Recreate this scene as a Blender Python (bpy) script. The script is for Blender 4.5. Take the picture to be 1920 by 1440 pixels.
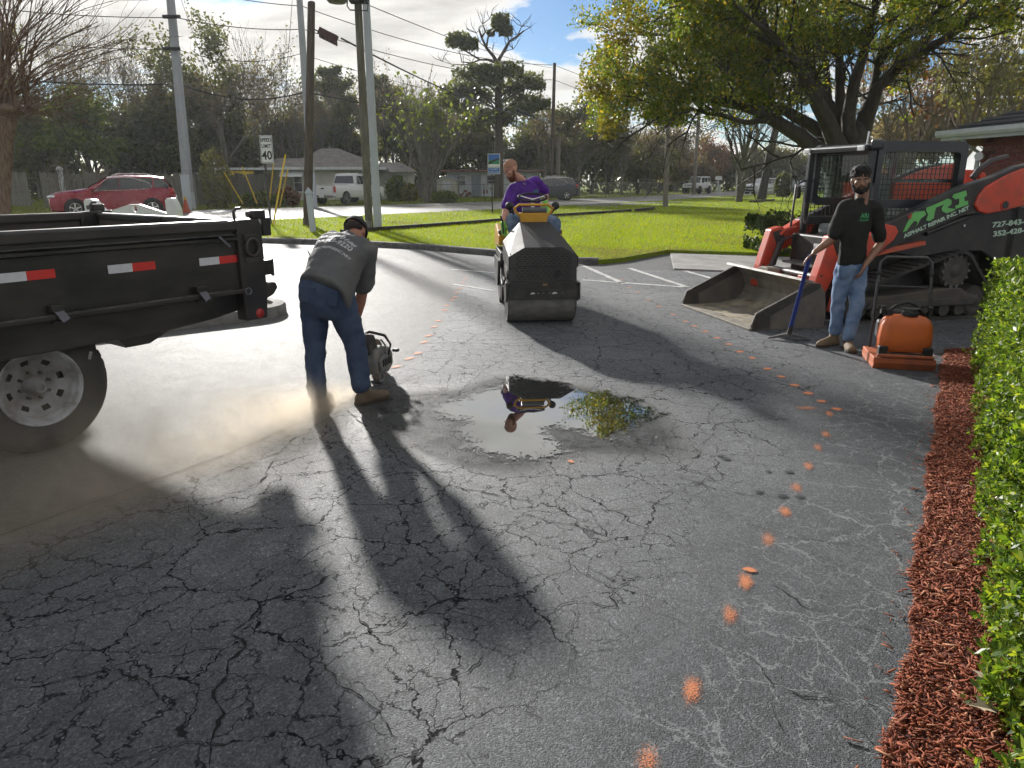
import bpy, bmesh, math, random
import numpy as np
from mathutils import Vector, Matrix, Euler

for o in list(bpy.data.objects):
    bpy.data.objects.remove(o, do_unlink=True)
SC = bpy.context.scene
COL = SC.collection
rad = math.radians

# ------------------------------------------------------------------ camera
CAM_H, PITCH, FPX = 1.62, rad(16.1), 1331.0
cd = bpy.data.cameras.new('camera')
cam = bpy.data.objects.new('camera', cd)
COL.objects.link(cam)
cam.location = (0, 0, CAM_H)
cam.rotation_euler = (math.pi / 2 - PITCH, 0, 0)
cd.sensor_fit = 'HORIZONTAL'
cd.sensor_width = 36.0
cd.lens = 36.0 * FPX / 1920.0
cd.clip_start = 0.05
cd.clip_end = 3000
SC.camera = cam

# ------------------------------------------------------------------ sky and sun
CLX, CLY = 14.1, 8.3
SUN_EL, SUN_AZ = rad(18.8), rad(21.0)          # azimuth: to the left of straight ahead
SUN_DIR = Vector((-math.sin(SUN_AZ) * math.cos(SUN_EL), math.cos(SUN_AZ) * math.cos(SUN_EL), math.sin(SUN_EL)))
w = bpy.data.worlds.new('World')
SC.world = w
w.use_nodes = True
nt = w.node_tree
nt.nodes.clear()


def N(t, typ, **kw):
    n = t.nodes.new(typ)
    for k, v in kw.items():
        if k.startswith('i_'):
            key = k[2:]
            n.inputs[int(key) if key.isdigit() else key].default_value = v
        else:
            setattr(n, k, v)
    return n


def math_node(t, op, a, b=None, clamp=False):
    n = t.nodes.new('ShaderNodeMath')
    n.operation = op
    n.use_clamp = clamp
    for i, s in enumerate((a, b)):
        if s is None:
            continue
        if isinstance(s, (int, float)):
            n.inputs[i].default_value = s
        else:
            t.links.new(s, n.inputs[i])
    return n.outputs[0]


def mixc(t, fac, a, b, blend='MIX'):
    n = t.nodes.new('ShaderNodeMix')
    n.data_type = 'RGBA'
    n.blend_type = blend
    for s, i in ((fac, 0), (a, 6), (b, 7)):
        if isinstance(s, (int, float)):
            n.inputs[i].default_value = s
        elif isinstance(s, (tuple, list)):
            n.inputs[i].default_value = tuple(s) + ((1.0,) if len(s) == 3 else ())
        else:
            t.links.new(s, n.inputs[i])
    return n.outputs[2]


def ramp(t, fac, stops, interp='LINEAR'):
    n = t.nodes.new('ShaderNodeValToRGB')
    n.color_ramp.interpolation = interp
    el = n.color_ramp.elements
    while len(el) > 1:
        el.remove(el[-1])
    el[0].position = stops[0][0]
    c = stops[0][1]
    el[0].color = (c, c, c, 1) if isinstance(c, (int, float)) else tuple(c) + (1,)
    for p, c in stops[1:]:
        e = el.new(p)
        e.color = (c, c, c, 1) if isinstance(c, (int, float)) else tuple(c) + (1,)
    t.links.new(fac, n.inputs[0])
    return n.outputs[0]


sky = N(nt, 'ShaderNodeTexSky', sky_type='NISHITA', sun_disc=False, sun_elevation=SUN_EL,
        sun_rotation=-SUN_AZ, air_density=1.0, dust_density=0.25, ozone_density=1.2, altitude=10)
tc = N(nt, 'ShaderNodeTexCoord')
sep = N(nt, 'ShaderNodeSeparateXYZ')
nt.links.new(tc.outputs['Generated'], sep.inputs[0])
zc = math_node(nt, 'MAXIMUM', sep.outputs[2], 0.02)
zc = math_node(nt, 'ADD', zc, 0.13)
px = math_node(nt, 'DIVIDE', sep.outputs[0], zc)
py = math_node(nt, 'DIVIDE', sep.outputs[1], zc)
comb = N(nt, 'ShaderNodeCombineXYZ')
nt.links.new(px, comb.inputs[0])
nt.links.new(py, comb.inputs[1])
mp = N(nt, 'ShaderNodeMapping')
mp.inputs['Location'].default_value = (CLX, CLY, 0)
mp.inputs['Scale'].default_value = (0.62, 0.80, 1)
nt.links.new(comb.outputs[0], mp.inputs[0])
n1 = N(nt, 'ShaderNodeTexNoise', i_Scale=1.35, i_Detail=7.0, i_Roughness=0.6, i_Distortion=0.25, noise_dimensions='2D')
nt.links.new(mp.outputs[0], n1.inputs['Vector'])
mask = ramp(nt, n1.outputs[0], [(0.392, 0.0), (0.445, 0.75), (0.52, 1.0)])
shade = ramp(nt, n1.outputs[0], [(0.42, 1.12), (0.52, 0.98), (0.68, 0.66)])
# clouds glow towards the sun (forward scattering)
dot = N(nt, 'ShaderNodeVectorMath', operation='DOT_PRODUCT')
dot.inputs[1].default_value = SUN_DIR
nt.links.new(tc.outputs['Generated'], dot.inputs[0])
fw = math_node(nt, 'POWER', math_node(nt, 'MAXIMUM', dot.outputs['Value'], 0.0), 6.0)
fw = math_node(nt, 'ADD', math_node(nt, 'MULTIPLY', fw, 1.5), 5.0)
cval = math_node(nt, 'MULTIPLY', fw, shade)
ccol = N(nt, 'ShaderNodeVectorMath', operation='SCALE')
ccol.inputs[0].default_value = (1.0, 0.975, 0.92)
nt.links.new(cval, ccol.inputs['Scale'])
skyc = mixc(nt, 1.0, sky.outputs[0], (0.34, 0.46, 0.64), 'MULTIPLY')
mx = mixc(nt, mask, skyc, ccol.outputs[0])
bg = N(nt, 'ShaderNodeBackground', i_Strength=0.061)
nt.links.new(mx, bg.inputs[0])
wo = N(nt, 'ShaderNodeOutputWorld')
nt.links.new(bg.outputs[0], wo.inputs[0])

sd = bpy.data.lights.new('sun', 'SUN')
sd.energy = 3.0
sd.angle = rad(2.2)
sd.color = (1.0, 0.965, 0.91)
sun = bpy.data.objects.new('sun', sd)
COL.objects.link(sun)
sun.rotation_euler = (-SUN_DIR).to_track_quat('-Z', 'Y').to_euler()

SC.view_settings.view_transform = 'Standard'
SC.view_settings.look = 'None'
SC.view_settings.exposure = 1.42
SC.view_settings.gamma = 1.0
SC.view_settings.use_curve_mapping = False
SC.cycles.max_bounces = 5
SC.cycles.use_adaptive_sampling = True
SC.cycles.adaptive_threshold = 0.04
SC.cycles.diffuse_bounces = 2
SC.cycles.glossy_bounces = 2
SC.cycles.transmission_bounces = 4
SC.cycles.transparent_max_bounces = 12
SC.cycles.volume_bounces = 1
SC.cycles.use_denoising = True
SC.cycles.sample_clamp_indirect = 6.0

# ------------------------------------------------------------------ where a pixel of a known depth lies in the place
CP, SP = math.cos(PITCH), math.sin(PITCH)


def ray(x, y):
    a = (x - 960.0) / FPX
    b = -(y - 720.0) / FPX
    return a, CP + b * SP, -SP + b * CP


def gnd(x, y, z=0.0):
    d = ray(x, y)
    t = (z - CAM_H) / d[2]
    return d[0] * t, d[1] * t


def at(x, y, Y):
    d = ray(x, y)
    t = Y / d[1]
    return Vector((d[0] * t, Y, CAM_H + d[2] * t))


# ------------------------------------------------------------------ mesh helpers
class MB:
    def __init__(self):
        self.v, self.f = [], []

    def add(self, vs, fs):
        k = len(self.v)
        self.v += [tuple(p) for p in vs]
        self.f += [tuple(i + k for i in q) for q in fs]
        return self

    def box(self, c, s, m=None):
        x, y, z = s[0] / 2, s[1] / 2, s[2] / 2
        vs = [Vector((i, j, k)) for i in (-x, x) for j in (-y, y) for k in (-z, z)]
        if m is not None:
            vs = [m @ p for p in vs]
        vs = [p + Vector(c) for p in vs]
        return self.add(vs, [(0, 1, 3, 2), (4, 6, 7, 5), (0, 4, 5, 1), (2, 3, 7, 6), (0, 2, 6, 4), (1, 5, 7, 3)])

    def bar(self, p0, p1, wx, wz, up=(0, 0, 1)):
        p0, p1 = Vector(p0), Vector(p1)
        d = (p1 - p0).normalized()
        u = Vector(up)
        s = d.cross(u)
        if s.length < 1e-4:
            s = d.cross(Vector((1, 0, 0)))
        s.normalize()
        u = s.cross(d).normalized()
        vs = []
        for p in (p0, p1):
            for a, b in ((-1, -1), (1, -1), (1, 1), (-1, 1)):
                vs.append(p + s * (a * wx / 2) + u * (b * wz / 2))
        return self.add(vs, [(3, 2, 1, 0), (4, 5, 6, 7), (0, 1, 5, 4), (1, 2, 6, 5), (2, 3, 7, 6), (3, 0, 4, 7)])

    def tube(self, pts, r, n=8, caps=True, flat=1.0, up=None):
        pts = [Vector(p) for p in pts]
        m = len(pts)
        rs = [r] * m if isinstance(r, (int, float)) else list(r)
        prev = None
        base = len(self.v)
        for i, p in enumerate(pts):
            d = (pts[min(i + 1, m - 1)] - pts[max(i - 1, 0)])
            if d.length < 1e-9:
                d = Vector((0, 0, 1))
            d.normalize()
            if prev is None:
                ref = Vector(up) if up else (Vector((0, 0, 1)) if abs(d.z) < 0.9 else Vector((1, 0, 0)))
                s = d.cross(ref).normalized()
            else:
                s = prev - d * prev.dot(d)
                s = s.normalized() if s.length > 1e-6 else d.orthogonal().normalized()
            prev = s
            u = s.cross(d)
            for k in range(n):
                a = 2 * math.pi * k / n
                self.v.append(tuple(p + s * (math.cos(a) * rs[i]) + u * (math.sin(a) * rs[i] * flat)))
        for i in range(m - 1):
            for k in range(n):
                a, b = base + i * n + k, base + i * n + (k + 1) % n
                self.f.append((a, b, b + n, a + n))
        if caps:
            self.f.append(tuple(base + k for k in range(n))[::-1])
            self.f.append(tuple(base + (m - 1) * n + k for k in range(n)))
        return self

    def cyl(self, p0, p1, r0, r1=None, n=16):
        return self.tube([p0, p1], [r0, r0 if r1 is None else r1], n)

    def lathe(self, prof, o, ax, n=24, close=False, caps=True):
        # prof: (radius, distance along ax)
        o, ax = Vector(o), Vector(ax).normalized()
        s = ax.orthogonal().normalized()
        u = ax.cross(s)
        base = len(self.v)
        for r, h in prof:
            for k in range(n):
                a = 2 * math.pi * k / n
                self.v.append(tuple(o + ax * h + (s * math.cos(a) + u * math.sin(a)) * r))
        m = len(prof)
        for i in range(m - 1 if not close else m):
            j = (i + 1) % m
            for k in range(n):
                k2 = (k + 1) % n
                self.f.append((base + i * n + k, base + i * n + k2, base + j * n + k2, base + j * n + k))
        if not close and caps:
            if prof[0][0] > 1e-6:
                self.f.append(tuple(base + k for k in range(n))[::-1])
            if prof[-1][0] > 1e-6:
                self.f.append(tuple(base + (m - 1) * n + k for k in range(n)))
        return self

    def ball(self, c, r, nu=14, nv=9, m=None):
        if isinstance(r, (int, float)):
            r = (r, r, r)
        base = len(self.v)
        c = Vector(c)
        for i in range(nv + 1):
            t = math.pi * i / nv
            for k in range(nu):
                a = 2 * math.pi * k / nu
                p = Vector((r[0] * math.sin(t) * math.cos(a), r[1] * math.sin(t) * math.sin(a), r[2] * math.cos(t)))
                if m is not None:
                    p = m @ p
                self.v.append(tuple(c + p))
        for i in range(nv):
            for k in range(nu):
                a, b = base + i * nu + k, base + i * nu + (k + 1) % nu
                self.f.append((a, a + nu, b + nu, b))
        return self

    def prism(self, poly, o, a, b, depth):
        # polygon (u, v) in the plane spanned by a, b at o, thickened along a x b
        o, a, b = Vector(o), Vector(a), Vector(b)
        nrm = a.cross(b).normalized()
        n = len(poly)
        lo = [o + a * p[0] + b * p[1] for p in poly]
        hi = [p + nrm * depth for p in lo]
        fs = [tuple(range(n))[::-1], tuple(range(n, 2 * n))]
        fs += [(i, (i + 1) % n, n + (i + 1) % n, n + i) for i in range(n)]
        return self.add(lo + hi, fs)

    def loft(self, rings, caps=True):
        n = len(rings[0])
        base = len(self.v)
        for r in rings:
            self.v += [tuple(p) for p in r]
        for i in range(len(rings) - 1):
            for k in range(n):
                a, b = base + i * n + k, base + i * n + (k + 1) % n
                self.f.append((a, b, b + n, a + n))
        if caps:
            self.f.append(tuple(base + k for k in range(n))[::-1])
            self.f.append(tuple(base + (len(rings) - 1) * n + k for k in range(n)))
        return self

    def build(self, name, mat, parent=None, smooth=None, bevel=0.0, seg=2, world=False):
        me = bpy.data.meshes.new(name)
        me.from_pydata(self.v, [], self.f)
        me.validate()
        bm = bmesh.new()
        bm.from_mesh(me)
        bmesh.ops.recalc_face_normals(bm, faces=bm.faces)
        bm.to_mesh(me)
        bm.free()
        if smooth is not None:
            me.polygons.foreach_set('use_smooth', [True] * len(me.polygons))
            me.set_sharp_from_angle(angle=rad(smooth))
        me.materials.append(mat)
        return link(name, me, parent, bevel, seg, world)


def link(name, me, parent=None, bevel=0.0, seg=2, world=False):
    o = bpy.data.objects.new(name, me)
    COL.objects.link(o)
    if parent is not None:
        o.parent = parent
        if world:                                  # vertices are in world space: undo the thing's own position
            p = parent
            off = Vector((0, 0, 0))
            while p is not None:
                off += p.location
                p = p.parent
            o.location = -off
    if bevel > 0:
        b = o.modifiers.new('bevel', 'BEVEL')
        b.width = bevel
        b.segments = seg
        b.limit_method = 'ANGLE'
        b.angle_limit = rad(35)
    return o


def np_mesh(name, V, F, mat, parent=None, world=False, smooth=False):
    """fast mesh from numpy arrays; F is (n, 3) or (n, 4)"""
    V = np.asarray(V, dtype=np.float32)
    F = np.asarray(F, dtype=np.int32)
    k = F.shape[1]
    me = bpy.data.meshes.new(name)
    me.vertices.add(len(V))
    me.vertices.foreach_set('co', V.ravel())
    me.loops.add(F.size)
    me.loops.foreach_set('vertex_index', F.ravel())
    me.polygons.add(len(F))
    me.polygons.foreach_set('loop_start', np.arange(0, F.size, k, dtype=np.int32))
    if smooth:
        me.polygons.foreach_set('use_smooth', np.ones(len(F), dtype=bool))
    me.update(calc_edges=True)
    me.materials.append(mat)
    return link(name, me, parent, world=world)


def attr(o, name, vals):
    a = o.data.attributes.new(name, 'FLOAT', 'POINT')
    a.data.foreach_set('value', np.asarray(vals, dtype=np.float32))


def tag(o, label=None, cat=None, group=None, kind=None):
    if label:
        o['label'] = label
    if cat:
        o['category'] = cat
    if group:
        o['group'] = group
    if kind:
        o['kind'] = kind
    return o


def thing(name, label, cat, loc=(0, 0, 0), rz=0.0, group=None, rot=None):
    o = bpy.data.objects.new(name, None)
    o.empty_display_size = 0.2
    COL.objects.link(o)
    o.location = loc
    o.rotation_euler = rot if rot else (0, 0, rz)
    return tag(o, label, cat, group)


# ------------------------------------------------------------------ materials
MATS = {}


def newmat(name):
    m = bpy.data.materials.new(name)
    m.use_nodes = True
    t = m.node_tree
    t.nodes.clear()
    out = t.nodes.new('ShaderNodeOutputMaterial')
    b = t.nodes.new('ShaderNodeBsdfPrincipled')
    t.links.new(b.outputs[0], out.inputs[0])
    return m, t, b, out


def pmat(name, col, rough=0.6, metal=0.0, var=0.25, vs=6.0, col2=None, bump=0.0, bs=60.0, coat=0.0, spec=0.5, rvar=0.15, stretch=None):
    """painted / worn surface: two-tone noise, roughness break-up, fine bump"""
    if name in MATS:
        return MATS[name]
    m, t, b, out = newmat(name)
    tc = N(t, 'ShaderNodeTexCoord')
    src = tc.outputs['Object']
    if stretch:
        mp = N(t, 'ShaderNodeMapping')
        mp.inputs['Scale'].default_value = stretch
        t.links.new(src, mp.inputs[0])
        src = mp.outputs[0]
    nz = N(t, 'ShaderNodeTexNoise', i_Scale=vs, i_Detail=7.0, i_Roughness=0.62)
    t.links.new(src, nz.inputs['Vector'])
    c2 = col2 if col2 else tuple(c * (1 - var) for c in col)
    f = ramp(t, nz.outputs[0], [(0.38, 0.0), (0.66, 1.0)])
    t.links.new(mixc(t, f, col, c2), b.inputs['Base Color'])
    r = math_node(t, 'ADD', math_node(t, 'MULTIPLY', nz.outputs[0], rvar * 2), rough - rvar, clamp=True)
    t.links.new(r, b.inputs['Roughness'])
    b.inputs['Metallic'].default_value = metal
    b.inputs['Specular IOR Level'].default_value = spec
    b.inputs['Coat Weight'].default_value = coat
    b.inputs['Coat Roughness'].default_value = 0.08
    if bump > 0:
        nb = N(t, 'ShaderNodeTexNoise', i_Scale=bs, i_Detail=4.0)
        t.links.new(src, nb.inputs['Vector'])
        bn = N(t, 'ShaderNodeBump', i_Strength=bump, i_Distance=0.01)
        t.links.new(nb.outputs[0], bn.inputs['Height'])
        t.links.new(bn.outputs[0], b.inputs['Normal'])
    MATS[name] = m
    return m


def leafmat(name, cols, rough=0.45, trans=0.45, spec=0.4):
    """leaf: colour varies from leaf to leaf, light comes through"""
    if name in MATS:
        return MATS[name]
    m, t, b, out = newmat(name)
    g = N(t, 'ShaderNodeNewGeometry')
    stops = [(i / max(1, len(cols) - 1), c) for i, c in enumerate(cols)]
    c = ramp(t, g.outputs['Random Per Island'], stops)
    t.links.new(c, b.inputs['Base Color'])
    b.inputs['Roughness'].default_value = rough
    b.inputs['Specular IOR Level'].default_value = spec
    tr = N(t, 'ShaderNodeBsdfTranslucent')
    t.links.new(mixc(t, 1.0, c, (1.5, 1.45, 0.7), 'MULTIPLY'), tr.inputs[0])
    mx = N(t, 'ShaderNodeMixShader', i_Fac=trans)
    t.links.new(b.outputs[0], mx.inputs[1])
    t.links.new(tr.outputs[0], mx.inputs[2])
    t.links.new(mx.outputs[0], out.inputs[0])
    MATS[name] = m
    return m


def glassmat(name, col=(0.02, 0.025, 0.03), rough=0.05):
    if name in MATS:
        return MATS[name]
    m, t, b, out = newmat(name)
    b.inputs['Base Color'].default_value = tuple(col) + (1,)
    b.inputs['Roughness'].default_value = rough
    b.inputs['Specular IOR Level'].default_value = 0.8
    MATS[name] = m
    return m


M_black = pmat('black_paint', (0.016, 0.016, 0.018), 0.38, var=0.4, vs=3, col2=(0.03, 0.028, 0.027), coat=0.15)
M_blackdull = pmat('black_plastic', (0.015, 0.015, 0.016), 0.6, vs=20, bump=0.15, bs=300)
M_rubber = pmat('rubber', (0.018, 0.018, 0.019), 0.85, vs=9, col2=(0.035, 0.033, 0.03), bump=0.2, bs=120)
M_steel = pmat('grey_steel', (0.22, 0.22, 0.22), 0.45, 0.7, vs=14, col2=(0.12, 0.11, 0.10))
M_darksteel = pmat('dark_steel', (0.06, 0.058, 0.055), 0.5, 0.5, vs=10, col2=(0.10, 0.085, 0.07))
M_chrome = pmat('bright_metal', (0.6, 0.6, 0.6), 0.25, 0.9, var=0.1, vs=10)
M_white = pmat('white_paint', (0.72, 0.73, 0.74), 0.4, var=0.12, vs=4)
M_glass = glassmat('dark_glass')
M_red = pmat('red_lens', (0.42, 0.02, 0.02), 0.25, var=0.15)
M_tape_w = pmat('tape_white', (0.60, 0.61, 0.64), 0.35, var=0.12, vs=30)
M_tape_r = pmat('tape_red', (0.62, 0.035, 0.03), 0.35, var=0.15, vs=30)
rng = np.random.default_rng(7)
random.seed(7)
# ================================================================== THE GROUND
def seg_sd(P, poly):
    """signed distance from points P (n,2) to an open polyline; positive on its right-hand side"""
    best = np.full(len(P), 1e9)
    sgn = np.ones(len(P))
    for (x0, y0), (x1, y1) in zip(poly[:-1], poly[1:]):
        d = np.array([x1 - x0, y1 - y0])
        L2 = d @ d
        q = P - np.array([x0, y0])
        t = np.clip(q @ d / L2, 0, 1)
        e = q - t[:, None] * d
        dist = np.hypot(e[:, 0], e[:, 1])
        cr = d[1] * q[:, 0] - d[0] * q[:, 1]
        m = dist < best
        best[m] = dist[m]
        sgn[m] = np.sign(cr[m])
    return best * sgn


def smooth01(x, a, b):
    t = np.clip((x - a) / (b - a), 0, 1)
    return t * t * (3 - 2 * t)


CUT = [gnd(*p) for p in [(-700, 1230), (0, 1012), (200, 945), (430, 857), (560, 795), (650, 748), (715, 706), (767, 673), (804, 630),
                         (838, 573), (862, 541), (880, 505), (930, 470)]]
PUD = [gnd(*p) for p in [(952, 706), (1000, 712), (1045, 716), (1070, 728), (1100, 736), (1140, 736), (1185, 748), (1215, 768), (1232, 774),
                         (1195, 792), (1170, 808), (1125, 822), (1080, 808), (1045, 800), (1020, 806), (1040, 830), (1060, 848), (1010, 862),
                         (960, 862), (915, 850), (880, 838), (862, 812), (868, 786), (820, 778), (800, 768), (850, 752), (905, 735), (945, 728)]]


def in_poly(P, poly):
    x, y = P[:, 0], P[:, 1]
    r = np.zeros(len(P), bool)
    n = len(poly)
    for i in range(n):
        x0, y0 = poly[i]
        x1, y1 = poly[(i + 1) % n]
        c = (y0 > y) != (y1 > y)
        xi = (x1 - x0) * (y - y0) / (y1 - y0 + 1e-12) + x0
        r ^= c & (x < xi)
    return r


def grid(xs, ys, z=0.0):
    X, Y = np.meshgrid(xs, ys)
    V = np.stack([X.ravel(), Y.ravel(), np.full(X.size, z)], 1)
    nx, ny = len(xs), len(ys)
    i = np.arange((ny - 1) * (nx - 1))
    a = (i // (nx - 1)) * nx + i % (nx - 1)
    F = np.stack([a, a + 1, a + nx + 1, a + nx], 1)
    return V, F


# ---- asphalt material
def asphalt_material():
    m, t, b, out = newmat('asphalt')
    L = t.links.new
    geo = N(t, 'ShaderNodeNewGeometry')
    P = geo.outputs['Position']
    a_old = N(t, 'ShaderNodeAttribute', attribute_name='old').outputs['Fac']
    a_wet = N(t, 'ShaderNodeAttribute', attribute_name='wet').outputs['Fac']
    a_pale = N(t, 'ShaderNodeAttribute', attribute_name='pale').outputs['Fac']
    a_dust = N(t, 'ShaderNodeAttribute', attribute_name='dusty').outputs['Fac']
    big = N(t, 'ShaderNodeTexNoise', i_Scale=0.85, i_Detail=3.0, i_Roughness=0.6)
    L(P, big.inputs['Vector'])
    mid = N(t, 'ShaderNodeTexNoise', i_Scale=6.0, i_Detail=3.0, i_Roughness=0.7)
    L(P, mid.inputs['Vector'])
    agg = N(t, 'ShaderNodeTexVoronoi', i_Scale=150.0, feature='F1', voronoi_dimensions='2D')
    L(P, agg.inputs['Vector'])
    agn = N(t, 'ShaderNodeTexNoise', i_Scale=170.0, i_Detail=2.0, i_Roughness=0.75, noise_dimensions='2D')
    L(P, agn.inputs['Vector'])
    agg2 = N(t, 'ShaderNodeTexVoronoi', i_Scale=72.0, feature='F1', voronoi_dimensions='2D')
    L(P, agg2.inputs['Vector'])
    # base tone
    c_new = mixc(t, big.outputs[0], (0.112, 0.111, 0.107), (0.150, 0.147, 0.141))
    c_old = mixc(t, ramp(t, big.outputs[0], [(0.35, 0.0), (0.65, 1.0)]), (0.105, 0.113, 0.124), (0.160, 0.168, 0.178))
    c_old = mixc(t, math_node(t, 'MULTIPLY', a_pale, 0.5), c_old, (0.085, 0.095, 0.102))
    c = mixc(t, a_old, c_new, c_old)
    sp = ramp(t, agg.outputs['Color'], [(0.0, 0.32), (0.58, 0.88), (0.88, 1.4), (1.0, 2.9)])
    c = mixc(t, 0.9, c, sp, 'MULTIPLY')
    c = mixc(t, 0.5, c, ramp(t, mid.outputs[0], [(0.3, 0.55), (0.7, 1.4)]), 'MULTIPLY')
    # crack network: warped cells at two sizes, broken up
    warp = N(t, 'ShaderNodeTexNoise', i_Scale=4.5, i_Detail=4.0, i_Roughness=0.7, noise_dimensions='2D')
    L(P, warp.inputs['Vector'])
    wv = N(t, 'ShaderNodeVectorMath', operation='SCALE', i_Scale=0.20)
    L(warp.outputs['Color'], wv.inputs[0])
    wp = N(t, 'ShaderNodeVectorMath', operation='ADD')
    L(P, wp.inputs[0])
    L(wv.outputs[0], wp.inputs[1])
    v1 = N(t, 'ShaderNodeTexVoronoi', i_Scale=2.3, feature='DISTANCE_TO_EDGE', voronoi_dimensions='2D')
    v2 = N(t, 'ShaderNodeTexVoronoi', i_Scale=6.5, feature='DISTANCE_TO_EDGE', voronoi_dimensions='2D')
    for v_ in (v1, v2):
        L(wp.outputs[0], v_.inputs['Vector'])
    wid = math_node(t, 'ADD', math_node(t, 'MULTIPLY', ramp(t, mid.outputs[0], [(0.32, 0.0), (0.68, 1.0)]), 1.1), 0.22)
    d1 = math_node(t, 'DIVIDE', v1.outputs[0], wid)
    d2 = math_node(t, 'DIVIDE', v2.outputs[0], wid)
    k1 = ramp(t, d1, [(0.0, 1.0), (0.009, 0.95), (0.018, 0.0)])
    k2 = ramp(t, d2, [(0.0, 0.9), (0.018, 0.75), (0.040, 0.0)])
    k1 = math_node(t, 'MULTIPLY', k1, ramp(t, big.outputs[0], [(0.34, 0.55), (0.46, 1.0)]))
    k2 = math_node(t, 'MULTIPLY', k2, ramp(t, big.outputs[0], [(0.50, 1.0), (0.66, 0.25)]))
    k2 = math_node(t, 'MULTIPLY', k2, ramp(t, mid.outputs[0], [(0.34, 0.15), (0.48, 1.0)]))
    k = math_node(t, 'MULTIPLY', math_node(t, 'MAXIMUM', k1, k2), a_old)
    crack_c = mixc(t, a_pale, (0.010, 0.010, 0.011), (0.27, 0.28, 0.285))
    k = math_node(t, 'MULTIPLY', k, math_node(t, 'SUBTRACT', 1.0, math_node(t, 'MULTIPLY', a_pale, 0.05)))
    c = mixc(t, k, c, crack_c)
    c = mixc(t, math_node(t, 'MULTIPLY', a_wet, 0.5), c, (0.05, 0.051, 0.053))
    c = mixc(t, math_node(t, 'MULTIPLY', a_dust, ramp(t, mid.outputs[0], [(0.25, 0.2), (0.75, 1.0)])), c, (0.21, 0.17, 0.125))
    L(c, b.inputs['Base Color'])
    rg = math_node(t, 'ADD', math_node(t, 'MULTIPLY', mid.outputs[0], 0.16), 0.54)
    rg = math_node(t, 'SUBTRACT', rg, math_node(t, 'MULTIPLY', a_wet, 0.34))
    rg = math_node(t, 'ADD', rg, math_node(t, 'MULTIPLY', a_pale, 0.10), clamp=True)
    L(rg, b.inputs['Roughness'])
    spc = math_node(t, 'ADD', math_node(t, 'MULTIPLY', a_old, 0.17), 0.15)
    L(math_node(t, 'MULTIPLY', spc, math_node(t, 'SUBTRACT', 1.0, math_node(t, 'MULTIPLY', k, 0.92))), b.inputs['Specular IOR Level'])
    # relief: stones stand proud of the binder
    coarse = math_node(t, 'ADD', math_node(t, 'MULTIPLY', a_wet, 0.9), 0.6)
    h = math_node(t, 'MULTIPLY', math_node(t, 'ADD', math_node(t, 'MULTIPLY', agg.outputs['Distance'], -0.35), math_node(t, 'MULTIPLY', agn.outputs[0], 1.5)), coarse)
    h = math_node(t, 'ADD', h, math_node(t, 'MULTIPLY', math_node(t, 'MULTIPLY', agg2.outputs['Distance'], -1.5), math_node(t, 'ADD', a_wet, 0.12)))
    st = math_node(t, 'ADD', math_node(t, 'MULTIPLY', a_old, 0.4), 0.6)
    bn = N(t, 'ShaderNodeBump', i_Distance=0.010)
    L(st, bn.inputs['Strength'])
    L(h, bn.inputs['Height'])
    L(bn.outputs[0], b.inputs['Normal'])
    return m


M_asphalt = asphalt_material()
xs = np.unique(np.concatenate([np.linspace(-60, -5, 45), np.linspace(-5, 5.5, 176), np.linspace(5.5, 40, 30)]))
ys = np.unique(np.concatenate([np.linspace(-12, 0.8, 14), np.linspace(0.8, 11, 171), np.linspace(11, 24, 40)]))
V, F = grid(xs, ys)
lot = tag(np_mesh('asphalt_lot', V, F, M_asphalt), kind='structure')
P2 = V[:, :2]
sd_cut = seg_sd(P2, CUT)
wob = 0.05 * np.sin(P2[:, 0] * 9) * np.sin(P2[:, 1] * 7 + 1)
old = smooth01(sd_cut + wob, -0.06, 0.10)
old = np.where(P2[:, 1] > 13, 0.35, old)
attr(lot, 'old', old)
pe = np.hypot((P2[:, 0] - 0.05) / 1.25, (P2[:, 1] - 4.8) / 1.05)
wet = (1 - smooth01(pe + 0.12 * np.sin(P2[:, 0] * 5 + P2[:, 1] * 3), 0.75, 1.15)) * old
attr(lot, 'wet', wet)
edge = np.array([gnd(1670, 1400), gnd(1750, 850), gnd(1770, 660)])
de = np.abs(seg_sd(P2, [(-0.6, -1.0)] + [tuple(e) for e in edge]))
attr(lot, 'pale', (1 - smooth01(de + 0.2 * np.sin(P2[:, 0] * 3) * np.cos(P2[:, 1] * 2.3), 0.45, 1.25)) * (P2[:, 1] < 7.5))
dd = np.abs(sd_cut)
attr(lot, 'dusty', np.exp(-np.where(sd_cut > 0, dd / 0.22, dd / 0.55)) * (1 - smooth01(P2[:, 1], 4.6, 6.2)) * 0.85)

# ---- far ground to the horizon
def ground_material():
    m, t, b, out = newmat('rough_ground')
    geo = N(t, 'ShaderNodeNewGeometry')
    n1 = N(t, 'ShaderNodeTexNoise', i_Scale=0.25, i_Detail=8.0, i_Roughness=0.7)
    t.links.new(geo.outputs['Position'], n1.inputs['Vector'])
    c = ramp(t, n1.outputs[0], [(0.3, (0.055, 0.075, 0.02)), (0.5, (0.10, 0.10, 0.035)), (0.7, (0.13, 0.105, 0.065))])
    t.links.new(c, b.inputs['Base Color'])
    b.inputs['Roughness'].default_value = 0.95
    return m


V, F = grid(np.linspace(-900, 900, 19), np.linspace(-200, 1600, 19), -0.04)
tag(np_mesh('ground', V, F, ground_material()), kind='structure')


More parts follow.
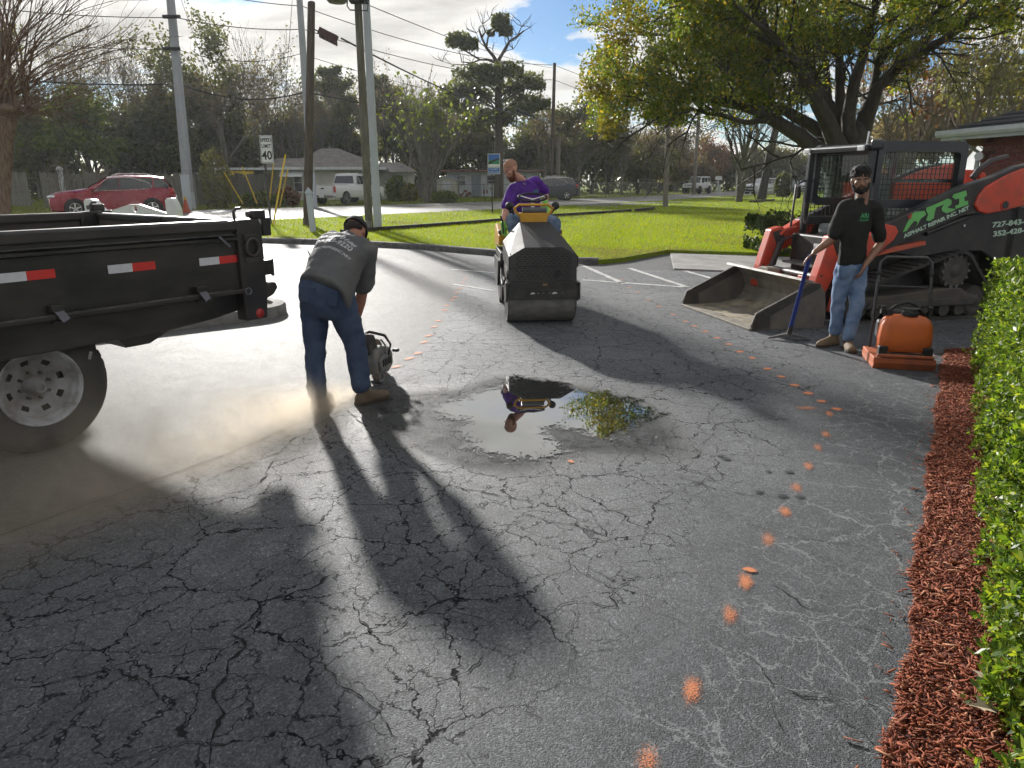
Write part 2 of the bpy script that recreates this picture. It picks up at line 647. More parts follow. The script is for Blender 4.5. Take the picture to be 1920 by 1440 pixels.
def grass_material(name, lo, hi, dry):
    m, t, b, out = newmat(name)
    geo = N(t, 'ShaderNodeNewGeometry')
    P = geo.outputs['Position']
    n1 = N(t, 'ShaderNodeTexNoise', i_Scale=0.55, i_Detail=5.0, i_Roughness=0.65)
    n2 = N(t, 'ShaderNodeTexNoise', i_Scale=14.0, i_Detail=4.0, i_Roughness=0.75)
    for n in (n1, n2):
        t.links.new(P, n.inputs['Vector'])
    c = mixc(t, ramp(t, n2.outputs[0], [(0.3, 0.0), (0.7, 1.0)]), lo, hi)
    c = mixc(t, ramp(t, n1.outputs[0], [(0.50, 0.0), (0.68, 0.7)]), c, dry)
    t.links.new(c, b.inputs['Base Color'])
    b.inputs['Roughness'].default_value = 0.9
    b.inputs['Specular IOR Level'].default_value = 0.2
    bn = N(t, 'ShaderNodeBump', i_Strength=0.9, i_Distance=0.04)
    t.links.new(n2.outputs[0], bn.inputs['Height'])
    t.links.new(bn.outputs[0], b.inputs['Normal'])
    return m


M_lawn = grass_material('lawn_soil', (0.09, 0.14, 0.003), (0.19, 0.26, 0.004), (0.20, 0.18, 0.03))


def poly_sheet(name, poly, z, mat, thick=0.0):
    mb = MB()
    if thick:
        mb.prism(poly, (0, 0, z - thick), (1, 0, 0), (0, 1, 0), thick)
    else:
        mb.add([(x, y, z) for x, y in poly], [tuple(range(len(poly)))])
    return mb.build(name, mat)


# road and lawn outlines (plan)
ROAD_N = [(-60, -6), (-30, 10.5), (-16.5, 21.8), (-10.5, 27.3), (-6.0, 32.3), (-1.3, 37.9), (3.2, 44.0), (11.2, 55.0), (18.8, 67.0), (40, 98), (90, 160)]
ROAD_F = [(-70, 2.5), (-37, 19.5), (-22.5, 31.3), (-16.3, 36.9), (-11.1, 41.6), (-6.0, 46.6), (-0.4, 52.0), (9.1, 64.0), (17.6, 76.0), (33, 104), (80, 168)]
KERB = [(-60, 9.0), (-30, 15.6), (-16, 18.3), (-9.5, 19.2), (-6.5, 19.1), (-4.3, 18.4), (-2.04, 17.2), (-0.35, 15.75), (0.6, 14.75), (1.2, 14.2), (1.7, 14.1), (2.3, 14.6), (3.5, 16.2)]
LAWN_E = [(5.54, 15.45), (9.0, 14.6), (14, 13.6), (40, 10.0)]
lawn_poly = KERB + LAWN_E + [(60, 90)] + ROAD_N[::-1]
LAWN_Z = 0.09
lawn = tag(poly_sheet('lawn', lawn_poly, LAWN_Z, M_lawn, 0.12), kind='structure')
verge = tag(poly_sheet('verge', ROAD_F + [(60, 190), (-140, 190), (-140, 2.5)], 0.05, M_lawn), kind='structure')

# kerb: one run of cast lengths
M_kerb = pmat('kerb_concrete', (0.13, 0.128, 0.12), 0.85, vs=7, col2=(0.06, 0.06, 0.058), bump=0.5, bs=80)
kerb = tag(thing('kerb', None, None), kind='structure')


def offset_line(pts, d):
    out = []
    for i, p in enumerate(pts):
        a = Vector(pts[max(i - 1, 0)])
        c = Vector(pts[min(i + 1, len(pts) - 1)])
        t = (c - a).normalized()
        out.append((p[0] - t.y * d, p[1] + t.x * d))
    return out


def resample(pts, step):
    out = [Vector(pts[0])]
    for a, c in zip(pts[:-1], pts[1:]):
        a, c = Vector(a), Vector(c)
        n = max(1, int(round((c - a).length / step)))
        for i in range(1, n + 1):
            out.append(a.lerp(c, i / n))
    return out


kl = resample([p for p in KERB if p[0] > -17][:9], 1.5)
for a, c in zip(kl[:-1], kl[1:]):
    d = (c - a).normalized()
    a2, c2 = a + d * 0.006, c - d * 0.006
    n = Vector((-d.y, d.x))
    mb = MB()
    prof = [(-0.03, 0.0), (-0.02, 0.10), (0.01, 0.125), (0.14, 0.127), (0.14, 0.0)]
    mb.loft([[(p.x - n.x * q[0] * -1, p.y + n.y * q[0], q[1]) for q in prof] for p in (a2, c2)])
    mb.build('kerb_length', M_kerb, kerb, bevel=0.012)

# road
def road_material():
    m, t, b, out = newmat('road_asphalt')
    geo = N(t, 'ShaderNodeNewGeometry')
    n1 = N(t, 'ShaderNodeTexNoise', i_Scale=0.35, i_Detail=6.0)
    n2 = N(t, 'ShaderNodeTexNoise', i_Scale=40.0, i_Detail=3.0)
    for n in (n1, n2):
        t.links.new(geo.outputs['Position'], n.inputs['Vector'])
    c = mixc(t, n1.outputs[0], (0.11, 0.108, 0.105), (0.155, 0.15, 0.145))
    c = mixc(t, 0.5, c, ramp(t, n2.outputs[0], [(0.3, 0.6), (0.7, 1.3)]), 'MULTIPLY')
    t.links.new(c, b.inputs['Base Color'])
    b.inputs['Roughness'].default_value = 0.55
    bn = N(t, 'ShaderNodeBump', i_Strength=0.4, i_Distance=0.01)
    t.links.new(n2.outputs[0], bn.inputs['Height'])
    t.links.new(bn.outputs[0], b.inputs['Normal'])
    return m


M_road = road_material()
road = tag(poly_sheet('road', ROAD_N + ROAD_F[::-1], 0.10, M_road), kind='structure')
M_yellow_line = pmat('yellow_road_paint', (0.52, 0.40, 0.10), 0.7, vs=5, var=0.3)
M_white_line = pmat('white_road_paint', (0.62, 0.62, 0.60), 0.7, vs=9, col2=(0.25, 0.25, 0.25))


def strip(name, pts, wd, z, mat, parent):
    a = offset_line(pts, wd / 2)
    c = offset_line(pts, -wd / 2)
    mb = MB()
    n = len(pts)
    mb.add([(x, y, z) for x, y in a + c], [(i, i + 1, n + i + 1, n + i) for i in range(n - 1)])
    return mb.build(name, mat, parent)


def lerp_line(k):
    return [(a[0] + (c[0] - a[0]) * k, a[1] + (c[1] - a[1]) * k) for a, c in zip(ROAD_N, ROAD_F)]


strip('edge_line', lerp_line(0.07), 0.12, 0.104, M_white_line, road)
strip('edge_line', lerp_line(0.93), 0.12, 0.104, M_white_line, road)
strip('centre_line', lerp_line(0.485), 0.11, 0.104, M_yellow_line, road)
strip('centre_line', lerp_line(0.515), 0.11, 0.104, M_yellow_line, road)
# paved drive leaving the near side of the road
M_drive = pmat('drive_asphalt', (0.085, 0.083, 0.08), 0.8, vs=3, bump=0.4, bs=60)
tag(poly_sheet('side_drive', [(3.4, 43.6), (6.2, 47.6), (12.2, 52.2), (11.6, 50.0), (7.4, 45.0), (4.9, 42.4)], 0.112, M_drive), kind='structure')

# concrete walk in front of the lawn
M_conc = pmat('pale_concrete', (0.30, 0.295, 0.28), 0.85, vs=2.2, col2=(0.19, 0.185, 0.175), bump=0.4, bs=70)
walk = tag(thing('concrete_walk', None, None), kind='structure')
ins = [(3.0, 13.25), (4.4, 12.75), (6.0, 12.2), (8.0, 11.6), (10.0, 11.1), (12.5, 10.5)]
outs = [(3.55, 16.15), (4.6, 15.8), (6.3, 15.2), (8.2, 14.75), (10.2, 14.3), (13, 13.75)]
for i in range(len(ins) - 1):
    poly = [ins[i], ins[i + 1], outs[i + 1], outs[i]]
    c = (sum(p[0] for p in poly) / 4, sum(p[1] for p in poly) / 4)
    poly = [(c[0] + (p[0] - c[0]) * 0.993, c[1] + (p[1] - c[1]) * 0.993) for p in poly]
    MB().prism(poly, (0, 0, -0.02), (1, 0, 0), (0, 1, 0), 0.05).build('concrete_slab', M_conc, walk, bevel=0.008)

# white bay lines on the lot
def bay(p, q, wd=0.1):
    strip('bay_line', [gnd(*p), gnd(*q)], wd, 0.004, M_white_line, lot)


bay((1086, 495), (1172, 533))
bay((1092, 525), (1292, 539))
bay((1180, 503), (1290, 539))
bay((1284, 508), (1345, 525))
bay((845, 505), (932, 512), 0.07)
bay((850, 533), (925, 545), 0.06)

# concrete nose of the planting island by the tailgate
isl = tag(thing('traffic_island', None, None), kind='structure')
M_isl = pmat('island_concrete', (0.24, 0.235, 0.22), 0.9, vs=4, col2=(0.13, 0.125, 0.115), bump=0.5, bs=60)
p_end, dirv = Vector((-3.35, 8.75)), Vector((-0.80, -0.60))
nrm = Vector((-dirv.y, dirv.x))
ring = [p_end + dirv * 6.5 + nrm * 0.52]
for k in range(13):
    a = math.pi * k / 12
    ring.append(p_end + nrm * (0.52 * math.cos(a)) - dirv * (0.52 * math.sin(a)))
ring.append(p_end + dirv * 6.5 - nrm * 0.52)
outer = [tuple(p) for p in ring]
ctr = p_end + dirv * 2
inner = []
for i, p in enumerate(ring):
    c = p_end if 0 < i < len(ring) - 1 else p_end + dirv * 6.5
    inner.append(tuple(c + (p - c) * 0.70))
mb = MB()
n = len(outer)
top = [(p[0], p[1], 0.13) for p in [tuple(Vector(o_) + (Vector(i_) - Vector(o_)) * 0.12) for o_, i_ in zip(outer, inner)]]
mb.loft([[(x, y, 0.0) for x, y in outer], [(x, y, 0.10) for x, y in outer], top, [(x, y, 0.132) for x, y in inner], [(x, y, 0.02) for x, y in inner]], caps=False)
mb.build('island_kerb', M_isl, isl, smooth=40)
M_soil = pmat('brown_soil', (0.10, 0.075, 0.05), 0.95, vs=10, bump=0.8, bs=40)
MB().add([(x, y, 0.10) for x, y in inner], [tuple(range(n))]).build('soil_bed', M_soil, isl)

# ---- paint dabs sprayed on the asphalt
def dab_material():
    m, t, b, out = newmat('orange_marking_paint')
    geo = N(t, 'ShaderNodeNewGeometry')
    a = N(t, 'ShaderNodeAttribute', attribute_name='cover').outputs['Fac']
    n1 = N(t, 'ShaderNodeTexNoise', i_Scale=190.0, i_Detail=2.0, i_Roughness=0.8)
    t.links.new(geo.outputs['Position'], n1.inputs['Vector'])
    b.inputs['Base Color'].default_value = (0.62, 0.21, 0.08, 1)
    b.inputs['Roughness'].default_value = 0.7
    tr = N(t, 'ShaderNodeBsdfTransparent')
    mx = N(t, 'ShaderNodeMixShader')
    f = ramp(t, math_node(t, 'ADD', a, math_node(t, 'MULTIPLY', math_node(t, 'SUBTRACT', n1.outputs[0], 0.5), 2.4)), [(0.46, 0.0), (0.62, 0.9)])
    t.links.new(f, mx.inputs[0])
    t.links.new(tr.outputs[0], mx.inputs[1])
    t.links.new(b.outputs[0], mx.inputs[2])
    t.links.new(mx.outputs[0], out.inputs[0])
    return m


M_dab = dab_material()


def dab(px, py, rx, ry, rot=0.0, cover=1.0, mat=None, name='paint_dab'):
    rx, ry = rx * .92, ry * .92
    x, y = gnd(px, py)
    # size given across and along the view, metres
    nr, na = 4, 14
    vs, fs, cv = [(0, 0, 0)], [], [cover]
    jit = [random.uniform(0.82, 1.15) for _ in range(na)]
    for i in range(1, nr + 1):
        for k in range(na):
            a = 2 * math.pi * k / na
            r = i / nr * jit[k]
            u, v_ = rx * r * math.cos(a), ry * r * math.sin(a)
            vs.append((u * math.cos(rot) - v_ * math.sin(rot), u * math.sin(rot) + v_ * math.cos(rot), 0))
            cv.append(cover * (1 - (i / nr) ** 1.6 * 0.98))
    fs = [(0, 1 + k, 1 + (k + 1) % na) for k in range(na)]
    for i in range(nr - 1):
        for k in range(na):
            p, q = 1 + i * na + k, 1 + i * na + (k + 1) % na
            fs.append((p, p + na, q + na, q))
    me = bpy.data.meshes.new(name)
    me.from_pydata(vs, [], fs)
    me.materials.append(mat or M_dab)
    o = link(name, me, lot)
    o.location = (x, y, 0.005)
    attr(o, 'cover', cv)


for (px_, py_) in [(872, 523), (868, 530), (862, 541), (856, 549), (853, 557), (848, 563), (838, 573), (834, 582), (822, 602), (815, 613), (804, 630), (796, 642), (783, 663), (767, 673), (743, 688), (713, 707)]:
    dab(px_, py_, 0.05, 0.10, rad(-35), 1.0)
for (px_, py_) in [(1165, 525), (1180, 540), (1195, 548), (1215, 562), (1235, 575), (1262, 590), (1285, 603), (1303, 612), (1322, 622), (1345, 634), (1367, 646), (1387, 660), (1410, 672), (1438, 692), (1465, 707), (1490, 723), (1515, 738), (1540, 753), (1568, 768)]:
    dab(px_, py_, 0.062, 0.060, rad(20), 1.0 if py_ > 640 else 0.88)
for (px_, py_, c_) in [(1555, 777, .8), (1548, 815, .75), (1533, 840, .7), (1515, 875, .75), (1493, 915, .7), (1472, 960, .8), (1440, 1013, .7), (1398, 1092, .9), (1368, 1155, .75), (1296, 1295, .85), (1215, 1428, .7)]:
    dab(px_, py_, 0.050, 0.115, rad(-18), c_ * .88)
dab(1405, 1070, 0.042, 0.028, 0, 1.4)
dab(1512, 766, 0.12, 0.075, 0, 0.62)
dab(1070, 866, 0.03, 0.04, 0.4, 1.0)
# dark oil spots
M_oil = M_dab.copy()
M_oil.name = 'oil_stain'
ob = [n for n in M_oil.node_tree.nodes if n.type == 'BSDF_PRINCIPLED'][0]
ob.inputs['Base Color'].default_value = (0.030, 0.032, 0.035, 1)
ob.inputs['Roughness'].default_value = 0.4
for (px_, py_, r_) in [(1362, 862, .055), (1352, 856, .04), (1480, 886, .05), (1424, 924, .05), (1468, 931, .06), (1500, 933, .055), (1440, 885, .035)]:
    dab(px_, py_, r_, r_ * .75, .3, .85, M_oil, 'oil_spot')

# ---- open cracks, each a ragged dark groove
M_crack = pmat('crack_dark', (0.006, 0.006, 0.0065), 0.95, var=0.3)


def crack(pix, w0=0.012, branch=True, jitter=0.03, depth=0):
    pts = [Vector(gnd(*p)) for p in pix] if depth == 0 else pix
    line = []
    for a, c in zip(pts[:-1], pts[1:]):
        n = max(2, int((c - a).length / 0.022))
        for i in range(n):
            line.append(a.lerp(c, i / n))
    line.append(pts[-1])
    r = random.Random(int(abs(pts[0].x * 1000 + pts[0].y * 77)) + depth * 13)
    off = 0.0
    L, R = [], []
    m = len(line)
    br = []
    for i, p in enumerate(line):
        d = (line[min(i + 1, m - 1)] - line[max(i - 1, 0)]).normalized()
        n = Vector((-d.y, d.x))
        off = off * 0.80 + r.uniform(-jitter, jitter) * 0.42
        c = p + n * off
        taper = min(1, i / 8, (m - 1 - i) / 14)
        wd = w0 * (0.25 + 0.75 * taper) * r.choice((0.12, 0.25, 0.45, 0.7, 1.0, 1.4)) * 0.30
        if i in (0, m - 1):
            wd = 0.0006
        L.append(c + n * wd)
        R.append(c - n * wd)
        if branch and depth < 2 and r.random() < 0.07 and 2 < i < m - 2:
            br.append((c, (d * r.uniform(0.1, 0.8) + n * r.choice((-1, 1))).normalized()))
    mb = MB()
    mb.add([(p.x, p.y, 0.0035) for p in L + R], [(i, i + 1, m + i + 1, m + i) for i in range(m - 1)])
    for c, d in br:
        ln = r.uniform(0.10, 0.40) / (depth + 1)
        q = c
        bl = [c]
        for s in range(4):
            d = (d + Vector((r.uniform(-.5, .5), r.uniform(-.5, .5)))).normalized()
            q = q + d * ln / 4
            bl.append(q)
        mb2 = crack(bl, w0 * 0.6, True, jitter * 0.7, depth + 1)
        mb.add(mb2.v, mb2.f)
    if depth == 0:
        mb.build('crack', M_crack, lot)
    return mb


for pix, w_ in [
    ([(0, 1040), (110, 1010), (210, 965), (330, 930), (430, 880), (520, 850), (590, 800), (640, 770)], .010),
    ([(520, 850), (495, 905), (400, 935), (280, 955)], .016),
    ([(0, 1215), (70, 1165), (140, 1125), (190, 1105), (250, 1070), (300, 1045), (370, 1000), (430, 970), (490, 945), (540, 920)], .012),
    ([(400, 1440), (425, 1330), (405, 1295), (440, 1240), (460, 1215), (435, 1190), (500, 1130), (590, 1100), (640, 1065), (700, 1030)], .020),
    ([(640, 1110), (700, 1185), (730, 1190), (760, 1160), (850, 1120), (900, 1030), (960, 985), (985, 960)], .014),
    ([(640, 760), (760, 870), (830, 910), (920, 925), (990, 935), (1010, 925), (1030, 895), (1040, 890)], .012),
    ([(940, 960), (985, 965), (1040, 978), (1080, 985), (1130, 1000), (1110, 960), (1080, 945), (1030, 930)], .012),
    ([(1085, 950), (1160, 955), (1235, 948)], .009),
    ([(1240, 895), (1290, 870), (1320, 830), (1345, 795), (1400, 785), (1440, 778), (1500, 795)], .013),
    ([(1265, 895), (1330, 915), (1390, 925), (1470, 935)], .010),
    ([(1180, 950), (1235, 945), (1300, 968)], .007),
    ([(1100, 1065), (1150, 1085), (1200, 1080), (1140, 1120), (1150, 1135), (1080, 1130), (1010, 1160)], .010),
    ([(1000, 1150), (960, 1190), (1080, 1140)], .007),
    ([(0, 1300), (60, 1290), (140, 1275), (210, 1260), (300, 1310), (310, 1335), (370, 1280), (440, 1240)], .010),
    ([(1340, 1210), (1400, 1240), (1440, 1290), (1520, 1310), (1600, 1320), (1650, 1335)], .011),
    ([(1440, 1300), (1455, 1370), (1430, 1430)], .009),
    ([(1320, 945), (1400, 985), (1500, 1010), (1600, 1030), (1700, 1045)], .006),
    ([(1420, 1080), (1500, 1140), (1600, 1170), (1680, 1190)], .007),
    ([(1200, 660), (1240, 655), (1290, 665), (1330, 660)], .010), ([(880, 665), (930, 650), (1000, 640), (1040, 625)], .010),
    ([(735, 720), (790, 700), (870, 690), (920, 685)], .009),
    ([(1180, 700), (1220, 705), (1300, 720), (1380, 735)], .008),
    ([(200, 1440), (330, 1395), (360, 1390)], .012), ([(690, 1340), (780, 1300), (860, 1270), (930, 1210), (1000, 1230)], .008),
    ([(520, 1180), (590, 1230), (650, 1300), (720, 1330), (800, 1420)], .008),
    ([(840, 760), (900, 700), (960, 665), (1000, 650)], .008),
]:
    crack(pix, w_)
# straight saw cut through the old surface
strip('saw_cut', [gnd(0, 1005), gnd(220, 927), gnd(430, 850), gnd(590, 782), gnd(655, 752)], 0.006, 0.0042, M_crack, lot)

# ---- puddle: water lies in the hollow and the coarse stones stand out of it
def puddle_material():
    m, t, b, out = newmat('puddle_water')
    geo = N(t, 'ShaderNodeNewGeometry')
    P = geo.outputs['Position']
    a = N(t, 'ShaderNodeAttribute', attribute_name='depth').outputs['Fac']
    st = N(t, 'ShaderNodeTexVoronoi', i_Scale=55.0, feature='F1')
    n1 = N(t, 'ShaderNodeTexNoise', i_Scale=9.0, i_Detail=5.0, i_Roughness=0.7)
    n2 = N(t, 'ShaderNodeTexNoise', i_Scale=60.0, i_Detail=3.0, i_Roughness=0.7)
    for n in (st, n1, n2):
        t.links.new(P, n.inputs['Vector'])
    b.inputs['Base Color'].default_value = (0.012, 0.012, 0.011, 1)
    b.inputs['Roughness'].default_value = 0.015
    b.inputs['IOR'].default_value = 1.33
    b.inputs['Specular IOR Level'].default_value = 1.0
    h = math_node(t, 'ADD', a, math_node(t, 'MULTIPLY', math_node(t, 'SUBTRACT', n1.outputs[0], 0.5), 1.3))
    h = math_node(t, 'ADD', h, math_node(t, 'MULTIPLY', math_node(t, 'SUBTRACT', n2.outputs[0], 0.5), 1.15))
    f = ramp(t, h, [(0.50, 0.0), (0.55, 1.0)])
    gl = N(t, 'ShaderNodeBsdfGlossy', i_Roughness=0.012)
    gl.inputs[0].default_value = (0.85, 0.87, 0.88, 1)
    gm = N(t, 'ShaderNodeMixShader', i_Fac=0.34)
    t.links.new(b.outputs[0], gm.inputs[1])
    t.links.new(gl.outputs[0], gm.inputs[2])
    tr = N(t, 'ShaderNodeBsdfTransparent')
    mx = N(t, 'ShaderNodeMixShader')
    t.links.new(f, mx.inputs[0])
    t.links.new(tr.outputs[0], mx.inputs[1])
    t.links.new(gm.outputs[0], mx.inputs[2])
    t.links.new(mx.outputs[0], out.inputs[0])
    return m


V, F = grid(np.linspace(-1.1, 1.3, 81), np.linspace(3.6, 6.2, 87), 0.0045)
sdp = np.abs(seg_sd(V[:, :2], PUD + [PUD[0]]))
ins_ = in_poly(V[:, :2], PUD)
dep = np.where(ins_, 0.5 + np.minimum(sdp / 0.16, 1) * 0.42, 0.5 - np.minimum(sdp / 0.35, 1) * 0.75)
keep = (dep > -0.2)[F].any(axis=1)
F = F[keep]
used = np.unique(F)
remap = np.zeros(len(V), int)
remap[used] = np.arange(len(used))
pud = np_mesh('puddle', V[used], remap[F], puddle_material())
attr(pud, 'depth', dep[used])
tag(pud, kind='structure')
# ================================================================== BUILDINGS, FENCES, POLES, SIGNS, VEHICLES
def text_part(name, s, size, mat, parent, loc, rot=None, extrude=0.002, align='CENTER', shear=0.0, spacing=1.0, bold=0.0, mat4=None, sx=1.0):
    """lettering as a thin mesh"""
    cu = bpy.data.curves.new(name, 'FONT')
    cu.body = s
    cu.size = size
    cu.extrude = extrude
    cu.align_x = align
    cu.align_y = 'CENTER'
    cu.shear = shear
    cu.space_character = spacing
    cu.offset = bold
    cu.resolution_u = 3
    tmp = bpy.data.objects.new(name + '_curve', cu)
    COL.objects.link(tmp)
    bpy.context.view_layer.update()
    me = bpy.data.meshes.new_from_object(tmp.evaluated_get(bpy.context.evaluated_depsgraph_get()))
    bpy.data.objects.remove(tmp, do_unlink=True)
    bpy.data.curves.remove(cu)
    me.materials.clear()
    me.materials.append(mat)
    M = Matrix.Diagonal((sx, 1, 1, 1))
    me.transform(M)
    if mat4 is not None:
        me.transform(mat4)
    o = link(name, me, parent)
    o.location = loc
    if rot:
        o.rotation_euler = rot
    return o


M_shingle = pmat('grey_shingles', (0.20, 0.185, 0.17), 0.9, vs=2.5, col2=(0.12, 0.112, 0.105), bump=0.6, bs=25)
M_stucco = pmat('cream_stucco', (0.50, 0.485, 0.44), 0.9, vs=1.2, col2=(0.36, 0.35, 0.32), bump=0.3, bs=30)
M_whitewall = pmat('peeling_white_paint', (0.60, 0.63, 0.68), 0.85, vs=1.6, col2=(0.42, 0.43, 0.45), bump=0.2, bs=30)
M_trim = pmat('pale_trim', (0.55, 0.58, 0.60), 0.6, vs=3, var=0.2)
M_fence = pmat('weathered_boards', (0.20, 0.185, 0.165), 0.95, vs=3, col2=(0.10, 0.092, 0.082), bump=0.5, bs=20, stretch=(6, 6, 1))
M_yellow = pmat('yellow_plastic', (0.62, 0.42, 0.02), 0.55, var=0.2)


def rotz(a):
    return Matrix.Rotation(a, 3, 'Z')


def window(parent, c, wd, h, rows=2, name='window', cols=1, depth=0.06, face=-1):
    """sash window on a wall whose outside looks along local -y: frame, panes, sill"""
    x, y, z = c
    wn = MB()
    t = 0.05
    for a, b_, s1, s2 in ((x, z + h / 2, wd + t, t), (x, z - h / 2, wd + t, t)):
        wn.box((a, y - 0.02, b_), (s1, depth, s2))
    for s in (-1, 1):
        wn.box((x + s * wd / 2, y - 0.02, z), (t, depth, h - t))
    for r in range(1, rows):
        wn.box((x, y - 0.016, z - h / 2 + h * r / rows), (wd - t, depth * 0.8, t * 0.9))
    for q in range(1, cols):
        wn.box((x - wd / 2 + wd * q / cols, y - 0.014, z), (t * 0.6, depth * 0.7, h - t))
    wo_ = wn.build(name, M_trim, parent)
    for r in range(rows):
        zz = z - h / 2 + h * (r + 0.5) / rows
        MB().box((x, y - 0.006, zz), (wd - t, 0.012, h / rows - t)).build('pane', M_glass, wo_)
    MB().box((x, y - 0.05, z - h / 2 - 0.05), (wd + 0.14, 0.12, 0.04)).build('sill', M_trim, wo_)
    return wo_


def hip_roof(mb, x0, x1, y0, y1, z0, z1, rx0, rx1, ym, t=0.0):
    v = [(x0, y0, z0), (x1, y0, z0), (x1, y1, z0), (x0, y1, z0), (rx0, ym, z1), (rx1, ym, z1)]
    mb.add(v, [(0, 1, 5, 4), (1, 2, 5), (2, 3, 4, 5), (3, 0, 4), (3, 2, 1, 0)])
    return mb


# ---- house across the road (hip roof, carport wing)
hc = at(620, 376, 57)
house = thing('bungalow', 'cream bungalow with grey hip roof and flat carport wing across the road', 'house', (hc.x, 57, 0.05), rad(6))
MB().box((0.55, 3.5, 1.2), (6.3, 7.0, 2.4)).build('wall', M_stucco, house)
MB().box((5.0, 4.3, 1.05), (2.8, 5.4, 2.1)).build('side_wing', M_stucco, house)
MB().box((-4.0, 4.6, 1.1), (2.8, 4.8, 2.2)).build('carport_wall', M_stucco, house)
rf = hip_roof(MB(), -3.3, 4.4, -0.6, 7.6, 2.42, 3.95, -0.9, 0.4, 3.4).build('roof', M_shingle, house)
MB().box((0.55, -0.63, 2.36), (7.8, 0.05, 0.2)).build('fascia', M_trim, rf)
hip_roof(MB(), 3.4, 6.8, 1.0, 7.4, 2.12, 2.9, 3.6, 5.3, 4.2).build('wing_roof', M_shingle, house)
cp = MB().box((-5.0, 2.6, 2.32), (6.6, 6.4, 0.16)).build('carport_roof', M_trim, house)
hip_roof(MB(), -5.6, -2.2, 1.6, 6.6, 2.42, 3.2, -4.6, -2.4, 4.0).build('carport_shingles', M_shingle, house)
MB().box((-7.6, -0.35, 1.15), (0.10, 0.10, 2.2)).build('carport_post', M_trim, house)
MB().box((-6.6, -0.45, 1.95), (2.2, 0.02, 0.42)).build('yellow_banner', M_yellow, house)
aw = MB()
aw.prism([(0, 0), (0, 0.55), (0.75, 0.0)], (-1.9, 0.0, 1.75), (0, -1, 0), (0, 0, 1), 1.7)
aw.build('awning', M_trim, house)
window(house, (2.0, 0, 1.5), 0.85, 1.15)
window(house, (-2.35, 0, 1.3), 0.6, 1.3)
window(house, (3.4, 0, 1.55), 0.75, 0.9)
window(house, (5.1, 1.6, 1.2), 0.85, 1.35)

# ---- white cottage and its shed
hc2 = at(925, 371, 67)
cott = thing('cottage', 'low white cottage with peeling paint and thin reddish roof edge', 'house', (hc2.x, 67, 0.05), rad(4))
MB().box((0, 2.6, 1.12), (8.4, 5.2, 2.15)).build('wall', M_whitewall, cott)
M_redroof = pmat('reddish_roof', (0.20, 0.10, 0.085), 0.8, vs=2, col2=(0.13, 0.08, 0.07))
MB().box((0, 2.4, 2.30), (9.6, 6.6, 0.16)).build('roof', M_redroof, cott)
for x_ in (-2.9, -0.2, 2.6):
    window(cott, (x_, 0, 1.45), 0.75, 0.85)
MB().box((-0.2, -0.15, 1.0), (0.6, 0.35, 0.36)).build('air_conditioner', M_trim, cott)
MB().box((-1.55, -0.03, 1.0), (0.85, 0.05, 1.9)).build('door', pmat('blue_door', (0.25, 0.28, 0.33), 0.6), cott)
M_brick_t = pmat('bare_brick', (0.22, 0.10, 0.075), 0.9, vs=8, var=0.3)
for k in range(26):
    x_ = random.uniform(-4.1, 4.1)
    MB().box((x_, -0.012, random.uniform(0.1, 0.75) * random.random() + 0.08), (random.uniform(0.1, 0.35), 0.02, random.uniform(0.1, 0.4))).build('bare_patch', M_brick_t, cott)
sc_ = at(838, 369, 66)
shed = thing('garden_shed', 'small pale gabled shed beside the white cottage', 'shed', (sc_.x, 66, 0.05), rad(-8))
MB().prism([(-0.95, 0), (0.95, 0), (0.95, 1.45), (0, 1.75), (-0.95, 1.45)], (0, 2.0, 0), (1, 0, 0), (0, 0, 1), 2.0).build('wall', pmat('cream_metal', (0.50, 0.48, 0.42), 0.7, vs=3), shed)
sr = MB()
for s in (-1, 1):
    sr.bar((s * 0.52, -0.1, 1.62), (s * 0.52, 2.1, 1.62), 1.14, 0.04, (s * 0.32, 0, 1))
sr.build('roof', M_trim, shed)
MB().box((0, -0.02, 0.7), (0.75, 0.04, 1.3)).build('door', M_trim, shed)

# ---- board fences: every board is a part
def board_fence(name, label, p0, p1, h, wd, mat, jag=0.05, lean=0.02):
    p0, p1 = Vector(p0), Vector(p1)
    d = (p1 - p0)
    L = d.length
    f = thing(name, label, 'fence', (p0.x, p0.y, 0.05), math.atan2(d.y, d.x))
    n = int(L / wd)
    shapes = []
    for k in range(6):
        mb = MB()
        hh = h * random.uniform(1 - jag, 1)
        mb.prism([(-wd * 0.47, 0), (wd * 0.47, 0), (wd * 0.47, hh - 0.05), (wd * 0.34, hh), (-wd * 0.34, hh), (-wd * 0.47, hh - 0.05)], (0, 0.011, 0), (1, 0, 0), (0, 0, 1), 0.022)
        o = mb.build('board', mat, f)
        shapes.append(o)
    for i in range(n):
        s = shapes[i % 6]
        o = s if i < 6 else s.copy()
        if i >= 6:
            COL.objects.link(o)
        o.location = ((i + 0.5) * wd, random.uniform(-0.012, 0.0), random.uniform(-0.03, 0.03))
        o.rotation_euler = (random.uniform(-lean, lean), random.uniform(-lean, lean), 0)
    for z in (0.3, h - 0.35):
        MB().box((L / 2, 0.05, z), (L, 0.04, 0.09)).build('rail', mat, f)
    for k in range(int(L / 2.4) + 1):
        MB().box((k * 2.4, 0.12, h / 2), (0.09, 0.09, h)).build('post', mat, f)
    return f


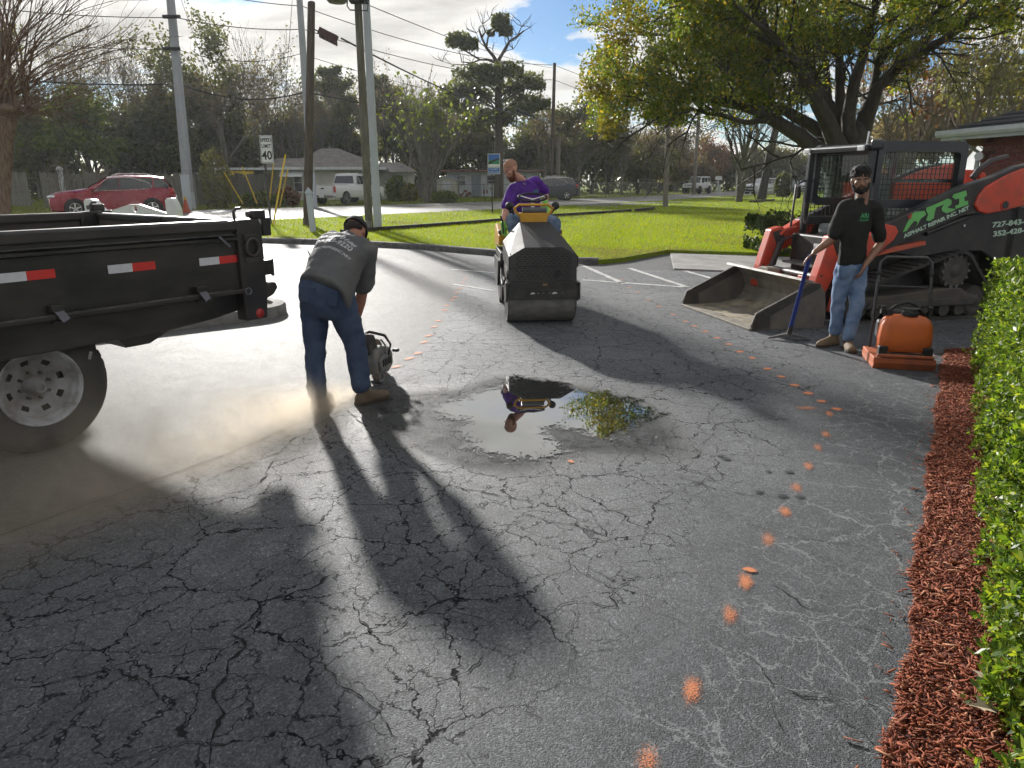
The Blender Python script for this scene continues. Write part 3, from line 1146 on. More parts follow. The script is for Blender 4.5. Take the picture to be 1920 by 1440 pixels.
a_, b_ = at(84, 385, 41.5), at(372, 380, 43)
board_fence('board_fence', 'long weathered grey board fence behind the red car', (a_.x, 41.5), (b_.x, 43.0), 1.95, 0.20, M_fence, 0.06, 0.03)
a_, b_ = at(20, 385, 44), at(72, 385, 44)
board_fence('board_fence', 'short grey fence panel behind the bare many-stemmed tree', (a_.x, 44.0), (b_.x, 43.6), 2.0, 0.20, M_fence, 0.05, 0.02)
a_, b_ = at(374, 380, 46), at(520, 378, 52)
board_fence('board_fence', 'dark board fence between the leaning pole and the bungalow', (a_.x, 46), (b_.x, 52), 1.95, 0.20, pmat('dark_boards', (0.11, 0.10, 0.09), 0.95, vs=3, var=0.4, stretch=(6, 6, 1)), 0.04, 0.01)
a_, b_ = at(764, 376, 62), at(822, 374, 64)
board_fence('board_fence', 'dark board fence between the bungalow and the shed', (a_.x, 62), (b_.x, 64), 1.6, 0.20, pmat('dark_boards', (0.11, 0.10, 0.09)), 0.03, 0.01)
fp = at(123, 385, 41.2)
t_ = thing('fence_finial_post', 'pale round-capped post standing in front of the grey board fence', 'post', (fp.x, 41.2, 0.05))
MB().cyl((0, 0, 0), (0, 0, 2.0), 0.13, 0.13, 12).build('shaft', M_trim, t_, smooth=40)
MB().ball((0, 0, 2.1), (0.17, 0.17, 0.15)).build('cap', M_trim, t_, smooth=60)

# chain-link fence far right: posts and rails and wire
cl = thing('chain_link_fence', 'low chain-link fence along the far side of the road', 'fence', (6.0, 66.5, 0.05), math.atan2(24, 21))
po = MB().cyl((0, 0, 0), (0, 0, 1.25), 0.035, 0.035, 6).build('post', M_steel, cl)
for k in range(1, 14):
    q = po.copy()
    COL.objects.link(q)
    q.location = (k * 2.2, 0, 0)
MB().cyl((0, 0, 1.22), (28.6, 0, 1.22), 0.025, 0.025, 6).build('top_rail', M_steel, cl)
mb = MB()
for k in range(0, 190):
    x = k * 0.15
    mb.bar((x, 0, 0.02), (x + 1.2 if x + 1.2 < 28.6 else 28.6, 0, 1.2), 0.008, 0.008)
    mb.bar((x + 1.2 if x + 1.2 < 28.6 else 28.6, 0, 0.02), (x, 0, 1.2), 0.008, 0.008)
tag(mb.build('wire_mesh', M_steel, cl), kind='stuff')
cl2 = thing('chain_link_fence', 'thin wire fence standing in front of the white cottage', 'fence', (hc2.x - 5.2, 65.2, 0.05), 0.06)
po = MB().cyl((0, 0, 0), (0, 0, 1.15), 0.03, 0.03, 6).build('post', M_darksteel, cl2)
for k in range(1, 6):
    q = po.copy()
    COL.objects.link(q)
    q.location = (k * 2.2, 0, 0)
MB().cyl((0, 0, 1.12), (11, 0, 1.12), 0.02, 0.02, 6).build('top_rail', M_darksteel, cl2)
mb = MB()
for k in range(36):
    mb.bar((k * 0.3, 0, 0.02), (k * 0.3, 0, 1.1), 0.01, 0.01)
tag(mb.build('wire_mesh', M_darksteel, cl2), kind='stuff')

# ---- poles
M_woodpole = pmat('brown_pole_wood', (0.10, 0.075, 0.058), 0.95, vs=4, col2=(0.055, 0.042, 0.034), bump=0.6, bs=18, stretch=(5, 5, 0.6))
M_woodgreen = pmat('greenish_pole_wood', (0.16, 0.15, 0.115), 0.95, vs=4, col2=(0.085, 0.082, 0.062), bump=0.6, bs=18, stretch=(5, 5, 0.6))
M_concpole = pmat('grey_blue_pole', (0.34, 0.36, 0.39), 0.7, vs=2.5, var=0.2, bump=0.15, bs=40, stretch=(1, 1, 0.4))
M_palepole = pmat('pale_blue_pole', (0.46, 0.50, 0.56), 0.7, vs=2.5, var=0.15, bump=0.1, bs=40, stretch=(1, 1, 0.4))
M_greywood = pmat('grey_pole_wood', (0.20, 0.18, 0.15), 0.95, vs=4, var=0.4, bump=0.5, bs=18, stretch=(5, 5, 0.6))


def pole(label, base, top, r0, r1, mat, square=False, name='utility_pole'):
    b, t_ = Vector(base), Vector(top)
    p = thing(name, label, 'pole', b)
    mb = MB()
    if square:
        mb.loft([[(c.x - b.x + sx * r, c.y - b.y + sy * r, c.z - b.z) for sx, sy in ((-1, -1), (1, -1), (1, 1), (-1, 1))] for c, r in ((b, r0), (t_, r1))])
        mb.build('shaft', mat, p, bevel=0.02)
    else:
        pts = [b.lerp(t_, i / 8) - b for i in range(9)]
        mb.tube(pts, [r0 + (r1 - r0) * i / 8 for i in range(9)], 14)
        mb.build('shaft', mat, p, smooth=50)
    return p


B1 = (*gnd(357, 395), 0.05)
T1 = at(316, -40, B1[1] + 0.3)
P1 = pole('tall grey leaning concrete pole beside the red car', B1, T1, 0.215, 0.15, M_concpole, True)
MB().box((0, 0, 0.9), (0.45, 0.45, 1.8)).build('pale_foot', M_palepole, P1)
for yy_ in (32, 92):
    q = at(326, yy_, B1[1]) - Vector(B1)
    MB().cyl(q + Vector((-0.5, -0.1, 0)), q + Vector((0.35, -0.1, 0)), 0.09, 0.09, 8).build('insulator', M_blackdull, P1)
B2 = (*gnd(588, 392), 0.05)
T2 = at(559, -40, B2[1])
P2_ = pole('pale grey pole standing just behind the brown wooden pole', B2, T2, 0.17, 0.13, M_concpole, True)
MB().box((0, 0, 0.95), (0.36, 0.36, 1.9)).build('pale_foot', M_palepole, P2_)
B3 = (*gnd(577, 428), 0.09)
T3 = at(584, 5, B3[1])
P3 = pole('dark brown wooden utility pole with a rounded top', B3, T3, 0.155, 0.115, M_woodpole)
MB().ball(T3 - Vector(B3), (0.115, 0.115, 0.05)).build('cap', M_woodpole, P3, smooth=60)
B4 = (*gnd(693, 437), 0.09)
T4 = at(668, -60, B4[1])
P4 = pole('greenish weathered wooden pole paired with the pale metal pole', B4, T4, 0.125, 0.105, M_woodgreen)
B5 = (*gnd(709, 434), 0.09)
T5 = at(683, -60, B5[1])
P5 = pole('pale blue-grey square pole pressed against the greenish wooden pole', B5, T5, 0.115, 0.095, M_palepole, True)
bx_ = at(690, 424, B4[1] - 0.25) - Vector(B4)
MB().box(bx_, (0.22, 0.12, 0.3)).build('meter_box', M_steel, P4, bevel=0.01)
lt = at(672, 8, B4[1]) - Vector(B4)
mb = MB()
mb.box(lt + Vector((0.05, -0.2, 0.1)), (0.5, 0.35, 0.22))
mb.build('bracket', M_blackdull, P4, bevel=0.02)
mb = MB()
mb.tube([lt + Vector((-0.25, -0.25, 0.15)), lt + Vector((-0.27, -0.27, -0.1)), lt + Vector((-0.2, -0.25, -0.2)), lt + Vector((0.3, -0.25, -0.22)), lt + Vector((0.35, -0.25, 0.1))], 0.02, 6)
mb.build('conduit_loop', M_darksteel, P4)
hd = at(632, 1, B4[1]) - Vector(B4)
mb = MB()
mb.lathe([(0.02, 0.12), (0.22, 0.06), (0.30, 0.0), (0.24, -0.06), (0.05, -0.09)], hd, (0, 0, 1), 14)
mb.tube([hd + Vector((0, 0, 0.1)), hd + Vector((0.4, 0.1, 0.2)), lt], 0.025, 6)
mb.build('lamp_head', M_steel, P4, smooth=50)
g_ = at(672, 407, B4[1] + 0.6)
gp = thing('green_pedestal', 'short green rounded utility pedestal beside the wooden pole', 'pedestal', (g_.x, g_.y, 0.09))
MB().lathe([(0.16, 0), (0.16, g_.z - 0.14), (0.12, g_.z - 0.05), (0.0, g_.z - 0.03)], (0, 0, 0), (0, 0, 1), 14).build('shell', pmat('green_plastic', (0.03, 0.07, 0.035), 0.6), gp, smooth=50)

for (bp, tp, r0, r1, mt, lab) in [
    ((1033, 362), (1040, 118, 66), 0.19, 0.13, M_woodpole, 'tall dark wooden pole rising above the mossy woods'),
    ((1045, 362), (1048, 255, 66.5), 0.2, 0.18, M_greywood, 'shorter grey wooden pole beside the tall dark one'),
    ((1247, 391), (1260, 60, 42), 0.15, 0.11, M_greywood, 'slim weathered wooden pole standing on the near lawn'),
    ((1300, 364), (1322, 60, 76), 0.2, 0.14, M_greywood, 'leaning thin pole behind the white off-road car'),
    ((1219, 362), (1221, 246, 88), 0.2, 0.16, M_woodpole, 'distant dark pole in front of the far woods'),
]:
    Y_ = tp[2]
    b0 = at(bp[0], bp[1], Y_)
    pole(lab, (b0.x, Y_, 0.05), at(tp[0], tp[1], Y_), r0, r1, mt)
bb = at(1412, 365, 80)
pole('pair pole left of the dark trunk at the road bend', (bb.x, 80, 0.05), at(1420, 235, 80), 0.2, 0.15, M_woodpole)

# ---- overhead wires, each hung between real points
M_wire = pmat('wire_black', (0.015, 0.015, 0.016), 0.6)


def wire(label, p, q, r=0.012, sag=0.4, via=None, name='overhead_wire'):
    p, q = Vector(p), Vector(q)
    root = thing(name, label, 'wire', p)
    n = 14
    pts = []
    for i in range(n + 1):
        s = i / n
        c = p.lerp(q, s)
        c.z -= sag * 4 * s * (1 - s)
        pts.append(c - p)
    MB().tube(pts, r, 5).build('cable', M_wire, root, smooth=60)
    return root


def Wp(px, py, Y):
    return at(px, py, Y)


wire('upper wire from the left edge to the leaning grey pole', Wp(-60, 10, 37), Wp(322, 33, 40.5), 0.022, 0.15)
wire('middle wire from the left edge to the leaning grey pole', Wp(-60, 60, 37), Wp(330, 92, 40.5), 0.018, 0.25)
wire('thick lower cable from the left edge to the leaning grey pole', Wp(-60, 140, 37), Wp(335, 157, 40.5), 0.035, 0.2)
wire('upper wire between the two grey poles', Wp(326, 32, 40.5), Wp(563, 55, 42), 0.022, 0.2)
wire('middle wire between the two grey poles', Wp(330, 92, 40.5), Wp(566, 100, 42), 0.016, 0.5)
wire('thick lower cable between the two grey poles', Wp(337, 158, 40.5), Wp(572, 172, 42), 0.035, 0.55)
wire('short wire along the frame top left of the pale pole', Wp(430, -5, 41), Wp(560, 11, 42), 0.022, 0.05)
wire('high wire running from the pale pole towards the far tall pole', Wp(562, 10, 42), Wp(1040, 122, 66), 0.022, 0.7)
wire('second wire running from the pale pole towards the far tall pole', Wp(566, 54, 42), Wp(1040, 150, 66), 0.022, 0.6)
wire('faint wire running from the pale pole over the bungalow roof', Wp(566, 102, 42), Wp(1040, 205, 66), 0.016, 0.5)
wire('lower cable running from the pale pole into the woods', Wp(572, 172, 42), Wp(1010, 222, 66), 0.035, 0.5)
wire('black service cable from the brown pole to the right', Wp(640, 72, 25), Wp(1010, 220, 60), 0.03, 0.5)
wire('wire from the far tall pole to the right behind the yellow leaves', Wp(1040, 122, 66), Wp(1420, 240, 80), 0.02, 0.5)
wire('lower wire from the far tall pole to the right', Wp(1040, 150, 66), Wp(1420, 262, 80), 0.02, 0.5)
wire('thin wire crossing the sky above the two paired poles', Wp(680, 5, 24), Wp(1040, 128, 66), 0.014, 0.3)
wire('bright guy line from the far tall pole past the blue sign', Wp(1025, 237, 64), Wp(860, 316, 60), 0.03, 0.9)
wire('guy wire falling steeply from the leaning grey pole', Wp(340, 0, 40), Wp(452, 312, 40), 0.013, 0.05)
wire('guy wire falling steeply beside the pale pole', Wp(548, 0, 41), Wp(528, 255, 37), 0.013, 0.05)
sp = thing('splice_box', 'dark red ribbed splice box hanging on the cable by the brown pole', 'splice box', Wp(612, 67, 25))
q0, q1 = Wp(598, 57, 25) - Wp(612, 67, 25), Wp(632, 74, 25) - Wp(612, 67, 25)
M_splice = pmat('dark_red_plastic', (0.06, 0.02, 0.02), 0.6)
mb = MB()
mb.bar(q0, q1, 0.2, 0.22)
for k in range(7):
    c = q0.lerp(q1, (k + 0.5) / 7)
    mb.box(c + Vector((0, 0, -0.14)), (0.05, 0.22, 0.12))
mb.build('case', M_splice, sp, bevel=0.01)
wire('short loop joining the brown pole and the splice box', Wp(590, 55, 25), Wp(600, 58, 25), 0.02, 0.02)
sp2 = thing('splice_sleeve', 'long black splice sleeve on the cable in front of the pine', 'splice box', Wp(985, 212, 58))
MB().tube([Wp(968, 206, 58) - Wp(985, 212, 58), Wp(1002, 219, 58) - Wp(985, 212, 58)], [0.12, 0.12], 8).build('sleeve', M_wire, sp2, smooth=50)

# ---- yellow guy guards and white marker post
for (b0, t0, lab) in [((456, 383, 40), (420, 323, 40), 'yellow guy guard leaning left in front of the dark fence'),
                      ((482, 382, 40), (454, 312, 40), 'yellow guy guard leaning left beside the speed sign'),
                      ((505, 380, 39), (513, 306, 39), 'yellow guy guard just right of the speed sign post'),
                      ((512, 428, 25.2), (535, 290, 27), 'long yellow guy guard rooted on the near grass'),
                      ((524, 388, 38), (540, 317, 38), 'yellow guy guard nearest the brown pole')]:
    B, T = at(*b0), at(*t0)
    B.z = max(B.z, 0.04)
    g = thing('guy_guard', lab, 'guy guard', B, group='yellow guy guards by the road')
    MB().tube([(0, 0, 0), T - B], 0.034, 8).build('sleeve', M_yellow, g, smooth=60)
    MB().cyl((0, 0, -0.05), (T - B) * 0.02, 0.03, 0.03, 6).build('anchor_rod', M_darksteel, g)
mp_ = gnd(588, 441)
mk = thing('marker_post', 'slim white marker post with a pointed top beside the brown pole', 'post', (mp_[0], mp_[1], 0.09), 0, None, (0, rad(-2.5), 0))
MB().loft([[(-.085, -.05, 0), (.085, -.05, 0), (.085, .05, 0), (-.085, .05, 0)], [(-.085, -.05, 1.1), (.085, -.05, 1.1), (.085, .05, 1.1), (-.085, .05, 1.1)]]).build('shaft', M_palepole, mk, bevel=0.01)
MB().loft([[(-.10, -.06, 1.11), (.10, -.06, 1.11), (.10, .06, 1.11), (-.10, .06, 1.11)], [(-.10, -.06, 1.16), (.10, -.06, 1.16), (.10, .06, 1.16), (-.10, .06, 1.16)], [(-.005, -.02, 1.30), (.005, -.02, 1.30), (.005, .02, 1.30), (-.005, .02, 1.30)]]).build('pointed_cap', M_palepole, mk)

# ---- signs
M_signw = pmat('sign_white', (0.70, 0.72, 0.72), 0.45, var=0.1, vs=6)
M_signk = pmat('sign_black', (0.012, 0.012, 0.012), 0.5)
M_post = pmat('sign_post_steel', (0.07, 0.065, 0.06), 0.7, 0.3)
Ys = 25.7
sb = gnd(503, 426)
ss = thing('speed_limit_sign', 'white speed limit sign on a dark steel post by the road', 'sign', (sb[0], Ys, 0.09), rad(-6))
c_ = at(500, 280, Ys)
zc_ = c_.z - 0.09
hx = c_.x - sb[0]
MB().box((0, 0.03, (zc_ + 0.5) / 2), (0.07, 0.04, zc_ + 0.5)).build('post', M_post, ss)
pl_ = MB().box((hx, 0, zc_), (0.46, 0.008, 0.92)).build('plate', M_signw, ss, bevel=0.02)
bd = MB()
for (cx, cz, sx_, sz_) in ((0, .435, .42, .014), (0, -.435, .42, .014), (-.205, 0, .014, .86), (.205, 0, .014, .86)):
    bd.box((hx + cx, -0.006, zc_ + cz), (sx_, 0.004, sz_))
bd.build('border', M_signk, pl_)
R90 = (math.pi / 2, 0, 0)
text_part('lettering', 'SPEED', 0.165, M_signk, pl_, (hx, -0.006, zc_ + 0.30), R90, bold=0.004, sx=0.86)
text_part('lettering', 'LIMIT', 0.165, M_signk, pl_, (hx, -0.006, zc_ + 0.10), R90, bold=0.004, sx=0.86)
text_part('lettering', '40', 0.40, M_signk, pl_, (hx, -0.006, zc_ - 0.21), R90, bold=0.008, sx=0.92)

Yb = 33.8
sb = gnd(923, 404)
s2 = thing('county_sign', 'blue and green roadside sign with a smaller blue plate beneath', 'sign', (sb[0], Yb, 0.09), rad(-2))
M_blue = pmat('sign_blue', (0.03, 0.13, 0.50), 0.45, var=0.15)
M_green = pmat('sign_green', (0.02, 0.22, 0.13), 0.45, var=0.15)
zt, zb_ = at(925, 288, Yb).z - 0.09, at(925, 326, Yb).z - 0.09
zm = at(925, 313, Yb).z - 0.09
MB().box((0, 0.03, zt / 2), (0.06, 0.04, zt)).build('post', M_post, s2)
hx = at(926, 300, Yb).x - sb[0]
W_ = 0.56
up = MB().box((hx, 0, (zt + zm) / 2), (W_, 0.01, zt - zm - 0.01)).build('upper_plate', M_signw, s2)
MB().box((hx, -0.007, zt - 0.15), (W_ - 0.05, 0.004, 0.24)).build('blue_band', M_blue, up)
MB().prism([(-W_ / 2 + .025, zm + .12), (W_ / 2 - .025, zm + .12), (W_ / 2 - .025, zm + .30), (.05, zm + .36), (-W_ / 2 + .025, zt - 0.28)], (hx, -0.005, 0), (1, 0, 0), (0, 0, 1), 0.004).build('green_field', M_green, up)
MB().prism([(-W_ / 2 + .025, zm + .09), (-0.02, zm + .22), (W_ / 2 - .03, zm + .33), (W_ / 2 - .03, zm + .38), (0.0, zm + .32), (-W_ / 2 + .025, zm + .20)], (hx, -0.0115, 0), (1, 0, 0), (0, 0, 1), 0.003).build('dark_sweep', M_signk, up)
lp = MB().box((hx, 0, (zm + zb_) / 2 - 0.01), (W_, 0.01, zm - zb_)).build('lower_plate', M_signw, s2)
MB().box((hx, -0.007, (zm + zb_) / 2 - 0.01), (W_ - 0.05, 0.004, zm - zb_ - 0.05)).build('blue_field', M_blue, lp)
text_part('lettering', 'COUNTY', 0.11, M_signw, lp, (hx, -0.012, (zm + zb_) / 2 + 0.045), R90, sx=0.85)
text_part('lettering', 'MAINTAINED', 0.085, M_signw, lp, (hx, -0.012, (zm + zb_) / 2 - 0.075), R90, sx=0.85)
Yj = 88
jb = at(1309, 362, Yj)
s3 = thing('board_sign', 'grey double board sign rising behind the white off-road car', 'sign', (jb.x, Yj, 0.05))
for s in (-1, 1):
    MB().box((s * 0.45, 0, 1.7), (0.1, 0.1, 3.4)).build('post', M_trim, s3)
MB().box((0, -0.05, 2.7), (1.0, 0.05, 1.25)).build('board', pmat('grey_board', (0.33, 0.33, 0.32), 0.7), s3)
for (px_, lab) in ((1345, 'white mailbox on a post at the road bend'), (1349, 'thin pale stake beside the mailbox')):
    mbp = at(px_, 366, 74)
    m_ = thing('mailbox' if px_ == 1345 else 'stake', lab, 'mailbox' if px_ == 1345 else 'stake', (mbp.x, 74, 0.05))
    MB().box((0, 0, 0.75 if px_ == 1345 else .5), (0.1, 0.1, 1.5 if px_ == 1345 else 1.0)).build('post', M_trim, m_)
    if px_ == 1345:
        MB().prism([(-.28, 0), (.28, 0), (.28, .22), (.18, .34), (-.18, .34), (-.28, .22)], (0, 0.2, 1.5), (1, 0, 0), (0, 0, 1), 0.45).build('box', M_white, m_)

# ---- cars: lofted bodies
def car(name, label, cat, loc, heading, L, W, st, paint, wheels, wr, belt_st, pillars=(), group=None, bed=None):
    """st: stations (x, z_low, z_belt, z_top, half width low, half width belt, half width top); +x is the front"""
    c = thing(name, label, cat, loc, heading, group)
    rings = []
    for (x, zl, zb, zt, wl, wb, wt) in st:
        half = [(wl * 0.9, zl), (wl, zl + 0.08), (wb, (zl + zb) * 0.5 + 0.06), (wb * 0.985, zb), (wt, max(zb + 0.005, zt - 0.05)), (wt * 0.72, zt)]
        rings.append([(x, y, z) for y, z in half] + [(x, -y, z) for y, z in half[::-1]])
    b = MB().loft(rings).build('body', paint, c, smooth=38)
    # glass house: side panes, windscreen, rear window lie just outside the body skin
    for s in (1, -1):
        for (i0, f0, i1, f1) in belt_st:
            def pt(i, f, k):
                A, B = st[i], st[min(i + 1, len(st) - 1)]
                v = [A[q] + (B[q] - A[q]) * f for q in range(7)]
                yb, zb_, yt, zt_ = v[5] * 0.985, v[2], v[6], max(v[2] + .005, v[3] - 0.05)
                return (v[0], s * (yb + (yt - yb) * k + 0.014), zb_ + (zt_ - zb_) * k + 0.004)
            cols = [(i0, f0)] + [(q, 0.0) for q in range(i0 + 1, i1 + 1) if q + 0.0 < i1 + f1 - 1e-3] + [(i1, f1)]
            vs = [pt(i, f, k) for i, f in cols for k in (0.08, 0.35, 0.62, 0.90)]
            MB().add(vs, [(q * 4 + r, q * 4 + 4 + r, q * 4 + 5 + r, q * 4 + 1 + r) for q in range(len(cols) - 1) for r in range(3)]).build('side_window', M_glass, c)
    return c, st


def wheel_part(c, x, y, r, wd, rim_mat, side, spokes=5, name='wheel'):
    w_ = MB().lathe([(r * 0.62, -wd / 2), (r * 0.93, -wd / 2), (r, -wd * 0.35), (r, wd * 0.35), (r * 0.93, wd / 2), (r * 0.62, wd / 2)], (x, y, r), (0, 1, 0), 22, caps=False).build(name, M_rubber, c, smooth=40)
    yo = side * wd * 0.42
    MB().lathe([(r * 0.64, 0), (r * 0.60, -0.02 * side), (r * 0.2, -0.01 * side), (0.001, 0.0)], (x, y + yo, r), (0, 1, 0), 18).build('hub_dark', M_blackdull, w_, smooth=40)
    mb = MB()
    mb.lathe([(r * 0.66, 0), (r * 0.58, 0), (r * 0.58, 0.012), (r * 0.66, 0.012)], (x, y + yo + side * 0.004, r), (0, side, 0), 20, True)
    for k in range(spokes):
        a = 2 * math.pi * k / spokes + 0.3
        mb.bar((x, y + yo + side * 0.012, r), (x + math.cos(a) * r * 0.6, y + yo + side * 0.012, r + math.sin(a) * r * 0.6), r * 0.16, 0.02, (0, 1, 0))
    mb.build('rim', rim_mat, w_)
    return w_


def arch(c, x, y, r, side):
    MB().lathe([(0.02, 0.0), (r * 1.14, 0.0), (r * 1.14, 0.012), (0.02, 0.012)], (x, y, r), (0, side, 0), 22, True).build('wheel_arch', M_blackdull, c)


def suv(name, label, loc, heading, paint, L=4.75, W=1.84, H=1.68, cat='car', group=None, detail=True, chrome=True):
    hw = W / 2
    k = L / 4.75
    st = [(2.36 * k, 0.32, 0.62, 0.80, hw * 0.72, hw * 0.74, hw * 0.66), (2.30 * k, 0.25, 0.72, 0.92, hw * 0.86, hw * 0.88, hw * 0.78),
          (2.0 * k, 0.22, 0.85, 1.02, hw * 0.95, hw * 0.97, hw * 0.85), (1.2 * k, 0.22, 1.00, 1.12, hw, hw, hw * 0.86),
          (0.95 * k, 0.22, 1.03, 1.16, hw, hw, hw * 0.84), (0.15 * k, 0.22, 1.06, H - 0.06, hw, hw, hw * 0.74),
          (-0.5 * k, 0.22, 1.08, H, hw, hw, hw * 0.74), (-1.5 * k, 0.22, 1.12, H - 0.02, hw, hw, hw * 0.72),
          (-1.95 * k, 0.24, 1.14, H - 0.08, hw * 0.98, hw * 0.97, hw * 0.68), (-2.25 * k, 0.30, 1.06, 1.16, hw * 0.92, hw * 0.93, hw * 0.70),
          (-2.36 * k, 0.36, 0.85, 0.95, hw * 0.82, hw * 0.84, hw * 0.66)]
    c, _ = car(name, label, cat, loc, heading, L, W, st, paint, None, 0.35, [(4, 0.45, 5, 0.62), (5, 0.66, 7, 0.02), (7, 0.15, 8, 0.55)], group=group)
    wsx0, wsx1 = 0.93 * k, 0.16 * k
    MB().add([(wsx0 + 0.0, -hw * .80, 1.17), (wsx0 + 0.0, hw * .80, 1.17), (wsx1 + 0.04, hw * .66, H - .085), (wsx1 + 0.04, -hw * .66, H - .085)], [(0, 1, 2, 3)]).build('windscreen', pmat('pale_screen', (0.35, 0.38, 0.40), 0.12, var=0.3, vs=2), c).location.z = 0.02
    MB().add([(-1.99 * k, -hw * .62, H - .13), (-1.99 * k, hw * .62, H - .13), (-2.27 * k, hw * .7, 1.19), (-2.27 * k, -hw * .7, 1.19)], [(0, 1, 2, 3)]).build('rear_window', M_glass, c).location.x = -0.02
    for x in (1.42 * k, -1.42 * k):
        for s in (1, -1):
            arch(c, x, s * (hw - 0.006), 0.36, s)
            wheel_part(c, x, s * (hw - 0.09), 0.36, 0.22, M_chrome, s)
    for s in (1, -1):
        MB().ball((2.14 * k, s * hw * 0.74, 0.82), (0.26, 0.16, 0.10)).build('headlight', M_chrome, c, smooth=60)
        MB().ball((-2.18 * k, s * hw * 0.84, 1.0), (0.14, 0.10, 0.16)).build('taillight', M_red, c, smooth=60)
        if detail:
            MB().ball((0.72 * k, s * (hw + 0.1), 1.12), (0.08, 0.11, 0.08)).build('mirror', paint, c, smooth=60)
            MB().tube([(0.0, s * hw * .66, H - .04), (-0.2 * k, s * hw * .66, H + .05), (-1.3 * k, s * hw * .64, H + .05), (-1.5 * k, s * hw * .64, H - .03)], 0.022, 6).build('roof_rail', M_chrome, c)
            MB().tube([(0.72 * k, s * (hw - .005), 1.10), (0.12 * k, s * hw * .78, H - .12), (-0.7 * k, s * hw * .76, H - .09), (-1.35 * k, s * hw * .86, H - .30), (-1.5 * k, s * (hw * .955), 1.2), (-1.3 * k, s * (hw * .985), 1.13), (-.2 * k, s * (hw - .0), 1.075), (0.72 * k, s * (hw - .005), 1.05)], 0.014, 6).build('window_trim', M_chrome, c)
            MB().box((-0.32 * k, s * (hw + .004), 0.72), (0.012, 0.006, 0.66)).build('door_gap', M_blackdull, c)
            MB().box((0.72 * k, s * (hw + .004), 0.68), (0.012, 0.006, 0.62)).build('door_gap', M_blackdull, c)
            for x in (-0.1, -1.0):
                MB().box((x * k, s * (hw + .01), 0.98), (0.18, 0.02, 0.03)).build('door_handle', paint, c)
    MB().box((2.36 * k, 0, 0.72), (0.04, hw * 1.2, 0.16)).build('grille', M_blackdull, c, bevel=0.01)
    MB().box((2.37 * k, 0, 0.72), (0.05, hw * 1.24, 0.03)).build('grille_bar', M_chrome, c)
    MB().box((2.35 * k, 0, 0.42), (0.05, hw * 1.3, 0.16)).build('bumper_intake', M_blackdull, c)
    MB().box((-2.37 * k, 0, 0.75), (0.02, 0.45, 0.14)).build('number_plate', M_signw, c)
    return c


M_carred = pmat('metallic_red', (0.26, 0.012, 0.025), 0.28, 0.3, var=0.1, coat=0.6)
M_cardark = pmat('dark_blue_paint', (0.02, 0.022, 0.032), 0.3, 0.2, var=0.1, coat=0.6)
M_carwhite = pmat('car_white', (0.66, 0.67, 0.68), 0.35, var=0.06, coat=0.4)
M_carsilver = pmat('car_silver', (0.50, 0.51, 0.53), 0.35, 0.3, var=0.08, coat=0.4)
M_carblue = pmat('car_grey_blue', (0.22, 0.25, 0.30), 0.35, 0.3, var=0.08, coat=0.4)
rc = at(222, 405, 31.2)
suv('parked_suv', 'dark red crossover car with chrome window trim on the road', (rc.x, 31.2, 0.10), math.atan2(-0.40, -0.92), M_carred)
dc = at(1023, 377, 55.5)
suv('dark_suv', 'dark blue estate car on the road behind the roller driver', (dc.x, 55.5, 0.10), math.atan2(-0.15, -0.99), M_cardark)
jc = at(1428, 366, 80)
suv('silver_suv', 'pale silver people carrier half hidden by the dark trunk', (jc.x, 80, 0.06), math.atan2(-0.6, -0.8), M_carsilver, detail=False)
jc = at(1482, 363, 92)
suv('distant_car', 'bluish grey car beyond the lawn nearest the machine cab', (jc.x, 92, 0.06), math.atan2(-0.95, -0.3), M_carblue, H=1.45, detail=False)
jc = at(1509, 363, 92)
suv('distant_car', 'pale car partly hidden by the cab mirror', (jc.x, 92, 0.06), math.atan2(-0.95, -0.3), M_carwhite, H=1.45, detail=False)

# white off-road car with boxy body
jc = at(1306, 365, 80)
jp = thing('offroad_car', 'white boxy off-road car with round headlights facing the lawn', 'car', (jc.x, 80, 0.10), math.atan2(-0.80, -0.60))
MB().prism([(1.95, .55), (1.95, 1.05), (0.75, 1.12), (-1.95, 1.12), (-1.95, .55)], (0, 0.72, 0), (1, 0, 0), (0, 0, 1), 1.44).build('body', M_carwhite, jp, bevel=0.05)
MB().prism([(0.72, 1.12), (0.35, 1.78), (-1.9, 1.8), (-1.93, 1.12)], (0, 0.68, 0), (1, 0, 0), (0, 0, 1), 1.36).build('cabin', M_carwhite, jp, bevel=0.05)
MB().prism([(0.745, 1.16), (0.42, 1.72), (0.44, 1.73), (0.765, 1.17)], (0, 0.60, 0), (1, 0, 0), (0, 0, 1), 1.2).build('windscreen', M_glass, jp)
for s in (-1, 1):
    for x0, x1 in ((0.45, -0.3), (-0.4, -1.1), (-1.2, -1.8)):
        MB().box(((x0 + x1) / 2, s * 0.685, 1.45), (x0 - x1, 0.012, 0.46)).build('side_window', M_glass, jp)
    for x in (1.3, -1.35):
        wheel_part(jp, x, s * 0.82, 0.42, 0.26, M_darksteel, s)
        mb = MB()
        mb.tube([(x + 0.52, s * 0.84, 0.62), (x + 0.38, s * 0.84, 0.93), (x - 0.38, s * 0.84, 0.93), (x - 0.52, s * 0.84, 0.60)], 0.06, 6, flat=2.2)
        mb.build('fender_flare', M_carwhite, jp)
    MB().lathe([(0.10, 0), (0.09, 0.03), (0.0, 0.035)], (1.95, s * 0.5, 0.9), (1, 0, 0), 14).build('headlight', M_chrome, jp)
    MB().ball((0.62, s * 0.9, 1.2), (0.06, 0.1, 0.09)).build('mirror', M_blackdull, jp)
mb = MB()
for k in range(7):
    mb.box((1.955, (k - 3) * 0.085, 0.88), (0.02, 0.035, 0.2))
mb.build('grille_slots', M_blackdull, jp)
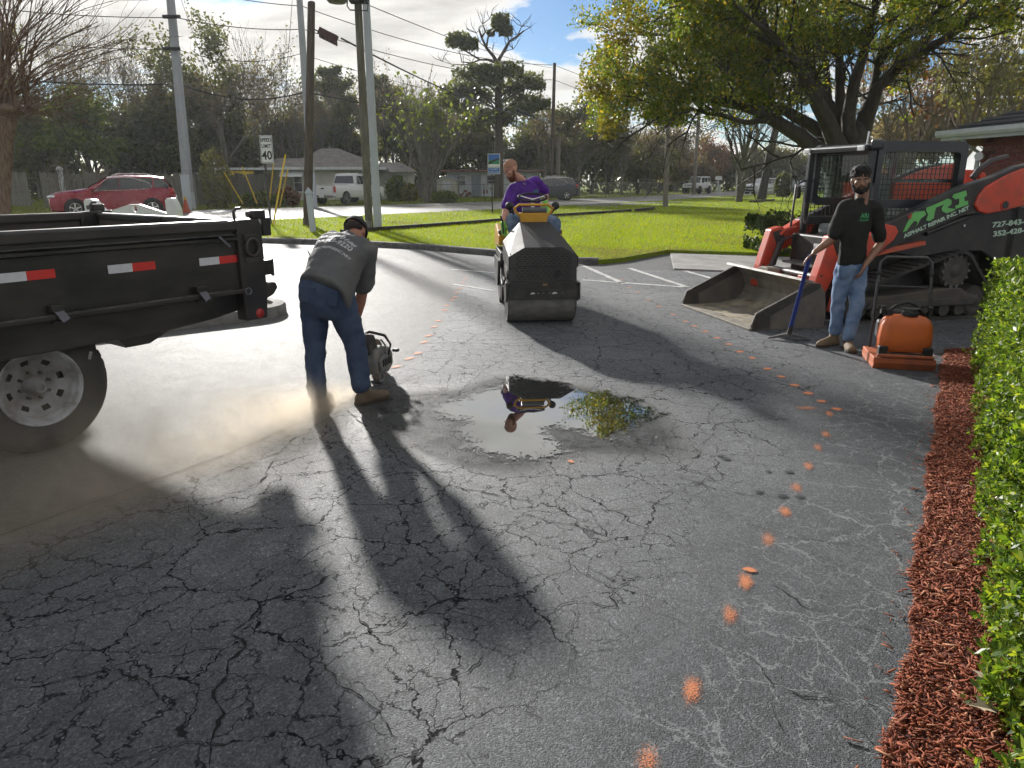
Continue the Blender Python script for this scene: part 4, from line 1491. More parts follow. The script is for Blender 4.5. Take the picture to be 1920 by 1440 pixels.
MB().box((2.02, 0, 0.56), (0.16, 1.5, 0.16)).build('bumper', M_blackdull, jp)

# white pickup seen from behind
pc = at(652, 386, 47.5)
pk = thing('pickup_truck', 'white pickup truck parked with its tailgate towards the road', 'truck', (pc.x, 48.2, 0.06), rad(68))
hw = 0.98
M_pk = M_carwhite
mb = MB()
rings = []
for (x, zl, zt, w_) in [(2.9, .5, .95, .80), (2.75, .42, 1.06, .92), (1.4, .42, 1.16, .98), (1.2, .42, 1.18, .98), (-2.7, .45, 1.20, .98), (-2.8, .5, 1.18, .96)]:
    h_ = [(w_ * .94, zl), (w_, zl + .1), (w_, zt - .08), (w_ * .95, zt)]
    rings.append([(x, y, z) for y, z in h_] + [(x, -y, z) for y, z in h_[::-1]])
mb.loft(rings)
mb.build('body', M_pk, pk, smooth=35)
rings = []
for (x, zt, w_) in [(1.35, 1.20, .90), (0.55, 1.88, .74), (0.1, 1.92, .74), (-0.35, 1.90, .74), (-0.55, 1.20, .88)]:
    rings.append([(x, .90, 1.15), (x, w_, zt - 0.04), (x, w_ * .8, zt), (x, -w_ * .8, zt), (x, -w_, zt - .04), (x, -.90, 1.15)])
MB().loft(rings).build('cab', M_pk, pk, smooth=35)
MB().add([(-0.55, -.76, 1.30), (-0.55, .76, 1.30), (-0.43, .64, 1.76), (-0.43, -.64, 1.76)], [(0, 1, 2, 3)]).build('rear_window', M_glass, pk).location.x = -0.02
for s in (-1, 1):
    MB().add([(1.0, s * .905, 1.26), (-0.35, s * .905, 1.26), (-0.25, s * .79, 1.76), (0.52, s * .79, 1.76)], [(0, 1, 2, 3)]).build('side_window', M_glass, pk).location.y = s * 0.015
    MB().box((-2.82, s * .88, .95), (0.06, 0.15, 0.36)).build('taillight', M_red, pk, bevel=0.01)
    MB().ball((0.95, s * 1.1, 1.3), (.06, .13, .12)).build('mirror', M_blackdull, pk)
    for x in (1.85, -1.75):
        arch(pk, x, s * (hw - .006), 0.40, s)
        wheel_part(pk, x, s * (hw - .10), 0.40, 0.26, M_chrome, s)
    MB().lathe([(.09, 0), (.08, .02), (0, .03)], (2.86, s * .66, .8), (1, 0, 0), 12).build('headlight', M_chrome, pk)
MB().box((-2.83, 0, .92), (0.03, 1.5, 0.46)).build('tailgate', M_pk, pk, bevel=0.01)
MB().box((-2.852, 0, 1.0), (0.02, 0.22, 0.08)).build('tailgate_handle', M_blackdull, pk)
MB().box((-2.0, 0, 1.205), (1.6, 1.6, 0.02)).build('bed_opening', M_blackdull, pk)
MB().box((-2.92, 0, .52), (0.16, 1.86, 0.18)).build('bumper', M_chrome, pk, bevel=0.02)
MB().box((-3.01, 0, .54), (0.01, 0.34, 0.14)).build('number_plate', M_signw, pk)

# ---- small street things
cn = at(350, 398, 34)
co = thing('traffic_cone', 'small orange traffic cone with pale top by the road', 'cone', (cn.x, 34, 0.09))
MB().lathe([(.17, .03), (.05, .62), (.035, .62)], (0, 0, 0), (0, 0, 1), 14).build('cone_body', pmat('cone_orange', (0.45, 0.08, 0.03), 0.6), co, smooth=40)
MB().lathe([(.06, .62), (.06, .74), (0, .76)], (0, 0, 0), (0, 0, 1), 10).build('lamp', M_yellow, co)
MB().box((0, 0, .015), (.4, .4, .03)).build('base', M_blackdull, co)

bw = at(248, 440, 21.5)
br = thing('white_barrier', 'white moulded barrier with a low peak and upright rounded ends behind the dump bed', 'barrier', (bw.x, 21.5, 0.0), rad(-4))
pz = lambda y: at(248, y, 21.5).z
pxl = lambda x: at(x, 390, 21.5).x - bw.x
ztp, zsh = pz(383), pz(401)
pk_ = pxl(255)
for (xa, xb, zt_, lab) in ((160, 187, pz(373), 'end_block'), (319, 341, pz(371), 'end_block')):
    a, b_ = pxl(xa), pxl(xb)
    m_ = (b_ - a)
    if xa == 160:
        poly = [(a, 0), (b_ + .1, 0), (b_ + .1, zt_ * .72), (b_ - m_ * .25, zt_ - .04), (b_ - m_ * .45, zt_), (a + m_ * .15, zt_), (a, zt_ - .06)]
    else:
        poly = [(a - .02, 0), (b_, 0), (b_, zt_ * .7), (b_ - m_ * .22, zt_ - .1), (b_ - m_ * .4, zt_), (a + m_ * .1, zt_), (a - .02, zt_ - .08)]
    MB().prism(poly, (0, 0.14, 0), (1, 0, 0), (0, 0, 1), 0.28).build(lab, M_white, br, bevel=0.03)
l_, r_ = pxl(187), pxl(320)
mb = MB()
hole = [(pk_ + .075 * math.sin(a), ztp - .12 + .10 * math.cos(a)) for a in [2 * math.pi * i / 16 for i in range(17)]]
poly = [(l_, 0.25), (r_, 0.25), (r_, zsh), (pk_ + .15, ztp), (pk_ + .001, ztp)] + [(x, z) for x, z in hole] + [(pk_ - .001, ztp), (pk_ - .15, ztp), (l_, zsh)]
mb.prism(poly, (0, 0.06, 0), (1, 0, 0), (0, 0, 1), 0.12)
mb.build('peaked_panel', M_white, br)

# landscape timbers lying across the lawn
M_timber = pmat('dark_timber', (0.045, 0.038, 0.032), 0.95, vs=6, var=0.4, bump=0.6, bs=30)
tpts = [(640, 438.5), (708, 433), (790, 427), (876, 420.5), (960, 413.5), (1045, 406), (1130, 400.5), (1182, 397)]
names = ['landscape timber on the lawn starting at the paired poles', 'second landscape timber from the paired poles', 'third landscape timber from the paired poles', 'landscape timber on the lawn just left of the roller',
         'landscape timber partly hidden behind the roller driver', 'landscape timber on the lawn just right of the roller', 'last landscape timber of the long row']
for i in range(7):
    a, b_ = Vector(gnd(*tpts[i], LAWN_Z)), Vector(gnd(*tpts[i + 1], LAWN_Z))
    t_ = thing('landscape_timber', names[i], 'timber', (a.x, a.y, LAWN_Z), group='timbers laid across the lawn')
    d = (b_ - a)
    MB().bar((d.x * .01, d.y * .01, 0.055), (d.x * .99, d.y * .99, 0.055), 0.15, 0.13).build('beam', M_timber, t_, bevel=0.02)
for (p, q, lab) in (((1193, 397), (1225, 393), 'short dark timber lying alone near the slim pole'), ((1407, 380), (1450, 377), 'thin dark board lying by the dark trunk')):
    a, b_ = Vector(gnd(*p, LAWN_Z)), Vector(gnd(*q, LAWN_Z))
    t_ = thing('landscape_timber', lab, 'timber', (a.x, a.y, LAWN_Z))
    MB().bar((0, 0, 0.07), (b_.x - a.x, b_.y - a.y, 0.07), 0.2, 0.14).build('beam', M_timber, t_, bevel=0.02)

# ---- brick building at the right: its visible bricks are laid one by one
Yw = 16.6
cw = Vector((9.80, 15.55, 0))
bld = thing('brick_building', 'red brick building with dark hip roof and pale gutter at the frame edge', 'building', (cw.x, cw.y, 0.09), rad(-84.3))
M_mortar = pmat('mortar', (0.22, 0.17, 0.155), 0.95, vs=8, var=0.3)
M_brick = pmat('brick_red', (0.20, 0.075, 0.065), 0.9, vs=5, col2=(0.15, 0.055, 0.05), bump=0.3, bs=80)
M_brickd = pmat('brick_dark', (0.085, 0.04, 0.04), 0.9, vs=5, bump=0.3, bs=80)
eave = 2.36


def brickwall_material():
    m, t, b, out = newmat('brick_courses')
    tc = N(t, 'ShaderNodeTexCoord')
    mp = N(t, 'ShaderNodeMapping')
    mp.inputs['Rotation'].default_value = (math.pi / 2, 0, 0)
    t.links.new(tc.outputs['Object'], mp.inputs[0])
    bk = N(t, 'ShaderNodeTexBrick', i_Scale=1.0)
    bk.inputs['Brick Width'].default_value = 0.21
    bk.inputs['Row Height'].default_value = 0.075
    bk.inputs['Mortar Size'].default_value = 0.006
    bk.inputs['Color1'].default_value = (0.20, 0.075, 0.065, 1)
    bk.inputs['Color2'].default_value = (0.15, 0.055, 0.05, 1)
    bk.inputs['Mortar'].default_value = (0.22, 0.17, 0.155, 1)
    t.links.new(mp.outputs[0], bk.inputs['Vector'])
    t.links.new(bk.outputs[0], b.inputs['Base Color'])
    b.inputs['Roughness'].default_value = 0.9
    return m


MB().box((4.0, 3.0, eave / 2), (8.0, 6.0, eave)).build('wall', brickwall_material(), bld)
zlo = 1.25
MB().box((1.35, -0.004, (zlo + eave) / 2), (2.7, 0.008, eave - zlo)).build('mortar_bed', M_mortar, bld)
bme = MB().box((0, 0, 0), (0.198, 0.05, 0.066)).build('brick', M_brick, bld, bevel=0.004)
nrow = int((eave - zlo - 0.02) / 0.076)
first = True
for r_ in range(nrow):
    for c_ in range(-1, 13):
        x = c_ * 0.21 + (0.105 if r_ % 2 else 0) + 0.10
        if x < 0.10 or x > 2.6:
            continue
        o = bme if first else bme.copy()
        if not first:
            COL.objects.link(o)
            if random.random() < 0.07:
                o.data = o.data.copy()
                o.data.materials[0] = M_brickd
        first = False
        o.location = (x, -0.012 + random.uniform(-.003, .003), zlo + 0.05 + r_ * 0.076)
M_roofd = pmat('dark_roof_shingles', (0.035, 0.037, 0.042), 0.9, vs=4, var=0.35, bump=0.7, bs=35)
rb = hip_roof(MB(), -0.55, 8.8, -0.55, 6.6, eave + 0.15, eave + 1.50, 3.0, 5.5, 3.0).build('roof', M_roofd, bld)
# shingle courses on the slope facing the lot
d0 = Vector((0, 3.55, 1.35))
sl = d0.normalized()
for k in range(1, 13):
    f0 = k / 14
    p0 = Vector((-0.55 + 3.55 * f0, -0.55 + 3.55 * f0, eave + 0.15 + 1.35 * f0))
    p1 = Vector((8.8 - 3.3 * f0, p0.y, p0.z))
    MB().bar(p0 + Vector((0, -0.01, 0.012)), p1 + Vector((0, -0.01, 0.012)), 0.20, 0.012, (0, -0.36, 0.93)).build('shingle_course', M_roofd, rb)
M_gut = pmat('pale_gutter', (0.48, 0.53, 0.55), 0.5, vs=3, var=0.15)
gt = MB().prism([(0, 0), (0.10, 0), (0.13, 0.05), (0.13, 0.13), (0, 0.13)], (-0.62, -0.55, eave + 0.02), (0, -1, 0), (0, 0, 1), -9.3)
gt.build('gutter', M_gut, bld)
MB().box((4.1, -0.56, eave + 0.0), (9.3, 0.03, 0.10)).build('fascia', M_gut, bld)
MB().box((4.1, -0.25, eave - 0.01), (9.2, 0.6, 0.015)).build('soffit', pmat('soffit_cream', (0.36, 0.33, 0.27), 0.8), bld)
MB().tube([(-0.02, -0.5, eave + 0.0), (-0.02, -0.42, eave - 0.12), (-0.02, -0.06, eave - 0.3), (-0.02, -0.06, 0.1)], 0.045, 8).build('downspout', M_gut, bld)
MB().box((-0.3, -0.2, eave - 0.09), (0.5, 0.5, 0.14)).build('soffit_return', pmat('tan_board', (0.36, 0.24, 0.08), 0.8), bld)
fl = MB()
fl.cyl((0.12, -0.1, eave - 0.36), (0.2, -0.22, eave - 0.38), 0.06, 0.085, 12)
fl.cyl((0.06, -0.02, eave - 0.33), (0.12, -0.1, eave - 0.36), 0.03, 0.03, 8)
fl.build('floodlight', M_white, bld, smooth=40)
# ================================================================== MACHINES
class Plane:
    """upright plane through a plan point along a plan direction: turns a pixel into (distance along, height)"""
    def __init__(self, p, d):
        self.p = Vector(p).to_2d()
        self.d = Vector(d).to_2d().normalized()

    def sz(self, x, y):
        r = ray(x, y)
        n = (-self.d.y, self.d.x)
        t = (self.p.x * n[0] + self.p.y * n[1]) / (r[0] * n[0] + r[1] * n[1])
        X, Y, Z = r[0] * t, r[1] * t, CAM_H + r[2] * t
        return ((X - self.p.x) * self.d.x + (Y - self.p.y) * self.d.y, Z)

    def poly(self, pts):
        return [self.sz(*p) for p in pts]


AX, AZ = (1, 0, 0), (0, 0, 1)


def plate(poly, y0, y1):
    """polygon in local x-z, thick from y0 to y1"""
    return MB().prism(poly, (0, y1, 0), AX, AZ, y1 - y0)


# ---------------------------------------------------------------- dump truck bed
TD = Vector((0.57, 0.82)).normalized()
TC = (-1.87, 5.25)
trk = thing('dump_truck', 'black dump truck bed with red and white reflective tape and a steel wheel', 'truck', (*TC, 0), math.atan2(TD.y, TD.x))
BW = 2.3
FR = -3.7
M_bed = pmat('bed_black', (0.010, 0.010, 0.011), 0.38, vs=3.5, col2=(0.042, 0.036, 0.030), coat=0.10, bump=0.12, bs=9, rvar=0.22, stretch=(0.6, 1, 1.6))
M_bedin = pmat('bed_inside', (0.045, 0.040, 0.037), 0.75, vs=3, col2=(0.09, 0.075, 0.06), bump=0.3, bs=20)
M_edge = pmat('pale_edge_metal', (0.18, 0.17, 0.16), 0.4, 0.5, vs=12, col2=(0.05, 0.05, 0.05))  # paler, blotchy metal tone for thin strips along the bed's upper edges
M_strap = pmat('grey_strap', (0.17, 0.17, 0.20), 0.5, 0.3, vs=12, var=0.3)
sp_ = MB().box((FR / 2 - 0.05, 0.03, 1.09), (-FR - 0.1, 0.04, 0.46)).build('side_panel', M_bed, trk)
rl = MB()
rl.box((FR / 2 - 0.05, 0.03, 1.305), (-FR - 0.1, 0.10, 0.07))
rl.build('top_rail', M_bed, trk, bevel=0.012)
MB().box((FR / 2 - 0.1, 0.03, 1.343), (-FR - 0.2, 0.07, 0.004)).build('rail_top_strip', M_edge, trk)
MB().prism([(0, 0), (-0.035, 0.012), (-0.035, 0.03), (0, 0.05)], (FR, 0.01, 1.195), (0, 1, 0), AZ, -FR - 0.16).build('rub_ridge', M_bed, trk)
MB().box((FR / 2 - 0.08, -0.012, 1.243), (-FR - 0.2, 0.05, 0.004)).build('ridge_strip', M_edge, trk)
MB().box((FR / 2 - 0.06, 0.015, 0.845), (-FR - 0.12, 0.10, 0.03)).build('floor_edge', M_bed, trk, bevel=0.006)
MB().box((FR / 2 - 0.12, -0.025, 0.862), (-FR - 0.24, 0.02, 0.005)).build('floor_edge_strip', M_edge, trk)
plate([(FR, 0.83), (-0.12, 0.83), (-0.10, 0.70), (-0.35, 0.66), (-0.75, 0.63), (FR, 0.63)], 0.06, 0.14).build('lower_beam', M_bed, trk, bevel=0.01)
plate([(-0.66, 0.635), (-0.82, 0.565), (-0.98, 0.565), (-1.02, 0.635)], 0.10, 0.5).build('hanger_plate', M_bed, trk)
# far side, floor, headboard
MB().box((FR / 2 - 0.05, BW - 0.03, 1.09), (-FR - 0.1, 0.04, 0.46)).build('far_side_panel', M_bedin, trk)
MB().box((FR / 2 - 0.05, BW - 0.03, 1.305), (-FR - 0.1, 0.10, 0.07)).build('far_top_rail', M_bed, trk, bevel=0.012)
MB().box((FR / 2 - 0.03, BW / 2, 0.86), (-FR - 0.06, BW - 0.14, 0.04)).build('bed_floor', M_bedin, trk)
MB().box((FR + 0.03, BW / 2, 1.15), (0.06, BW - 0.12, 0.6)).build('headboard', M_bed, trk)
# tailgate of two doors
for k in range(2):
    y0 = 0.10 + k * (BW - 0.20) / 2
    y1 = y0 + (BW - 0.20) / 2 - 0.012
    dr = MB().box((0.0, (y0 + y1) / 2, 1.06), (0.05, y1 - y0, 0.46)).build('tailgate_door', M_bedin, trk, bevel=0.006)
    MB().box((0.0, (y0 + y1) / 2, 1.305), (0.075, y1 - y0, 0.05)).build('door_rail', M_bed, dr, bevel=0.008)
    MB().box((0.0, (y0 + y1) / 2, 1.332), (0.05, y1 - y0 - 0.02, 0.004)).build('rail_top_strip', M_edge, dr)
    for z_ in (0.95, 1.15):
        MB().box((0.04, (y0 + y1) / 2, z_), (0.04, y1 - y0 - 0.02, 0.05)).build('door_rib', M_bed, dr)
# corner posts
for y_ in (0.03, BW - 0.03):
    s_ = 1 if y_ < 1 else -1
    post = plate([(-0.15, 0.62), (0.03, 0.62), (0.05, 0.80), (0.05, 1.30), (0.03, 1.345), (-0.13, 1.345), (-0.16, 1.25)], y_ - 0.055, y_ + 0.06)
    post = post.build('corner_post', M_bed, trk, bevel=0.01)
    yo = y_ - s_ * 0.065
    MB().box((-0.06, yo, 1.215), (0.11, 0.02, 0.05)).build('ring_clip', M_bed, post, bevel=0.006)
    ring = [(-0.055 + 0.052 * math.cos(a), yo - s_ * 0.012, 1.15 + 0.062 * math.sin(a)) for a in [2 * math.pi * i / 18 for i in range(19)]]
    MB().tube(ring, 0.009, 6).build('tie_ring', M_darksteel, post, smooth=60)
    MB().box((0.035, yo + s_ * 0.03, 1.375), (0.11, 0.06, 0.06)).build('top_hinge', M_bed, post, bevel=0.01)
    MB().cyl((-0.05, yo + s_ * 0.03, 1.378), (0.06, yo + s_ * 0.03, 1.378), 0.020, 0.020, 10).build('hinge_pin', M_darksteel, post, smooth=50)
    MB().box((0.10, yo + s_ * 0.05, 1.285), (0.075, 0.07, 0.13)).build('door_hinge', M_bed, post, bevel=0.01)
    MB().box((0.09, yo + s_ * 0.05, 0.99), (0.09, 0.06, 0.11)).build('door_hinge', M_bed, post, bevel=0.008)
    MB().cyl((0.14, yo + s_ * 0.05, 0.92), (0.14, yo + s_ * 0.05, 1.05), 0.012, 0.012, 8).build('hinge_pin', M_darksteel, post)
    lt = plate([(0.0, 0.80), (0.10, 0.88), (0.15, 0.87), (0.165, 0.83), (0.12, 0.78), (0.0, 0.74)], y_ - 0.03, y_ + 0.03).build('latch_hook', M_darksteel, post, bevel=0.01)
    MB().box((-0.06, yo + s_ * 0.005, 1.06), (0.10, 0.012, 0.03)).build('latch_plate', M_darksteel, post)
    MB().lathe([(0.0, 0.018), (0.028, 0.014), (0.036, 0.0)], (-0.035, yo + s_ * 0.008, 0.665), (0, -s_, 0), 16).build('tail_lamp', M_red, post, smooth=60)
    ch = [(-0.13 + 0.024 * math.cos(a), yo - s_ * 0.015, 0.842 + 0.024 * math.sin(a)) for a in [2 * math.pi * i / 14 for i in range(15)]]
    MB().tube(ch, 0.004, 5).build('chain_ring', M_chrome, post)
    # hook on top of the near rail and on the far corner
for (x_, y_) in ((-0.13, 0.03), (-0.05, BW - 0.05), (-2.6, BW - 0.03)):
    MB().tube([(x_, y_, 1.33), (x_, y_, 1.40), (x_ + 0.02, y_, 1.42), (x_ + 0.055, y_, 1.42)], 0.010, 6).build('tarp_hook', M_bed, trk)
# reflective tape
for (a, m_, b_, z_) in ((-1.66, -1.51, -1.36, 1.095), (-1.06, -0.91, -0.76, 1.085), (-0.45, -0.30, -0.15, 1.075), (-2.3, -2.15, -2.0, 1.10)):
    MB().box(((a + m_) / 2, 0.0075, z_), (m_ - a, 0.003, 0.052)).build('white_tape', M_tape_w, trk)
    MB().box(((b_ + m_) / 2, 0.0075, z_), (b_ - m_, 0.003, 0.052)).build('red_tape', M_tape_r, trk)
# folding board pockets
for s in (-1.40, -0.49, -2.5):
    b1 = MB().box((s, -0.03, 0.90), (0.075, 0.05, 0.04)).build('strap_bracket', M_bed, trk, bevel=0.005)
    MB().bar((s - 0.005, -0.045, 0.895), (s + 0.03, -0.06, 0.825), 0.045, 0.012, (0, -1, 0)).build('strap', M_strap, b1)
    MB().box((s + 0.02, -0.03, 0.818), (0.11, 0.03, 0.014)).build('strap_plate', M_bed, b1)
MB().bar((-0.31, -0.035, 1.24), (-0.235, -0.04, 1.165), 0.014, 0.014).build('latch_rod', M_strap, trk)
# chassis, axle, wheels
for y_ in (0.72, 1.58):
    MB().box((FR / 2 - 0.4, y_, 0.66), (-FR - 0.9, 0.09, 0.20)).build('chassis_rail', M_bed, trk)
MB().box((-0.42, BW / 2, 0.68), (0.10, 0.86, 0.12)).build('cross_member', M_bed, trk)
AXL = -1.49
MB().cyl((AXL, 0.45, 0.40), (AXL, BW - 0.45, 0.40), 0.07, 0.07, 12).build('axle', M_darksteel, trk, smooth=50)
MB().ball((AXL, BW / 2, 0.40), (0.2, 0.17, 0.2)).build('differential', M_darksteel, trk, smooth=60)
M_rim = pmat('dusty_rim', (0.50, 0.51, 0.54), 0.5, 0.35, vs=10, col2=(0.20, 0.19, 0.17))
M_rimd = pmat('dusty_rim_dark', (0.30, 0.30, 0.31), 0.6, 0.25, vs=10, col2=(0.17, 0.16, 0.15))
R_ = 0.41


def truck_wheel(y_out, side, deep):
    w_ = MB().lathe([(0.222, 0.02), (0.30, -0.012), (0.36, 0.0), (0.395, 0.025), (0.41, 0.07), (0.41, 0.18), (0.395, 0.225), (0.36, 0.25), (0.222, 0.23)], (AXL, y_out, R_), (0, side, 0), 48, caps=False).build('wheel', M_rubber, trk, smooth=40)
    mb = MB()
    for k in range(40):                             # tread blocks
        a = 2 * math.pi * k / 40
        for q in (0.095, 0.155):
            c = Vector((AXL + math.cos(a) * 0.411, y_out + side * q, R_ + math.sin(a) * 0.411))
            mb.box(c, (0.045, 0.045, 0.012), Matrix.Rotation(-a + math.pi / 2, 3, 'Y'))
    tag(mb.build('tread', M_rubber, w_), kind='stuff')
    rim = MB().lathe([(0.236, 0.012), (0.240, 0.0), (0.232, -0.006), (0.222, 0.004), (0.212, 0.03), (0.205, 0.05), (0.198, 0.055), (0.194, 0.10), (0.20, 0.15)], (AXL, y_out, R_), (0, side, 0), 48, caps=False)
    rim.build('rim', M_rim, w_, smooth=50)
    # disc with eight hand holes
    nr = [(0.197, 0.07), (0.178, 0.072), (0.165, 0.080), (0.150, 0.088), (0.135, 0.094), (0.122, 0.098), (0.105, 0.112), (0.085, 0.118), (0.06, 0.118), (0.045, 0.115)]
    na = 64
    vs, fs = [], []
    for r, h in nr:
        for k in range(na):
            a = 2 * math.pi * k / na
            vs.append((AXL + math.cos(a) * r, y_out + side * h, R_ + math.sin(a) * r))
    for i in range(len(nr) - 1):
        for k in range(na):
            hole = (i in (2, 3)) and (k % 8 in (1, 2, 3))
            if hole:
                continue
            k2 = (k + 1) % na
            fs.append((i * na + k, i * na + k2, (i + 1) * na + k2, (i + 1) * na + k))
    MB().add(vs, fs).build('wheel_disc', M_rimd if deep else M_rim, w_, smooth=50)
    MB().lathe([(0.06, 0.118), (0.055, 0.07), (0.040, 0.05), (0.034, 0.012), (0.030, 0.006), (0.022, 0.008), (0.020, 0.03), (0.0, 0.03)], (AXL, y_out, R_), (0, side, 0), 20).build('hub', M_rimd, w_, smooth=40)
    for k in range(8):
        a = 2 * math.pi * (k + 0.3) / 8
        c = Vector((AXL + math.cos(a) * 0.083, y_out + side * 0.112, R_ + math.sin(a) * 0.083))
        MB().cyl(c, c + Vector((0, -side * 0.03, 0)), 0.011, 0.011, 6).build('lug_nut', M_darksteel, w_)
    return w_


wt = truck_wheel(0.14, 1, True)
MB().box((AXL + 0.33 * math.cos(0.45), 0.127, R_ + 0.33 * math.sin(0.45)), (0.018, 0.004, 0.05), Matrix.Rotation(0.35, 3, 'Y')).build('sidewall_tag', M_rim, wt)
truck_wheel(BW - 0.14, -1, True)
for y_ in (0.45, BW - 0.45 - 0.25):
    MB().lathe([(0.2, 0.02), (0.36, 0.0), (0.41, 0.07), (0.41, 0.18), (0.36, 0.25), (0.2, 0.23)], (AXL, y_, R_), (0, 1, 0), 36).build('inner_wheel', M_rubber, trk, smooth=40)

# ---------------------------------------------------------------- road roller
RO = Vector((0.354, 8.02, 0))
RA = rad(4.8)
rol = thing('road_roller', 'small black and yellow ride-on road roller with a smooth steel drum', 'road roller', RO, RA)
M_hood = pmat('hood_grey_black', (0.030, 0.030, 0.034), 0.66, vs=3, col2=(0.055, 0.053, 0.05), spec=0.25)
M_grl = pmat('grille_plate', (0.040, 0.039, 0.041), 0.5, vs=6, col2=(0.075, 0.07, 0.063))
M_rollblk = pmat('roller_black', (0.018, 0.018, 0.019), 0.5, vs=7, col2=(0.055, 0.050, 0.044), rvar=.2)
M_ry = pmat('roller_yellow', (0.62, 0.32, 0.02), 0.45, vs=4, var=0.25)
M_drum = pmat('drum_steel', (0.20, 0.19, 0.178), 0.5, 0.25, vs=7, col2=(0.33, 0.31, 0.28), stretch=(1, 2, 2), bump=0.25, bs=45, rvar=0.25)
zf = lambda y, Y=8.02: at(1019, y, Y).z
HW = 0.392
z_top, z_sh, z_mid, z_lo, z_bu, z_bl = zf(464), zf(481), zf(502), zf(527), zf(543), zf(561)
zb_top = at(1000, 416, 8.95).z
zb_sh = at(940, 451, 8.95).z
# hood: faceted cowl; front opening carries the grille
fr = [(-HW, 0, z_mid), (-HW, 0, z_sh), (-0.215, 0, z_top), (0.215, 0, z_top), (HW, 0, z_sh), (HW, 0, z_mid)]
bk = [(-HW, 0.93, z_mid), (-HW, 0.93, zb_sh), (-0.185, 0.93, zb_top), (0.185, 0.93, zb_top), (HW, 0.93, zb_sh), (HW, 0.93, z_mid)]
hd = MB()
hd.add(fr + bk, [(0, 1, 7, 6), (1, 2, 8, 7), (2, 3, 9, 8), (3, 4, 10, 9), (4, 5, 11, 10), (6, 7, 8, 9, 10, 11)])
hd.build('hood', M_hood, rol, bevel=0.004)
# perforated front plates: strips with slots left open, dark chamber behind
def perforated(z0, z1, half_at, name, rows, skip=None):
    mb = MB()
    dz = (z1 - z0) / rows
    web = dz * 0.5
    for r in range(rows + 1):
        zc = z0 + r * dz
        h = half_at(zc) - 0.012
        mb.box((0, 0.004, zc), (2 * h, 0.008, web))
    pitch = 0.060
    for r in range(rows):
        zc = z0 + (r + 0.5) * dz
        h = half_at(zc) - 0.012
        n = int(2 * h / pitch) + 2
        for k in range(-n // 2, n // 2 + 1):
            x = (k + (0.5 if r % 2 else 0)) * pitch
            if abs(x) < h - 0.008:
                mb.box((x, 0.0045, zc), (0.022, 0.007, dz - web + 0.002))
        for s in (-1, 1):
            mb.box((s * (h - 0.03), 0.0035, zc), (0.07, 0.007, dz - web + 0.002))
    o = mb.build(name, M_grl, rol)
    return o


def half_at(z):
    if z <= z_sh:
        return HW
    return HW + (0.215 - HW) * (z - z_sh) / (z_top - z_sh)


perforated(z_mid + 0.006, z_top - 0.012, half_at, 'upper_grille', 8)
perforated(z_lo + 0.012, z_mid - 0.018, lambda z: HW - 0.004, 'lower_grille', 4)
MB().box((0, 0.06, (z_top + z_mid) / 2 - .03), (2 * HW - 0.03, 0.02, z_top - z_mid - .08)).build('radiator', M_blackdull, rol)
MB().box((0, 0.42, (z_mid + z_lo) / 2), (2 * HW - 0.01, 0.72, z_mid - z_lo - 0.01)).build('engine_bay', M_rollblk, rol)
MB().lathe([(0.035, 0), (0.035, 0.02), (0.0, 0.022)], (0.17, -0.004, (z_lo + z_mid) / 2 + .01), (0, -1, 0), 14).build('hood_latch', M_blackdull, rol)
for s in (-1, 1):
    sl_ = MB()
    for k in range(6):
        sl_.box((s * (HW + 0.001), 0.16, z_sh - 0.03 - k * 0.028), (0.004, 0.20, 0.010), Matrix.Rotation(s * 0.0, 3, 'X'))
    sl_.build('louvre_slots', M_blackdull, rol)
    # drum yokes and side plates
    MB().prism([(0.0, z_lo - 0.02), (0.75, z_lo - 0.02), (0.68, 0.28), (0.40, 0.22), (0.16, 0.26), (-0.01, z_bl)], (s * (HW + 0.022) - 0.012, 0, 0), (0, 1, 0), AZ, 0.024).build('drum_yoke', M_rollblk, rol, bevel=0.004)
    MB().lathe([(0.09, 0), (0.09, 0.02), (0.05, 0.03), (0.0, 0.03)], (s * (HW + 0.034), 0.40, 0.315), (s, 0, 0), 16).build('drum_hub', M_darksteel, rol, smooth=40)
    MB().lathe([(0.02, 0), (0.018, 0.012), (0, .012)], (s * (HW + 0.034), 0.30, 0.45), (s, 0, 0), 8).build('side_bolt', M_chrome, rol)
# front beam over the drum
fb = MB()
fb.prism([(-HW - .0, z_bl), (HW, z_bl), (HW, z_bu), (HW - .02, z_lo + .0), (-HW + .02, z_lo + .0), (-HW, z_bu)], (0, 0.03, 0), AX, AZ, 0.03)
fb.build('front_beam', M_rollblk, rol, bevel=0.004)
MB().box((0, -0.006, (z_bl + z_bu) / 2), (2 * HW, 0.014, z_bu - z_bl)).build('bumper_bar', M_rollblk, rol, bevel=0.004)
for x_, w_ in ((-0.12, 0.055), (0.13, 0.06)):
    MB().ball((x_, -0.014, (z_bl + z_bu) / 2 + .01), (w_ / 2, 0.004, 0.014)).build('lamp_slot', M_chrome, rol, smooth=60)
for x_ in (-0.2, -0.06, 0.0, 0.075, 0.21):
    MB().lathe([(0.009, 0), (0.008, 0.006), (0, .006)], (x_, -0.013, (z_bl + z_bu) / 2 + .015), (0, -1, 0), 8).build('bumper_bolt', M_chrome, rol)
for x_ in (-0.2, 0.2):
    MB().box((x_, -0.004, (z_bu + z_lo) / 2), (0.02, 0.02, z_lo - z_bu)).build('beam_web', M_rollblk, rol)
MB().box((0.02, -0.008, z_lo - 0.04), (0.05, 0.006, 0.02)).build('brass_plate', pmat('brass_plate', (0.4, 0.25, 0.1), 0.4, 0.5), rol)
